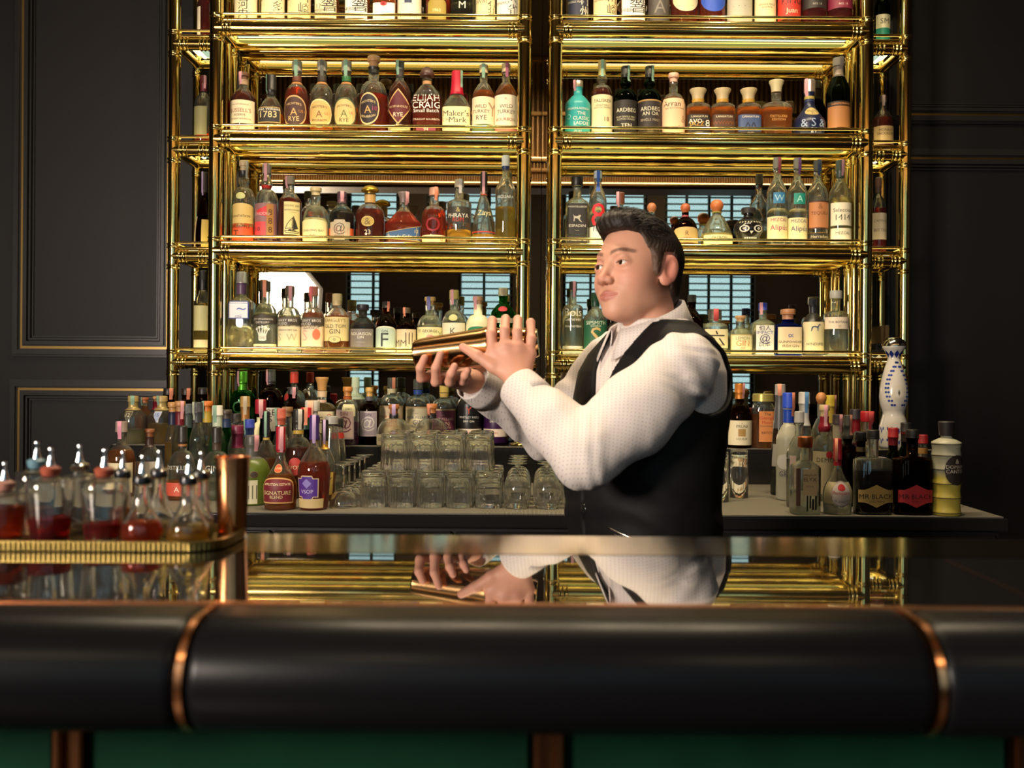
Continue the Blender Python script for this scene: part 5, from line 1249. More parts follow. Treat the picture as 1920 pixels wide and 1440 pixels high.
cz(G3, VB, 'square clear vodka bottle with wide copper cap and striped print', 1510, 818, 52, 3.044, 'sq', 'clear', 'water', .3, 'wide', '#b8683a', [('rect', .42, .17, 26, '#b59c72', [('ABSOLUT', .55, .13, '#2a2018', 0, .03), ('ELYX', .22, .18, '#2a2018', 0, .03), ('ESTATE', -.3, .06, '#5a4a34')], None, 6), ('rect', .36, .24, 7, '#4a2f1c', [], None, -36), ('rect', .36, .24, 4, '#2a1a10', [], None, 42), ('rect', .15, .10, 3, '#1e1814', [], None, -4), ('rect', .17, .08, 3, '#1e1814', [], None, 8), ('rect', .14, .07, 4, '#1e1814', [], None, 18), ('rect', .16, .09, 3, '#1e1814', [], None, 28)], capm=.8)
cz(G3, RB, 'clear rum bottle with red cap and round white label', 1571, 822, 53, 3.05, 'ap', 'clear', 'water', .42, 'screw', '#a01828', [('rect', .29, .14, 80, '#a89a72', []), ('oval', .28, .17, 46, '#b8aca4', [('Pampero', .05, .2, '#a02a34', 0, .02), ('BLANCO', -.6, .1, '#5a5450'), ('●', .5, .26, '#b8242c')], '#8a8078')], 'in front', foil=('#a01828', .64), st=(OR, -35))
cz(G3, RB, 'clear bottle with crimson neck, cork top and cream label', 1546, 759, 45, 3.38, 'bu', 'clear', 'water', .5, 'cork', '#c2a878', [('rect', .30, .22, 78, '#a89a78', [('DEMON', .6, .14, '#4a4030'), ('●', .85, .16, '#a8242c', .1)])], foil=('#8c1426', .72), st=(PK, 0))
cz(G3, LB, 'bottle topped by a round orange ball stopper', 1540, 735, 39, 3.62, 'wh', 'clear', 'water', .4, 'ball', '#c08048', [], 'right end of counter', foil=('#8a8884', .76))
cz(G3, LB, 'bottle with yellow cap and broad pink stamp', 1558, 741, 31, 3.76, 'ct', 'clear', 'yellow', .6, 'screw', '#b8a028', [], 'right end of counter', foil=('#b89c2c', .70), st=('#c88a80', 40))
cz(G3, LB, 'bottle with maroon black cap over cream neck', 1571, 777, 31, 3.50, 'ct', 'clear', 'dark', .5, 'screw', '#2c2024', [], 'right end of counter', foil=('#a89c84', .70), st=(PK, 20))
cz(G3, LB, 'dark bulbous bottle with long salmon stamp', 1590, 778, 41, 3.25, 'bu', 'brown', 'dark', .6, 'screw', '#33322a', [], 'right end of counter', foil=('#2c2c26', .74), st=('#b87a68', 25))
cz(G3, LB, 'slim red bottle with red and black striped cap', 1604, 767, 33, 3.60, 'ct', 'clear', 'ruby', .6, 'screw', '#26202a', [], 'right end of counter', foil=('#8c1a24', .72))
cz(G3, LB, 'bottle with glossy red screw cap and stamp', 1627, 771, 33, 3.48, 'ct', 'clear', 'pale', .5, 'wide', '#b81c26', [], 'behind the black square bottles', st=('#c84a48', 10))
cz(G3, LB, 'small dark bottle with ribbed black cap', 1615, 809, 30, 3.17, 'ct', 'brown', 'dark', .6, 'wide', '#1f1b1a', [], 'beside the square coffee liqueur', ring=[('#5a4a2a', .74, .80)])
cz(G3, LB, 'square liqueur bottle with black cap and gold hexagonal label', 1637, 806, 68, 3.05, 'bl', 'clear', 'black', .52, 'screw', '#221e1c', [('hexb', .225, .135, 52, '#a8894a', [('MR·BLACK', -.02, .22, '#1c1814', 0, .04), ('COLD BREW', -.45, .08, '#3a3018')], None)])
cz(G3, LB, 'square black liqueur bottle with red hexagonal label', 1711, 805, 68, 3.05, 'bl', 'brown', 'black', .66, 'screw', '#1c1817', [('hexb', .225, .135, 52, '#b02a2e', [('MR·BLACK', -.02, .22, '#3a1014', 0, .04), ('AMARO', -.45, .08, '#5a1a1c')], None)])
cz(G3, LB, 'green bottle with red cap between two square liqueur bottles', 1675, 802, 31, 3.21, 'ct', 'dkgreen', 'dark', .6, 'screw', '#a01c24', [], foil=('#7a1820', .78))
cz(G3, LB, 'green bottle with black and red cap', 1699, 792, 31, 3.33, 'ct', 'dkgreen', 'dark', .6, 'screw', '#201c1e', [], 'beside the ceramic decanter', ring=[('#8c1c22', .86, .89)], foil=('#2a2220', .76))
cz(G3, LB, 'small red capped bottle', 1731, 815, 29, 3.21, 'ct', 'clear', 'orange', .5, 'screw', '#8c1620', [], 'behind the bamboo shaped bottle', ring=[('#b8884a', .74, .82)])
# bamboo shaped liqueur bottle
def bamboo(x, top, w, Y):
    zb = CZ + 0.0003
    R = w/2*Y/FPX; h = at(x, top, Y).z - zb; X = at(x, 880, Y).x
    r = empty('bamboo_bottle', (X, Y, zb))
    tag(r, 'frosted yellow bamboo shaped bottle with black cap, furthest right', 'bottle', G3)
    P = [(0.001, 0), (R*.92, 0), (R*.95, .01*h)]
    zs = [.03, .19, .34, .49, .64, .76]
    for a, b in zip(zs[:-1], zs[1:]):
        for t in (0, .12, .5, .88):
            z = a + (b-a)*t
            P.append((R*(1 - .07*math.sin(math.pi*t)), z*h))
    P += [(R, .76*h), (R*.98, .78*h), (R*.6, .81*h), (R*.38, .825*h), (R*.36, .85*h), (R*.38, .86*h)]
    m = pmat('frosted_bamboo', (0.42, 0.38, 0.24), 0.4)
    nt, n, l, b = nodes_of(m)
    tc = n.new('ShaderNodeTexCoord'); sp = n.new('ShaderNodeSeparateXYZ'); rp = n.new('ShaderNodeValToRGB')
    mp = n.new('ShaderNodeMath'); mp.operation = 'DIVIDE'; mp.inputs[1].default_value = h
    l.new(tc.outputs['Object'], sp.inputs[0]); l.new(sp.outputs['Z'], mp.inputs[0]); l.new(mp.outputs[0], rp.inputs['Fac'])
    rp.color_ramp.elements[0].position = .40; rp.color_ramp.elements[0].color = (0.55, 0.44, 0.07, 1)
    rp.color_ramp.elements[1].position = .47; rp.color_ramp.elements[1].color = (0.42, 0.40, 0.28, 1)
    l.new(rp.outputs['Color'], b.inputs['Base Color'])
    MB().lathe(P, 28).build('body', m, r, smooth=True)
    for z in zs:
        MB().lathe([(R*.98, z*h-.0016), (R*1.012, z*h-.001), (R*1.012, z*h+.001), (R*.98, z*h+.0016)], 28).build('dark_band', hexmat('#3a2c18'), r)
    MB().lathe([(R*.42, .845*h), (R*.50, .85*h), (R*.56, .99*h), (R*.50, h), (0.001, h)], 20).build('cap', hexmat('#221a1a'), r, autosmooth=40)
    S = Surf([(0, 0, 0)] + [(R*1.01, b, 0) for a, b in P], 1)
    v, f = patch(S, .49*h, .16*h, math.radians(50), 'oval', .0008, th0=.35, nu=20); L0 = mesh('label', v, f, hexmat('#2c221d'), r)
    lettering(S, .49*h, .16*h, math.radians(48), [('DOMAINE', .22, .13, '#c8bca8', 0, .03), ('CANTON', -.08, .15, '#c8bca8', 0, .03), ('&', .58, .16, '#c8bca8')], .0014, L0, .35)
bamboo(1774, 790, 53, 3.04)

# ------------------------------------------------------------------ glassware, upside down
clearg = gmat('clear_glassware', (0.996, 0.996, 0.988), 1.5, 0.0, 0.016, (0.97, 0.93, 0.85))
trayg = gmat('tray_glassware', (0.985, 0.985, 0.97), 1.5, 0.0, 0.012, (0.95, 0.93, 0.85))
def flute_lathe(prof, n, flutes=0, amp=0.0, zr=(0, 1)):
    v, f = [], []
    k = len(prof)
    for i in range(n):
        t = 2*math.pi*i/n
        for r, z in prof:
            rr = r
            if flutes and zr[0] <= z <= zr[1] and r > 0.01: rr = r*(1 + amp*math.cos(flutes*t))
            v.append((rr*math.cos(t), rr*math.sin(t), z))
    for i in range(n):
        j = (i+1) % n
        for m in range(k-1):
            f.append((i*k+m, j*k+m, j*k+m+1, i*k+m+1))
    return v, f
def me_of(name, v, f):
    me = bpy.data.meshes.new(name); me.from_pydata([tuple(p) for p in v], [], f)
    me.polygons.foreach_set('use_smooth', [True]*len(me.polygons)); me.materials.append(clearg); me.update()
    return me
TH, TR = 0.122, 0.0465
tum = [(TR-.003, .0006), (TR-.0015, 0), (TR, .001), (TR*.985, .02), (TR*.95, TH*.55), (TR*.93, TH*.72), (TR*.955, TH*.74), (TR*.935, TH*.79), (TR*.955, TH*.83), (TR*.935, TH*.88), (TR*.95, TH*.93), (TR*.90, TH*.99), (TR*.8, TH), (TR*.4, TH-.001), (.0004, TH-.001),
       (.0004, TH-.020), (TR*.6, TH-.021), (TR*.80, TH-.025), (TR*.86, TH-.034), (TR*.90, TH*.5), (TR*.93, .02), (TR-.003, .0006)]
v, f = flute_lathe(tum, 108, 18, 0.028, (0.02, TH*.72)); me_t = me_of('tumbler', v, f)
v, f = flute_lathe(tum, 48, 8, 0.035, (0.0, TH*.7)); me_c = me_of('cut_tumbler', v, f)
def glass(name, me, x, y, z, label, group):
    o = obj(name, me, None, (x, y, z)); o.rotation_euler = (0, 0, random.uniform(0, 6.28))
    tag(o, label, 'glass', group); return o
cols = [703, 756, 809, 863]
ORD = ['first', 'second', 'third', 'fourth', 'fifth']
for ri in range(4):
    Y = 3.145 + 0.101*ri
    for ci, px in enumerate(cols):
        X = (px - VX)*3.145/FPX
        glass('tumbler', me_t, X, Y, CZ+.0004, 'ribbed tumbler upside down in bottom tier, %s row, %s from the coupes' % (['front', 'second', 'third', 'rearmost'][ri], ORD[ci]), 'ribbed tumblers stacked upside down')
for ri in range(3):
    Y = 3.20 + 0.101*ri
    for ci in range(4):
        X = (742 + 52.5*ci - VX)*3.22/FPX
        glass('tumbler', me_t, X, Y, CZ+.0008+TH, 'ribbed tumbler upside down in top tier, %s row, %s from the coupes' % (['front', 'middle', 'rear'][ri], ORD[ci]), 'ribbed tumblers stacked upside down')
for ri in range(3):
    glass('cut_tumbler', me_c, (918-VX)*3.145/FPX, 3.145 + .104*ri, CZ+.0004, 'cut crystal tumbler upside down beside the copa glasses, %s row' % ['front', 'second', 'rear'][ri], 'cut crystal tumblers')
CH = 0.150
bowl_o = [(.036, .0), (.0425, .018), (.047, .045), (.0465, .068), (.040, .090), (.027, .106), (.012, .113), (.0045, .118), (.0038, .130), (.004, CH-.010), (.010, CH-.004), (.030, CH-.0015), (.0345, CH-.0005), (.034, CH+.0008), (.0004, CH+.0012)]
bowl_i = [(.0004, .1105), (.012, .109), (.026, .103), (.0385, .088), (.045, .067), (.0455, .045), (.041, .018), (.0348, .0)]
v, f = flute_lathe([(.0348, 0)] + bowl_o + bowl_i[:-1] + [(.0348, 0)], 40); me_w = me_of('copa_glass', v, f)
for ri in range(4):
    for ci, px in enumerate((971, 1027, 1082)):
        glass('copa_glass', me_w, (px-VX)*3.13/FPX, 3.13 + .099*ri, CZ+.0004, 'stemmed copa glass upside down, %s row, %s from the tumblers' % (['front', 'second', 'third', 'rearmost'][ri], ORD[ci]), 'copa glasses upside down')
# coupes: foot up
CO = 0.142
co_o = [(.046, .0), (.0475, .004), (.046, .018), (.040, .036), (.028, .052), (.012, .062), (.0045, .068), (.0033, .085), (.0033, CO-.012), (.008, CO-.004), (.028, CO-.001), (.0345, CO), (.034, CO+.0012), (.0004, CO+.0015)]
co_i = [(.0004, .0585), (.012, .0575), (.0275, .047), (.0388, .033), (.0445, .017), (.0455, .004)]
v, f = flute_lathe([(.0455, 0.0005)] + co_o + co_i + [(.0455, 0.0005)], 40); me_co = me_of('coupe_glass', v, f)
for k in range(5):
    Y = 3.125 + .097*k
    glass('coupe_glass', me_co, (645-VX)*3.12/FPX, Y, CZ+.0004, 'coupe glass upside down foot up beside the cognac, %s in line' % ORD[k], 'coupe glasses upside down')
HH, HR = 0.178, 0.034
hb = [(HR-.002, .0004), (HR, .001), (HR*.97, HH*.6), (HR*.93, HH*.74), (HR*.97, HH*.76), (HR*.93, HH*.80), (HR*.97, HH*.84), (HR*.93, HH*.88), (HR*.96, HH*.93), (HR*.9, HH*.995), (HR*.5, HH), (.0004, HH-.001), (.0004, HH-.02), (HR*.7, HH-.021), (HR*.84, HH-.03), (HR*.90, HH*.5), (HR-.002, .0004)]
v, f = flute_lathe(hb, 72, 18, 0.02, (0.01, HH*.74)); me_h = me_of('highball_glass', v, f)
for (px, Y, lb) in ((1350, 3.33, 'ribbed highball glass upside down right behind the waistcoat'), (1387, 3.45, 'ribbed highball glass upside down furthest from the waistcoat'), (1318, 3.40, 'ribbed highball glass upside down hidden behind the waistcoat')):
    glass('highball_glass', me_h, (px-VX)*Y/FPX, Y, CZ+.0004, lb, 'highball glasses upside down')

# ------------------------------------------------------------------ tray of bitters on the front bar
tx0, tx1, ty0, ty1, trr = -0.82, -0.346, 1.018, 1.145, 0.040
def rrect(inset, n=14):
    pts = []
    for cx, cyy, a0 in ((tx1-trr, ty0+trr, -90), (tx1-trr, ty1-trr, 0), (tx0+trr, ty1-trr, 90), (tx0+trr, ty0+trr, 180)):
        for i in range(n+1):
            a = math.radians(a0 + 90*i/n)
            pts.append((cx + (trr-inset)*math.cos(a), cyy + (trr-inset)*math.sin(a)))
    return pts
tr_root = empty('serving_tray', (0, 0, 0))
tag(tr_root, 'gold serving tray with fluted rim on the bar top', 'tray')
gold_t = pmat('tray_gold', (0.17, 0.12, 0.035), 0.38, 1.0)
b0 = rrect(0.004)
n0 = len(b0)
v = [(x, y, BZ+.0008) for x, y in b0] + [(x, y, BZ+.0030) for x, y in b0]
mesh('tray_base', v, [tuple(range(n0-1, -1, -1)), tuple(range(n0, 2*n0))] + [(i, (i+1) % n0, n0+(i+1) % n0, n0+i) for i in range(n0)], gold_t, tr_root, smooth=False)
# fluted rim
per = rrect(0.0, 24)
P_ = []
for i in range(len(per)):
    a, b = Vector(per[i]), Vector(per[(i+1) % len(per)])
    L_ = (b-a).length
    k = max(1, int(L_/0.0011))
    for j in range(k): P_.append(a + (b-a)*(j/k))
nP = len(P_)
nrm = []
s_ = 0; ss = []
for i in range(nP):
    d = (P_[(i+1) % nP] - P_[i-1]); nn = Vector((d.y, -d.x)).normalized(); nrm.append(nn)
    ss.append(s_); s_ += (P_[(i+1) % nP] - P_[i]).length
v = []
for off_, z in ((0.0, .0012), (0.0025, .002), (0.0025, .0095), (0.0035, .0100), (0.0035, .0115), (-.002, .0115), (-.002, .003)):
    for p, nn, s in zip(P_, nrm, ss):
        w_ = 0.0012*abs(math.sin(math.pi*s/0.0055)) if .001 < off_ < .003 else 0
        q = p + nn*(off_ - 0.0035 + w_)
        v.append((q.x, q.y, BZ + z))
f = [(r_*nP+i, r_*nP+(i+1) % nP, (r_+1)*nP+(i+1) % nP, (r_+1)*nP+i) for r_ in range(6) for i in range(nP)]
mesh('tray_rim', v, f, gold_t, tr_root, autosmooth=40)

TZ = BZ + .0031
steelm = pmat('polished_steel', (0.72, 0.72, 0.72), 0.10, 1.0)
def small_bottle(name, label, px, Y, R, prof, liq, lvl, caps, group='bitters bottles on the tray'):
    """prof, caps in metres; glass vessel with liquid and a dasher top"""
    X = (px - VX)*Y/FPX
    r = empty(name, (X, Y, TZ))
    tag(r, label, 'bottle', group)
    t = .0014
    inner = [(max(a - t, .0004), z + (.004 if i < 2 else 0)) for i, (a, z) in enumerate(prof)][::-1]
    full = [(.0004, 0)] + prof + inner + [(.0004, prof[0][1] + .004)]
    MB().lathe(full, 24).build('glass_body', trayg, r, smooth=True)
    if liq:
        pl = [(a - t*.7, z + (.0038 if i < 2 else 0)) for i, (a, z) in enumerate(prof) if z < lvl]
        for (a, z), (a2, z2) in zip(prof[:-1], prof[1:]):
            if z <= lvl < z2:
                pl.append((a + (a2-a)*(lvl-z)/(z2-z) - t*.7, lvl))
        pl = [(.0004, pl[0][1])] + pl + [(.0004, lvl)]
        MB().lathe(pl, 24).build('liquid', liqm(liq), r, smooth=True)
    for nm, cpf, m_ in caps:
        MB().lathe(cpf, 16).build(nm, m_, r, autosmooth=45)
def dasher(z, r=.0055):
    return [(r, z-.002), (r, z+.003), (r*.75, z+.006), (r*.55, z+.0105), (r*.42, z+.0165), (r*.55, z+.0195), (r*.3, z+.022), (.0003, z+.022)]
corkm = hexmat('#8a3a22', 0.6)
def cut_bottle(px, Y, R, liq, lvl, zb, label, capmat=corkm):
    pr = [(R*.74, 0), (R*.78, .003), (R*.97, zb*.80), (R, zb*.98), (R*.92, zb), (R*.5, zb+.0015), (.008, zb+.003), (.0085, zb+.005)]
    small_bottle('bitters_bottle', label, px, Y, R, pr, liq, lvl, [('stopper', [(.0075, zb+.003), (.0098, zb+.006), (.0110, zb+.0125), (.007, zb+.015), (.0003, zb+.015)], capmat), ('dasher_top', dasher(zb+.0145, .0048), steelm)])
cut_bottle(96, 1.062, .0265, 'ruby', .028, .0720, 'cut glass bitters bottle with dark red liquid, cork and steel dasher')
cut_bottle(197, 1.075, .0265, 'ruby', .020, .0700, 'cut glass bitters bottle with little red liquid beside the necked flasks')
cut_bottle(70, 1.118, .0235, 'dark', .030, .0750, 'cut glass bitters bottle with blue rimmed stopper at the back', hexmat('#5a7a88', 0.4))
cut_bottle(150, 1.118, .0190, None, 0, .0710, 'slim clear bitters bottle with steel collar at the back', steelm)
cut_bottle(10, 1.062, .0235, 'dark', .04, .055, 'brown bitters bottle cut off at the edge of the picture', hexmat('#9a6a5a', 0.6))
blackcap = pmat('black_chrome', (0.03, 0.03, 0.035), 0.15, 0.6)
def flask(px, Y, R, liq, lvl, zt, label):
    pr = [(R*.7, 0), (R*.9, .003), (R, .014), (R*.93, .023), (R*.62, .034), (.0105, .044), (.0085, .052), (.0080, zt-.006), (.0085, zt)]
    small_bottle('bitters_flask', label, px, Y, R, pr, liq, lvl, [('cap', [(.0088, zt-.009), (.0098, zt-.008), (.0098, zt+.001), (.0065, zt+.003), (.0003, zt+.003)], steelm), ('cap_band', [(.0096, zt-.0075), (.0101, zt-.007), (.0101, zt-.001), (.0096, zt-.0005)], blackcap), ('dasher_top', dasher(zt+.003, .0042), steelm)], 'long necked flasks on the tray')
flask(268, 1.060, .0230, 'red', .024, .0755, 'long necked flask holding red bitters in front')
flask(355, 1.055, .0240, 'gold', .017, .0760, 'long necked flask holding golden bitters in front')
flask(299, 1.1135, .0190, 'pale', .016, .0770, 'empty looking long necked flask behind the red one')
flask(378, 1.098, .0165, 'pale', .016, .0770, 'empty looking long necked flask behind the golden one')
flask(231, 1.1235, .0155, 'amber', .03, .0750, 'long necked flask with amber neck furthest back on the tray')
# copper tin
X = (437-VX)*1.122/FPX
tin = empty('copper_tin', (X, 1.122, TZ)); tag(tin, 'copper shaker tin standing at the back corner of the tray', 'tin')
R = .0205
MB().lathe([(.0003, .0), (R*.80, 0), (R*.82, .002), (R, .092), (R*1.04, .0925), (R*1.04, .094), (R*.97, .094), (R*.79, .004), (.0003, .004)], 28).build('cup', copper, tin, autosmooth=45)
MB().lathe([(R*.965, .083), (R*1.0, .0832), (R*1.0, .0845), (R*.965, .0847)], 28).build('band', copper, tin)
# ------------------------------------------------------------------ the bartender
def surface_nets(F, org, h):
    s = F < 0
    nx, ny, nz = F.shape
    cs = (nx-1, ny-1, nz-1)
    acc = np.zeros(cs + (3,), np.float32); cnt = np.zeros(cs, np.float32)
    cor = [(i, j, k) for i in (0, 1) for j in (0, 1) for k in (0, 1)]
    def sub(A, c): return A[c[0]:c[0]+nx-1, c[1]:c[1]+ny-1, c[2]:c[2]+nz-1]
    for a in cor:
        for ax in range(3):
            if a[ax]: continue
            b = list(a); b[ax] = 1
            fa, fb = sub(F, a), sub(F, b)
            m = sub(s, a) != sub(s, b)
            if not m.any(): continue
            ii = np.nonzero(m)
            t = fa[ii] / (fa[ii] - fb[ii])
            p = np.tile(np.array(a, np.float32), (len(t), 1)); p[:, ax] += t
            acc[ii] += p; cnt[ii] += 1
    act = cnt > 0
    idx = -np.ones(cs, np.int64)
    ii = np.nonzero(act)
    idx[ii] = np.arange(len(ii[0]))
    V = (np.stack(ii, 1) + acc[ii] / cnt[ii][:, None]) * h + np.array(org)
    Q = []
    for ax in range(3):
        u, v = [(1, 2), (2, 0), (0, 1)][ax]
        sl0 = [slice(None)]*3; sl1 = [slice(None)]*3
        sl0[ax] = slice(0, -1); sl1[ax] = slice(1, None)
        a, b = s[tuple(sl0)], s[tuple(sl1)]
        m = a != b
        # interior only
        r = [slice(None)]*3
        r[u] = slice(1, -1); r[v] = slice(1, -1)
        mm = np.zeros_like(m); mm[tuple(r)] = m[tuple(r)]
        e = np.stack(np.nonzero(mm), 1)
        if not len(e): continue
        def cell(du, dv):
            c = e.copy(); c[:, u] -= du; c[:, v] -= dv
            return idx[c[:, 0], c[:, 1], c[:, 2]]
        q = np.stack([cell(1, 1), cell(0, 1), cell(0, 0), cell(1, 0)], 1)
        fl = ~a[mm]
        q[fl] = q[fl][:, ::-1]
        Q.append(q)
    return V, np.concatenate(Q) if Q else np.zeros((0, 4), int)

def grid(lo, hi, h):
    n = [int(math.ceil((b-a)/h))+1 for a, b in zip(lo, hi)]
    ax = [np.float32(lo[i]) + np.arange(n[i], dtype=np.float32)*np.float32(h) for i in range(3)]
    return np.meshgrid(*ax, indexing='ij')
def smin(a, b, k):
    h = np.clip(0.5 + 0.5*(b-a)/k, 0, 1)
    return b + (a-b)*h - k*h*(1-h)
def smax(a, b, k): return -smin(-a, -b, k)
def ell(G, c, r):
    x, y, z = ((G[i]-c[i])/r[i] for i in range(3))
    k0 = np.sqrt(x*x+y*y+z*z)
    x2, y2, z2 = x/r[0], y/r[1], z/r[2]
    k1 = np.sqrt(x2*x2+y2*y2+z2*z2)
    return k0*(k0-1)/np.maximum(k1, 1e-6)
def cone(G, a, b, ra, rb):
    a = np.array(a, np.float32); b = np.array(b, np.float32); d = b-a
    L2 = float(d@d) + 1e-12
    t = np.clip(((G[0]-a[0])*d[0] + (G[1]-a[1])*d[1] + (G[2]-a[2])*d[2])/L2, 0, 1)
    return np.sqrt((G[0]-a[0]-t*d[0])**2 + (G[1]-a[1]-t*d[1])**2 + (G[2]-a[2]-t*d[2])**2) - (ra + (rb-ra)*t)
def relax(V, Q, it=1, lam=0.5):
    n = len(V)
    for _ in range(it):
        A = np.zeros((n, 3)); C = np.zeros(n)
        for i in range(4):
            j = (i+1) % 4
            np.add.at(A, Q[:, i], V[Q[:, j]]); np.add.at(A, Q[:, j], V[Q[:, i]])
            np.add.at(C, Q[:, i], 1); np.add.at(C, Q[:, j], 1)
        V = V + lam*(A/np.maximum(C, 1)[:, None] - V)
    return V

person = empty('person', (0.25, 2.06, 0.0))
tag(person, 'bartender in white dotted shirt and black waistcoat shaking a copper shaker', 'person')
def child(name, V, Q, m, col=None, smooth=True):
    V = V - np.array(person.location)
    me = bpy.data.meshes.new(name)
    me.from_pydata(V.tolist(), [], [tuple(q) for q in Q])
    me.polygons.foreach_set('use_smooth', [smooth]*len(me.polygons))
    me.materials.append(m)
    if col is not None:
        at_ = me.color_attributes.new('Col', 'FLOAT_COLOR', 'POINT')
        at_.data.foreach_set('color', np.concatenate([col, np.ones((len(col), 1))], 1).astype(np.float32).ravel())
    me.update()
    return obj(name, me, person)

# --- head frame
psi = math.radians(48)
pitch, hroll = math.radians(6), math.radians(5)
f0 = Vector((-math.sin(psi), -math.cos(psi), 0)); l0 = Vector((math.cos(psi), -math.sin(psi), 0)); u0 = Vector((0, 0, 1))
Rm = Matrix((f0, l0, u0)).transposed()
Rm = Rm @ Matrix.Rotation(-pitch, 3, 'Y') @ Matrix.Rotation(hroll, 3, 'X')
HR_ = np.array(Rm)
HC = np.array((0.222, 2.055, 1.531))
HS = 1.02
def head_to_world(P): return (np.asarray(P)*HS) @ HR_.T + HC

h = 0.0017
G = grid((-0.135, -0.105, -0.205), (0.135, 0.105, 0.135), h)
D = ell(G, (-0.020, 0, 0.034), (0.102, 0.076, 0.084))
D = smin(D, ell(G, (0.026, 0, -0.022), (0.064, 0.063, 0.082)), 0.030)
for s in (-1, 1):
    D = smin(D, ell(G, (0.040, s*0.034, -0.034), (0.038, 0.031, 0.040)), 0.022)      # cheeks
    D = smin(D, ell(G, (-0.004, s*0.046, -0.064), (0.032, 0.017, 0.024)), 0.022)     # jaw corners
D = smin(D, ell(G, (0.036, 0, -0.078), (0.050, 0.046, 0.034)), 0.022)
D = smin(D, ell(G, (0.072, 0, -0.100), (0.016, 0.020, 0.014)), 0.020)
D = smin(D, ell(G, (0.040, 0, -0.096), (0.034, 0.030, 0.016)), 0.018)               # under the chin
D = smin(D, cone(G, (0.080, -0.026, 0.020), (0.080, 0.026, 0.020), 0.010, 0.010), 0.016)
for s in (-1, 1):
    D = smax(D, -ell(G, (0.096, s*0.033, -0.002), (0.017, 0.019, 0.014)), 0.012)     # sockets
D = smin(D, cone(G, (0.083, 0, 0.004), (0.102, 0, -0.034), 0.007, 0.0100), 0.011)   # nose
D = smin(D, ell(G, (0.104, 0, -0.036), (0.0110, 0.0112, 0.0095)), 0.006)
for s in (-1, 1):
    D = smin(D, ell(G, (0.096, s*0.0125, -0.0385), (0.0105, 0.0078, 0.0078)), 0.005)
    D = smax(D, -ell(G, (0.104, s*0.0075, -0.0475), (0.006, 0.0040, 0.0042)), 0.003)
    lid = ell(G, (0.0725, s*0.0325, -0.001), (0.0158, 0.0168, 0.0142))
    D = smin(D, lid, 0.006)
    D = smax(D, -ell(G, (0.088, s*0.0330, -0.0015), (0.0125, 0.0138, 0.0046)), 0.002)  # eye slit
D = smin(D, ell(G, (0.072, 0, -0.068), (0.018, 0.028, 0.016)), 0.016)               # mouth mound
D = smin(D, cone(G, (0.0815, -0.022, -0.0655), (0.0925, 0, -0.0635), 0.0026, 0.0040), 0.005)
D = smin(D, cone(G, (0.0815, 0.022, -0.0655), (0.0925, 0, -0.0635), 0.0026, 0.0040), 0.005)
D = smin(D, cone(G, (0.0815, -0.019, -0.0695), (0.0915, 0, -0.0745), 0.0028, 0.0047), 0.005)
D = smin(D, cone(G, (0.0815, 0.019, -0.0695), (0.0915, 0, -0.0745), 0.0028, 0.0047), 0.005)
D = smax(D, -cone(G, (0.0850, -0.025, -0.0665), (0.0970, 0, -0.0690), 0.0014, 0.0014), 0.003)
D = smax(D, -cone(G, (0.0850, 0.025, -0.0665), (0.0970, 0, -0.0690), 0.0014, 0.0014), 0.003)
for s in (-1, 1):   # ears
    ca, sa = math.cos(0.22), math.sin(0.22)
    fx, lx, ux = G[0]+0.016, G[1]-s*0.0795, G[2]+0.006
    E = [fx*ca + ux*sa, lx + s*fx*0.35, -fx*sa + ux*ca]
    e = ell(E, (0, 0, 0), (0.0205, 0.0068, 0.0335))
    e = smin(e, ell(E, (0.004, 0, -0.026), (0.010, 0.006, 0.011)), 0.006)
    e = smax(e, -ell(E, (0.003, s*0.0075, 0.001), (0.0105, 0.0065, 0.0200)), 0.004)
    e = smin(e, cone(E, (-0.004, s*0.001, -0.012), (-0.007, s*0.002, 0.014), 0.0028, 0.0028), 0.003)
    D = smin(D, e, 0.006)
D = smin(D, cone(G, (-0.036, 0, -0.050), (-0.058, 0.004, -0.26), 0.056, 0.064), 0.012)  # neck
V, Q = surface_nets(D, (-0.135, -0.105, -0.205), h)
V = relax(V, Q, 2, 0.45)
hf, hl, hu = V[:, 0], V[:, 1], V[:, 2]
def soft(d, w): return np.clip(0.5 - d/w, 0, 1)
base = np.array((0.67, 0.335, 0.225))
col = np.tile(base, (len(V), 1))
rng = np.random.default_rng(3)
def blend(mask, c):
    global col
    col = col*(1-mask[:, None]) + np.array(c)*mask[:, None]
for s in (-1, 1):
    blend(0.45*soft(np.sqrt(((hf-0.07)/0.04)**2 + ((hl-s*0.045)/0.03)**2 + ((hu+0.035)/0.03)**2)-1, 0.8), (0.62, 0.25, 0.17))
    earm = soft(np.abs(np.abs(hl)-0.088)-0.012, 0.01)*soft(np.abs(hf+0.012)-0.024, 0.01)*soft(np.abs(hu)-0.05, 0.02)
    blend(0.5*earm, (0.66, 0.22, 0.16))
blend(0.5*soft(np.sqrt(((hf-0.11)/0.02)**2 + (hl/0.02)**2 + ((hu+0.036)/0.016)**2)-1, 0.6), (0.64, 0.25, 0.17))
lipm = soft(np.sqrt((hl/0.0255)**2 + ((hu+0.0690)/0.0110)**2)-1, 0.25)*(hf > 0.078)
blend(0.85*lipm, (0.50, 0.13, 0.11))
br_c = 0.0205 + 0.006*np.sin(np.clip((np.abs(hl)-0.010)/0.04, 0, 1)*math.pi*0.8)
brow = soft(np.abs(hu-br_c)/0.0042-1, 0.7)*soft(np.abs(np.abs(hl)-0.032)/0.0215-1, 0.25)*(hf > 0.055)
blend(brow*(0.55+0.3*rng.random(len(V))), (0.055, 0.030, 0.022))
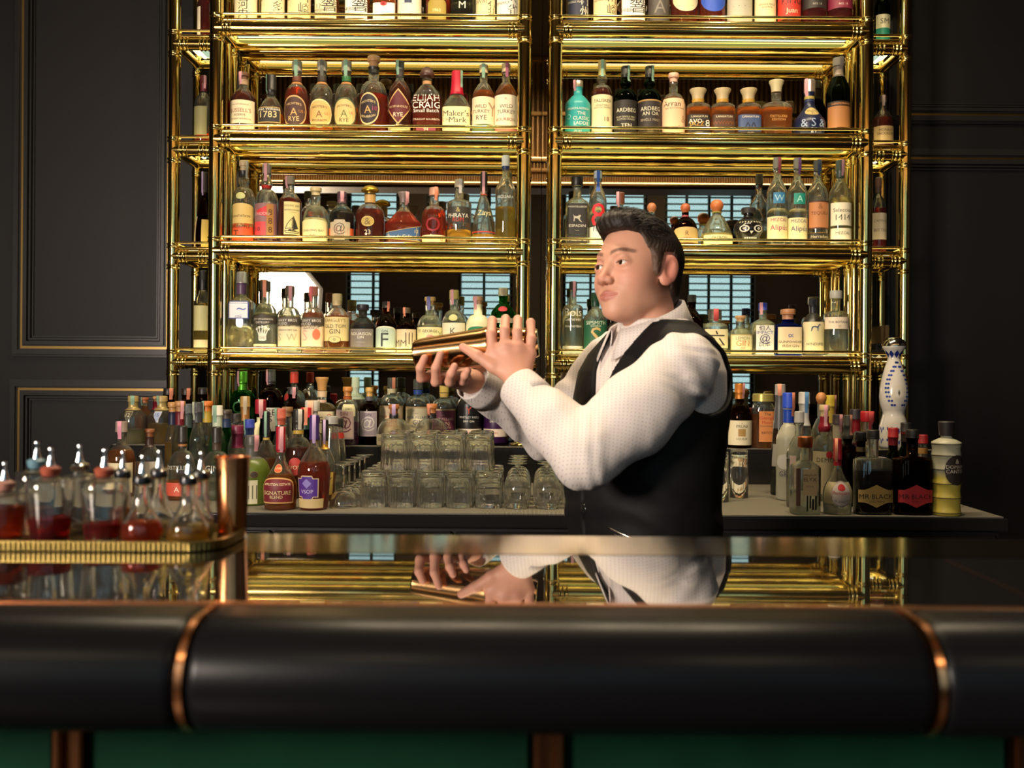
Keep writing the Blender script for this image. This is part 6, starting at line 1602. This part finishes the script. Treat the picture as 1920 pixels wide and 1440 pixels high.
lash = soft(np.abs(np.abs(hl)-0.033)/0.0150-1, 0.2)*soft(np.abs(hu-0.0028-(-0.6*((np.abs(hl)-0.033)/0.0135)**2)*0.004)/0.0013-1, 0.7)*(hf > 0.07)
blend(0.8*lash, (0.05, 0.03, 0.025))
blend(0.22*soft(np.abs(hu+0.075)-0.035, 0.02)*(hf > 0.0), (0.42, 0.26, 0.19))
V_head = head_to_world(V); Q_head, C_head = Q, col

# --- arms, hands and shaker
S1, E1, W1 = at(1279, 690, 1.878), at(1098, 856, 1.765), at(975, 728, 1.90)
S2, E2, W2 = Vector((0.19, 2.215, 1.335)), Vector((0.030, 2.245, 1.155)), at(888, 716, 2.055)
SA, SB = at(777, 664, 2.0), at(1010, 642, 1.985)
def chain(G, pts, radii, k=0.006):
    d = None
    for a, b, ra, rb in zip(pts[:-1], pts[1:], radii[:-1], radii[1:]):
        c = cone(G, a, b, ra, rb)
        d = c if d is None else smin(d, c, k)
    return d
def hand(lo, hi, wrist, elbow, mcps, fingers, thumb, palm_r=0.0125):
    h = 0.0022
    G = grid(lo, hi, h)
    w = Vector(wrist); el = Vector(elbow)
    fore = w + (el - w)*0.35
    D = cone(G, fore, w, 0.031, 0.0255)
    for m in mcps:
        D = smin(D, cone(G, w + (m - w)*0.15, m, 0.0175, palm_r), 0.016)
    for a, b in zip(mcps[:-1], mcps[1:]):
        D = smin(D, cone(G, a, b, palm_r*0.92, palm_r*0.92), 0.010)
    for fg in fingers:
        n = len(fg)
        rr = [0.0112, 0.0102, 0.0092, 0.0078][:n]
        D = smin(D, chain(G, fg, rr, 0.004), 0.0045)
    n = len(thumb)
    D = smin(D, chain(G, thumb, [0.0165, 0.0130, 0.0112, 0.0088][:n], 0.006), 0.008)
    V, Q = surface_nets(D, lo, h)
    return relax(V, Q, 1, 0.4), Q
def A(*t): return at(*t)
# near (left) hand, back of the hand to the camera
mc1 = [A(924, 660, 1.926), A(948, 650, 1.921), A(971, 652, 1.923), A(993, 664, 1.930)]
fg1 = [[mc1[0], A(921, 626, 1.932), A(923, 601, 1.966), A(926, 602, 1.996)],
       [mc1[1], A(946, 620, 1.928), A(948, 598, 1.962), A(950, 599, 1.997)],
       [mc1[2], A(970, 622, 1.930), A(971, 599, 1.963), A(972, 601, 1.996)],
       [mc1[3], A(996, 636, 1.936), A(995, 605, 1.964), A(994, 604, 1.992)]]
th1 = [A(957, 705, 1.912), A(925, 688, 1.915), A(895, 667, 1.922), A(868, 651, 1.934)]
V1, Q1 = hand((-0.21, 1.86, 1.16), (0.05, 2.04, 1.43), W1, E1, mc1, fg1, th1)
# far (right) hand under the shaker
mc2 = [A(808, 706, 2.012), A(829, 709, 2.008), A(850, 711, 2.010), A(868, 711, 2.016)]
fg2 = [[mc2[0], A(790, 709, 1.966), A(788, 690, 1.947), A(796, 671, 1.951)],
       [mc2[1], A(817, 716, 1.958), A(817, 690, 1.939), A(826, 664, 1.943)],
       [mc2[2], A(843, 716, 1.960), A(846, 701, 1.941), A(852, 687, 1.940)],
       [mc2[3], A(868, 714, 1.972), A(872, 704, 1.952), A(877, 695, 1.945)]]
th2 = [A(872, 702, 2.050), A(852, 676, 2.056), A(830, 650, 2.048), A(806, 634, 2.030)]
V2, Q2 = hand((-0.29, 1.91, 1.20), (-0.02, 2.12, 1.42), W2, E2, mc2, fg2, th2)
skc = np.array((0.67, 0.325, 0.22))
def handcol(V, tips):
    c = np.tile(skc, (len(V), 1))
    for t in tips:
        d = np.linalg.norm(V - np.array(t), axis=1)
        m = np.clip(1 - d/0.022, 0, 1)[:, None]*0.5
        c = c*(1-m) + np.array((0.66, 0.27, 0.20))*m
    return c
C1 = handcol(V1, [f[-1] for f in fg1] + [th1[-1]] + mc1)
C2 = handcol(V2, [f[-1] for f in fg2] + [th2[-1]])

# --- torso frame
pt = math.radians(62)
TO = np.array((0.254, 2.062))
FT = np.array((-math.sin(pt), -math.cos(pt))); LT = np.array((math.cos(pt), -math.sin(pt)))
TZt = [0.60, 0.86, 0.92, 0.98, 1.05, 1.15, 1.25, 1.31, 1.35, 1.385, 1.41, 1.44, 1.50]
TA = [0.120, 0.128, 0.138, 0.143, 0.143, 0.136, 0.130, 0.122, 0.108, 0.088, 0.072, 0.064, 0.058]
TB_ = [0.165, 0.175, 0.180, 0.182, 0.184, 0.192, 0.204, 0.200, 0.178, 0.138, 0.100, 0.072, 0.060]
TF = [0.0, 0.005, 0.012, 0.018, 0.020, 0.012, 0.0, -0.006, -0.012, -0.016, -0.014, -0.008, 0.0]
def torso(G, grow=0.0):
    z = G[2]
    a = np.interp(z, TZt, TA).astype(np.float32); b = np.interp(z, TZt, TB_).astype(np.float32); c = np.interp(z, TZt, TF).astype(np.float32)
    X, Y_ = G[0]-TO[0], G[1]-TO[1]
    ff = X*FT[0] + Y_*FT[1] - c; ll = X*LT[0] + Y_*LT[1]
    rr = ((np.abs(ff)/a)**2.25 + (np.abs(ll)/b)**2.25)**(1/2.25)
    return (rr - 1)*np.minimum(a, b)*0.95 - grow, ff, ll
def wr(G, freq, axis, amp, seed=0.0):
    t = G[0]*axis[0] + G[1]*axis[1] + G[2]*axis[2]
    return amp*np.sin(t*freq + 1.7*np.sin(t*freq*0.37 + seed) + 2.0*np.sin(G[0]*23 + seed)*0.6 + np.sin(G[2]*31 + seed*2)*0.7)

# hidden core of the body under the clothes, joined with head and hands into one figure
h = 0.011
lo, hi = (-0.14, 1.72, 0.02), (0.48, 2.42, 1.45)
G = grid(lo, hi, h)
D = torso(G, -0.024)[0]
D = np.maximum(D, 0.80 - G[2])
for (a, b, c) in ((S1, E1, W1), (S2, E2, W2)):
    D = smin(D, cone(G, a, b, 0.052, 0.040), 0.02); D = smin(D, cone(G, b, Vector(b)+(Vector(c)-Vector(b))*0.8, 0.040, 0.026), 0.02)
for s in (-1, 1):
    hipx = TO + LT*s*0.09
    D = smin(D, cone(G, (hipx[0], hipx[1], 0.86), (hipx[0]+0.02, hipx[1], 0.48), 0.078, 0.055), 0.03)
    D = smin(D, cone(G, (hipx[0]+0.02, hipx[1], 0.48), (hipx[0]+0.04, hipx[1], 0.08), 0.055, 0.035), 0.03)
Vc, Qc = surface_nets(D, lo, h)
allV = np.concatenate([V_head, V1, V2, Vc])
o1, o2, o3 = len(V_head), len(V_head)+len(V1), len(V_head)+len(V1)+len(V2)
allQ = np.concatenate([Q_head, Q1+o1, Q2+o2, Qc+o3])
allC = np.concatenate([C_head, C1, C2, np.tile(skc, (len(Vc), 1))])
skin = pmat('skin', (0.6, 0.34, 0.23), 0.54, 0.0, Subsurface_Weight=0.12, Subsurface_Scale=0.01)
nt, n, l, b = nodes_of(skin)
b.inputs['Subsurface Radius'].default_value = (1.0, 0.35, 0.2)
ca_ = n.new('ShaderNodeAttribute'); ca_.attribute_name = 'Col'
l.new(ca_.outputs['Color'], b.inputs['Base Color'])
tc = n.new('ShaderNodeTexCoord'); nz = n.new('ShaderNodeTexNoise'); nz.inputs['Scale'].default_value = 420; nz.inputs['Detail'].default_value = 3
bp = n.new('ShaderNodeBump'); bp.inputs['Strength'].default_value = 0.10; bp.inputs['Distance'].default_value = 0.0008
l.new(tc.outputs['Object'], nz.inputs['Vector']); l.new(nz.outputs['Fac'], bp.inputs['Height']); l.new(bp.outputs['Normal'], b.inputs['Normal'])
child('body', allV, allQ, skin, allC)
# eyes
white = pmat('eye_white', (0.62, 0.56, 0.52), 0.15); iris = pmat('iris', (0.030, 0.014, 0.008), 0.12, Coat_Weight=1.0)
for s in (-1, 1):
    c = np.array((0.0725, s*0.0328, -0.0012))
    mbk = MB().lathe([(0.0128*math.sin(math.pi*i/12)+1e-5, -0.0128*math.cos(math.pi*i/12)) for i in range(13)], 18)
    Pn = head_to_world(np.array(mbk.v) + c)
    eye = child('eye', Pn, mbk.f, white)
    ic = MB().lathe([(0.0131*math.sin(t)+1e-5, 0.0131*math.cos(t)) for t in [0.46*i/5 for i in range(6)]][::-1], 18)
    P0 = np.array(ic.v)
    gz = np.array((1.0, -0.10, 0.06)); gz /= np.linalg.norm(gz)
    t1 = np.cross(gz, (0, 0, 1)); t1 /= np.linalg.norm(t1); t2 = np.cross(gz, t1)
    P0 = P0[:, :1]*t1 + P0[:, 1:2]*t2 + P0[:, 2:3]*gz + c
    i_ = child('iris', head_to_world(P0), ic.f, iris); i_.parent = eye
# hair
h = 0.0022
lo, hi = (-0.15, -0.11, -0.10), (0.125, 0.11, 0.165)
G = grid(lo, hi, h)
poly = np.array([(0.098, 0.080), (0.088, 0.073), (0.064, 0.074), (0.046, 0.066), (0.040, 0.040), (0.030, 0.020), (0.026, -0.016), (0.012, -0.026), (0.004, 0.006), (-0.006, 0.032), (-0.032, 0.036), (-0.044, 0.006), (-0.046, -0.040), (-0.064, -0.078), (-0.13, -0.085), (-0.16, 0.05), (-0.11, 0.18), (0.07, 0.18), (0.125, 0.13)])
def sdpoly(px, py, P):
    d = np.full(px.shape, 1e9, np.float32); inside = np.zeros(px.shape, bool)
    for i in range(len(P)):
        a, b = P[i], P[(i+1) % len(P)]
        e = b-a; wx_, wy_ = px-a[0], py-a[1]
        t = np.clip((wx_*e[0]+wy_*e[1])/(e@e), 0, 1)
        d = np.minimum(d, (wx_-t*e[0])**2 + (wy_-t*e[1])**2)
        c1 = (a[1] > py) != (b[1] > py)
        xi = a[0] + (py-a[1])*(e[0])/(e[1] if abs(e[1]) > 1e-9 else 1e-9)
        inside ^= c1 & (px < xi)
    d = np.sqrt(d)
    return np.where(inside, -d, d)
sk = ell(G, (-0.021, 0, 0.034), (0.1065, 0.0805, 0.0875))
sk = smin(sk, ell(G, (-0.060, 0, -0.030), (0.056, 0.060, 0.062)), 0.02)
top_ = ell(G, (-0.002, 0, 0.082), (0.093, 0.066, 0.046))
top_ = smin(top_, ell(G, (0.054, -0.004, 0.096), (0.042, 0.052, 0.026)), 0.016)
Hd = smin(sk, top_, 0.010)
for s in (-1, 1):
    Hd = smin(Hd, ell(G, (0.016, s*0.0690, 0.008), (0.016, 0.0130, 0.034)), 0.008)
p2 = sdpoly(G[0][:, 0, :], G[2][:, 0, :], poly)[:, None, :]
Hd = smax(Hd, p2 + 0*G[1], 0.006)
# comb marks
wave = np.sin((G[1]*420) + 2.2*np.sin(G[0]*46 + G[2]*20) + 1.5*np.sin(G[2]*60))
ridge = np.clip((G[2]-0.066)/0.03, 0, 1)
Hd = Hd + wave*0.0013*ridge + 0.0006*np.sin(G[0]*700 + 3*np.sin(G[2]*150))*(1-ridge)
V, Q = surface_nets(Hd, lo, h)
hcol = np.tile(np.array((0.018, 0.012, 0.009)), (len(V), 1))
fade = np.clip((0.055 - V[:, 2])/0.07, 0, 1)*np.clip((V[:, 0]+0.07)/0.05, 0, 1)
pe_ = -sdpoly(V[:, 0], V[:, 2], poly)
edge_ = np.clip(1 - pe_/0.011, 0, 1)*np.clip((0.070 - V[:, 2])/0.02, 0, 1)
hcol = hcol*(1-0.5*edge_[:, None]) + np.array((0.13, 0.075, 0.05))*0.5*edge_[:, None]
hcol = hcol*(1-0.55*fade[:, None]) + np.array((0.16, 0.09, 0.06))*0.55*fade[:, None]
hair_m = pmat('black_hair', (0.02, 0.013, 0.01), 0.5, 0.0, Specular_IOR_Level=0.25)
nt, n, l, b = nodes_of(hair_m)
ca_ = n.new('ShaderNodeAttribute'); ca_.attribute_name = 'Col'; l.new(ca_.outputs['Color'], b.inputs['Base Color'])
tc = n.new('ShaderNodeTexCoord'); nz = n.new('ShaderNodeTexNoise'); nz.inputs['Scale'].default_value = 260; nz.inputs['Detail'].default_value = 4
bp = n.new('ShaderNodeBump'); bp.inputs['Strength'].default_value = 0.6; bp.inputs['Distance'].default_value = 0.002
l.new(tc.outputs['Object'], nz.inputs['Vector']); l.new(nz.outputs['Fac'], bp.inputs['Height']); l.new(bp.outputs['Normal'], b.inputs['Normal'])
hair = child('hair', head_to_world(V), Q, hair_m, hcol)
# strands
rngv = np.random.default_rng(11)
sel = V[(V[:, 2] > 0.058)]
sel = sel[rngv.integers(0, len(sel), 1500)]
mbk = MB()
for p in sel:
    p = p - 0.0015*(p - np.array((-0.01, 0, 0.05)))/0.09
    ctr = np.array((-0.01, 0, 0.03)); nrm_ = (p-ctr)/np.linalg.norm(p-ctr)
    d = np.array((-0.8, 0.25*np.sign(p[1]+1e-6)*(abs(p[1])/0.05), 0.05)) + rngv.normal(0, 0.09, 3)
    d -= nrm_*(d@nrm_); d /= np.linalg.norm(d)
    L_ = 0.016 + 0.014*rngv.random()
    pts = [p + d*L_*t + nrm_*(0.0012*math.sin(math.pi*t*0.9) - (L_*t)**2/0.16) for t in (0, 0.35, 0.7, 1.0)]
    v, f = sweep(pts, [0.0006, 0.0006, 0.0005, 0.0002], 3, False)
    mbk.add(v, f)
hs = child('hair_strands', head_to_world(np.array(mbk.v)), mbk.f, pmat('hair_strand', (0.014, 0.009, 0.007), 0.5))
hs.parent = hair; hs['kind'] = 'stuff'

# --- shirt
shirt_m = pmat('dotted_white_shirt', (0.72, 0.64, 0.60), 0.75, 0.0, Sheen_Weight=0.15)
nt, n, l, b = nodes_of(shirt_m)
tc = n.new('ShaderNodeTexCoord')
mp = n.new('ShaderNodeMapping'); mp.inputs['Rotation'].default_value = (math.radians(90), math.radians(38), 0); mp.inputs['Scale'].default_value = (1, 1, 0.0)
mp.vector_type = 'POINT'
rotn = n.new('ShaderNodeVectorRotate'); rotn.rotation_type = 'Y_AXIS'; rotn.inputs['Angle'].default_value = math.radians(40)
l.new(tc.outputs['Object'], rotn.inputs['Vector'])
sx = n.new('ShaderNodeSeparateXYZ'); l.new(rotn.outputs['Vector'], sx.inputs[0])
def math_(op, a, bv=None, b2=None):
    m_ = n.new('ShaderNodeMath'); m_.operation = op
    if isinstance(a, (int, float)): m_.inputs[0].default_value = a
    else: l.new(a, m_.inputs[0])
    if bv is not None:
        if isinstance(bv, (int, float)): m_.inputs[1].default_value = bv
        else: l.new(bv, m_.inputs[1])
    return m_.outputs[0]
PT = 0.0105
ux_ = math_('ADD', sx.outputs['X'], math_('MULTIPLY', sx.outputs['Y'], 0.35))
vx_ = math_('ADD', sx.outputs['Z'], math_('MULTIPLY', sx.outputs['Y'], 0.35))
rowi = math_('FLOOR', math_('DIVIDE', vx_, PT*0.5))
fu = math_('SUBTRACT', math_('FRACT', math_('ADD', math_('DIVIDE', ux_, PT), math_('MULTIPLY', rowi, 0.5))), 0.5)
fv = math_('MULTIPLY', math_('SUBTRACT', math_('FRACT', math_('DIVIDE', vx_, PT*0.5)), 0.5), 0.5)
dd = math_('SQRT', math_('ADD', math_('MULTIPLY', fu, fu), math_('MULTIPLY', fv, fv)))
dot = math_('LESS_THAN', dd, 0.105)
mixc = n.new('ShaderNodeMix'); mixc.data_type = 'RGBA'
mixc.inputs['A'].default_value = (0.72, 0.64, 0.60, 1); mixc.inputs['B'].default_value = (0.44, 0.37, 0.39, 1)
l.new(dot, mixc.inputs['Factor']); l.new(mixc.outputs['Result'], b.inputs['Base Color'])
nz = n.new('ShaderNodeTexNoise'); nz.inputs['Scale'].default_value = 16; nz.inputs['Detail'].default_value = 3
bp = n.new('ShaderNodeBump'); bp.inputs['Strength'].default_value = 0.25; bp.inputs['Distance'].default_value = 0.012
l.new(tc.outputs['Object'], nz.inputs['Vector']); l.new(nz.outputs['Fac'], bp.inputs['Height']); l.new(bp.outputs['Normal'], b.inputs['Normal'])

def lerp(a, b, t): return Vector(a) + (Vector(b)-Vector(a))*t
h = 0.0052
lo, hi = (-0.16, 1.655, 1.03), (0.47, 2.36, 1.46)
G = grid(lo, hi, h)
T, tf, tl = torso(G, 0.0)
Dsh = np.maximum(T, G[2]-1.425)
cuff1 = lerp(W1, E1, 0.02); cuff2 = lerp(W2, E2, 0.02)
m1 = lerp(S1, E1, 0.5) + Vector((0, 0, -0.004))
arm1 = cone(G, S1, m1, 0.073, 0.077); arm1 = smin(arm1, cone(G, m1, E1, 0.079, 0.061), 0.03)
arm1 = smin(arm1, cone(G, E1, lerp(E1, W1, 0.45), 0.060, 0.058), 0.022)
arm1 = smin(arm1, cone(G, lerp(E1, W1, 0.45), cuff1, 0.058, 0.042), 0.02)
dcut = (Vector(W1)-Vector(E1)).normalized()
cutd = (G[0]-cuff1.x)*dcut.x + (G[1]-cuff1.y)*dcut.y + (G[2]-cuff1.z)*dcut.z
arm1 = np.maximum(arm1, cutd)
arm2 = cone(G, S2, E2, 0.072, 0.058)
arm2 = smin(arm2, cone(G, E2, cuff2, 0.057, 0.042), 0.022)
dcut2 = (Vector(W2)-Vector(E2)).normalized()
cutd2 = (G[0]-cuff2.x)*dcut2.x + (G[1]-cuff2.y)*dcut2.y + (G[2]-cuff2.z)*dcut2.z
arm2 = np.maximum(arm2, cutd2)
# creases across elbows and upper arms
ua = (Vector(E1)-Vector(S1)).normalized(); fa = dcut
nearE = np.exp(-(((G[0]-E1.x)**2 + (G[1]-E1.y)**2 + (G[2]-E1.z)**2)/0.10**2))
arm1 = arm1 + wr(G, 150, (ua.x+fa.x*0.5, 0.2, ua.z*0.2), 0.0020, 0.7)*nearE + wr(G, 88, (ua.x, 0.3, ua.z), 0.0028, 2.0)*(1-nearE)
nearS = np.exp(-(((G[0]-S1.x-0.04)**2 + (G[2]-S1.z+0.03)**2)/0.07**2))
arm1 = arm1 + wr(G, 190, (0.15, 0.2, 1.0), 0.0030, 1.1)*nearS
arm2 = arm2 + wr(G, 100, (0.8, 0.3, 0.5), 0.0030, 0.3)
Dsh = smin(Dsh, arm1, 0.014); Dsh = smin(Dsh, arm2, 0.014)
V, Q = surface_nets(Dsh, lo, h)
V = relax(V, Q, 1, 0.4)
shirt = child('shirt', V, Q, shirt_m)
# collar (stand and fold), cuffs
def strip(rows, name, m, parent, thick=0.0022):
    n_ = len(rows[0]); v = [p for r_ in rows for p in r_]
    f = [(i*n_+j, i*n_+j+1, (i+1)*n_+j+1, (i+1)*n_+j) for i in range(len(rows)-1) for j in range(n_-1)]
    o = child(name, np.array([tuple(p) for p in v]), f, m)
    o.parent = parent
    md = o.modifiers.new('thickness', 'SOLIDIFY'); md.thickness = thick; md.offset = 0
    return o
rows_t, rows_m, rows_b = [], [], []
NC = 40
for i in range(NC+1):
    ph = math.radians(16 + (360-32)*i/NC)
    kf = (1+math.cos(ph))/2                      # 1 at the front
    zt = 1.472 - 0.074*kf**0.9
    cx, cyy = TO + FT*(0.004 + 0.018*kf - 0.012*(1-kf))
    def P(r, z): return Vector((cx + FT[0]*r*math.cos(ph) + LT[0]*r*math.sin(ph), cyy + FT[1]*r*math.cos(ph) + LT[1]*r*math.sin(ph), z))
    edge = min(i, NC-i)/NC
    ptip = 0.020*max(0, 1 - edge/0.10)
    rows_t.append([P(0.0700, zt-0.034), P(0.0680, zt-0.012), P(0.0680, zt), P(0.0720, zt+0.001), P(0.0800, zt-0.018), P(0.0930+ptip*0.4, zt-0.048-ptip)])
collar = strip(rows_t, 'collar', shirt_m, shirt)
for (w_, e_, r_) in ((W1, E1, 0.0425), (W2, E2, 0.0425)):
    d = (Vector(w_)-Vector(e_)).normalized(); a = d.orthogonal().normalized(); b_ = d.cross(a)
    rows = []
    for i in range(29):
        t = 2*math.pi*i/28
        dirv = a*math.cos(t) + b_*math.sin(t)
        c0 = lerp(w_, e_, 0.0)
        rows.append([c0 - d*0.052 + dirv*(r_+0.0045), c0 - d*0.03 + dirv*(r_+0.0035), c0 + dirv*(r_+0.0015), c0 + d*0.006 + dirv*(r_+0.0005)])
    strip(rows, 'cuff', shirt_m, shirt)

# --- waistcoat
vest_m = pmat('black_waistcoat', (0.0055, 0.0048, 0.0055), 0.65, 0.0, Specular_IOR_Level=0.22)
nzb = noise_bump(vest_m, 9.0, 0.35, 0.02, 3.0)
h = 0.0050
lo, hi = (0.02, 1.80, 0.82), (0.47, 2.33, 1.46)
G = grid(lo, hi, h)
T, tf, tl = torso(G, 0.0085)
z = G[2]
vopen = 0.001 + np.clip((z-1.205)/(1.395-1.205), 0, 1.5)*0.064
Vc_ = np.where(tf > -0.01, np.abs(tl) - vopen, 1.0)              # inside V: negative
Vd = smax(T, -np.maximum(-(-Vc_), -1)*1.0 if False else -Vc_, 0.004)
arm_r = np.sqrt(((tf+0.004)/0.080)**2 + ((z-1.304)/0.080)**2) - 1
hole = np.where(np.abs(tl) > 0.085, arm_r*0.09, 1.0)
hole = np.maximum(arm_r*0.09, 0.118 - np.abs(tl))
Vd = smax(Vd, -hole, 0.004)
neckr = np.sqrt((tf+0.004)**2 + tl**2) - (0.092 + 0.25*np.clip(z-1.40, 0, 0.1))
Vd = smax(Vd, np.where(z > 1.36, -neckr, -1.0), 0.004)
Vd = np.maximum(Vd, 0.86 - z)
Vd = np.maximum(Vd, z - 1.437)
Vd = Vd + wr(G, 60, (0.4, 0.3, 1.0), 0.0016, 0.4)*np.clip((1.2-z)/0.1, 0, 1)
V, Q = surface_nets(Vd, lo, h)
V = relax(V, Q, 1, 0.4)
vest = child('waistcoat', V, Q, vest_m)
# buttons, pocket zip
def tpoint(f_, l_, z_):
    p = TO + FT*f_ + LT*l_
    return Vector((p[0], p[1], z_))
def on_torso(ang, z_, e=0.010):
    a = np.interp(z_, TZt, TA); b_ = np.interp(z_, TZt, TB_); c = np.interp(z_, TZt, TF)
    ca2, sa2 = math.cos(ang), math.sin(ang)
    r = (abs(ca2/a)**2.25 + abs(sa2/b_)**2.25)**(-1/2.25)
    r += e
    return tpoint(c + r*ca2, r*sa2, z_)
for z_ in (1.175, 1.095, 1.015, 0.935):
    p = on_torso(0.04, z_, 0.0085)
    mbk = MB().lathe([(0.0001, -0.002), (0.0085, -0.002), (0.0095, 0.0015), (0.008, 0.0035), (0.0001, 0.003)], 14)
    ft3 = Vector((FT[0], FT[1], 0)); a = ft3.orthogonal(); b_ = ft3.cross(a)
    P0 = [p + a*v[0] + b_*v[1] + ft3*v[2] for v in mbk.v]
    bt = child('button', np.array([tuple(q) for q in P0]), mbk.f, pmat('black_button', (0.01, 0.01, 0.01), 0.2)); bt.parent = vest
path = [on_torso(0.55 + 0.52*t, 0.987 - 0.026*t, 0.0105) for t in np.linspace(0, 1, 12)]
v, f = sweep(path, 0.0024, 8)
zp = child('pocket_zip', np.array([tuple(q) for q in v]), f, pmat('zip_steel', (0.75, 0.68, 0.58), 0.2, 1.0)); zp.parent = vest
zp['label'] = 'shiny metal zip of the waistcoat pocket'
path = [q + Vector((0, 0, -0.0075)) for q in path[1:]]
v, f = sweep(path, 0.0012, 6)
z2 = child('zip_edge', np.array([tuple(q) for q in v]), f, pmat('zip_steel', (0.75, 0.68, 0.58), 0.2, 1.0)); z2.parent = vest
pe = path[-1]
v, f = sweep([pe + Vector((0, 0, 0.006)), pe + Vector((-.002, -.004, -0.008)), pe + Vector((-.004, -.005, -0.022))], [0.003, 0.004, 0.0025], 8)
z3 = child('zip_pull', np.array([tuple(q) for q in v]), f, pmat('zip_steel', (0.75, 0.68, 0.58), 0.2, 1.0)); z3.parent = vest
# trousers and shoes
h = 0.010
lo, hi = (0.0, 1.78, 0.04), (0.52, 2.34, 0.95)
G = grid(lo, hi, h)
D = np.maximum(torso(G, 0.004)[0], np.maximum(0.70 - G[2], G[2]-0.93))
for s in (-1, 1):
    hx = TO + LT*s*0.092
    D = smin(D, cone(G, (hx[0], hx[1], 0.80), (hx[0]+0.02, hx[1], 0.48), 0.098, 0.074), 0.04)
    D = smin(D, cone(G, (hx[0]+0.02, hx[1], 0.48), (hx[0]+0.04, hx[1], 0.09), 0.074, 0.058), 0.02)
D = np.maximum(D, 0.075 - G[2])
V, Q = surface_nets(D, lo, h)
child('trousers', V, Q, pmat('black_trousers', (0.012, 0.012, 0.014), 0.8))
for s in (-1, 1):
    hx = TO + LT*s*0.092
    G = grid((-0.16, -0.06, 0.0), (0.22, 0.06, 0.13), 0.006)
    D = ell(G, (0.05, 0, 0.035), (0.145, 0.047, 0.045))
    D = smin(D, ell(G, (-0.03, 0, 0.06), (0.07, 0.045, 0.06)), 0.03)
    D = np.maximum(D, 0.002 - G[2])
    V, Q = surface_nets(D, (-0.16, -0.06, 0.0), 0.006)
    W_ = np.stack([hx[0]+0.04 + V[:, 0]*FT[0] + V[:, 1]*LT[0], hx[1] + V[:, 0]*FT[1] + V[:, 1]*LT[1], V[:, 2]], 1)
    child('shoe', W_, Q, pmat('black_shoe', (0.01, 0.01, 0.01), 0.25))

# --- cocktail shaker in the hands
shk = empty('cocktail_shaker', SA)
tag(shk, 'copper two-piece cocktail shaker held slanted in both hands', 'shaker')
ax_ = (SB - SA); Ls = ax_.length; ax_.normalize()
a = ax_.orthogonal().normalized(); b_ = ax_.cross(a)
shm = pmat('shaker_copper', (0.80, 0.46, 0.20), 0.14, 1.0)
def alat(prof, name):
    mbk = MB().lathe(prof, 36)
    P0 = [a*v[0] + b_*v[1] + ax_*v[2] for v in mbk.v]
    return mesh(name, P0, mbk.f, shm, shk, smooth=True, autosmooth=40)
alat([(0.0001, 0.002), (0.026, 0.0), (0.0300, 0.003), (0.0325, 0.02), (0.0420, 0.150), (0.0440, 0.158), (0.0445, 0.162), (0.0425, 0.164), (0.0400, 0.160)], 'large_tin')
alat([(0.0400, 0.150), (0.0405, 0.165), (0.0385, 0.19), (0.0320, Ls-0.006), (0.029, Ls-0.001), (0.0001, Ls)], 'small_tin')
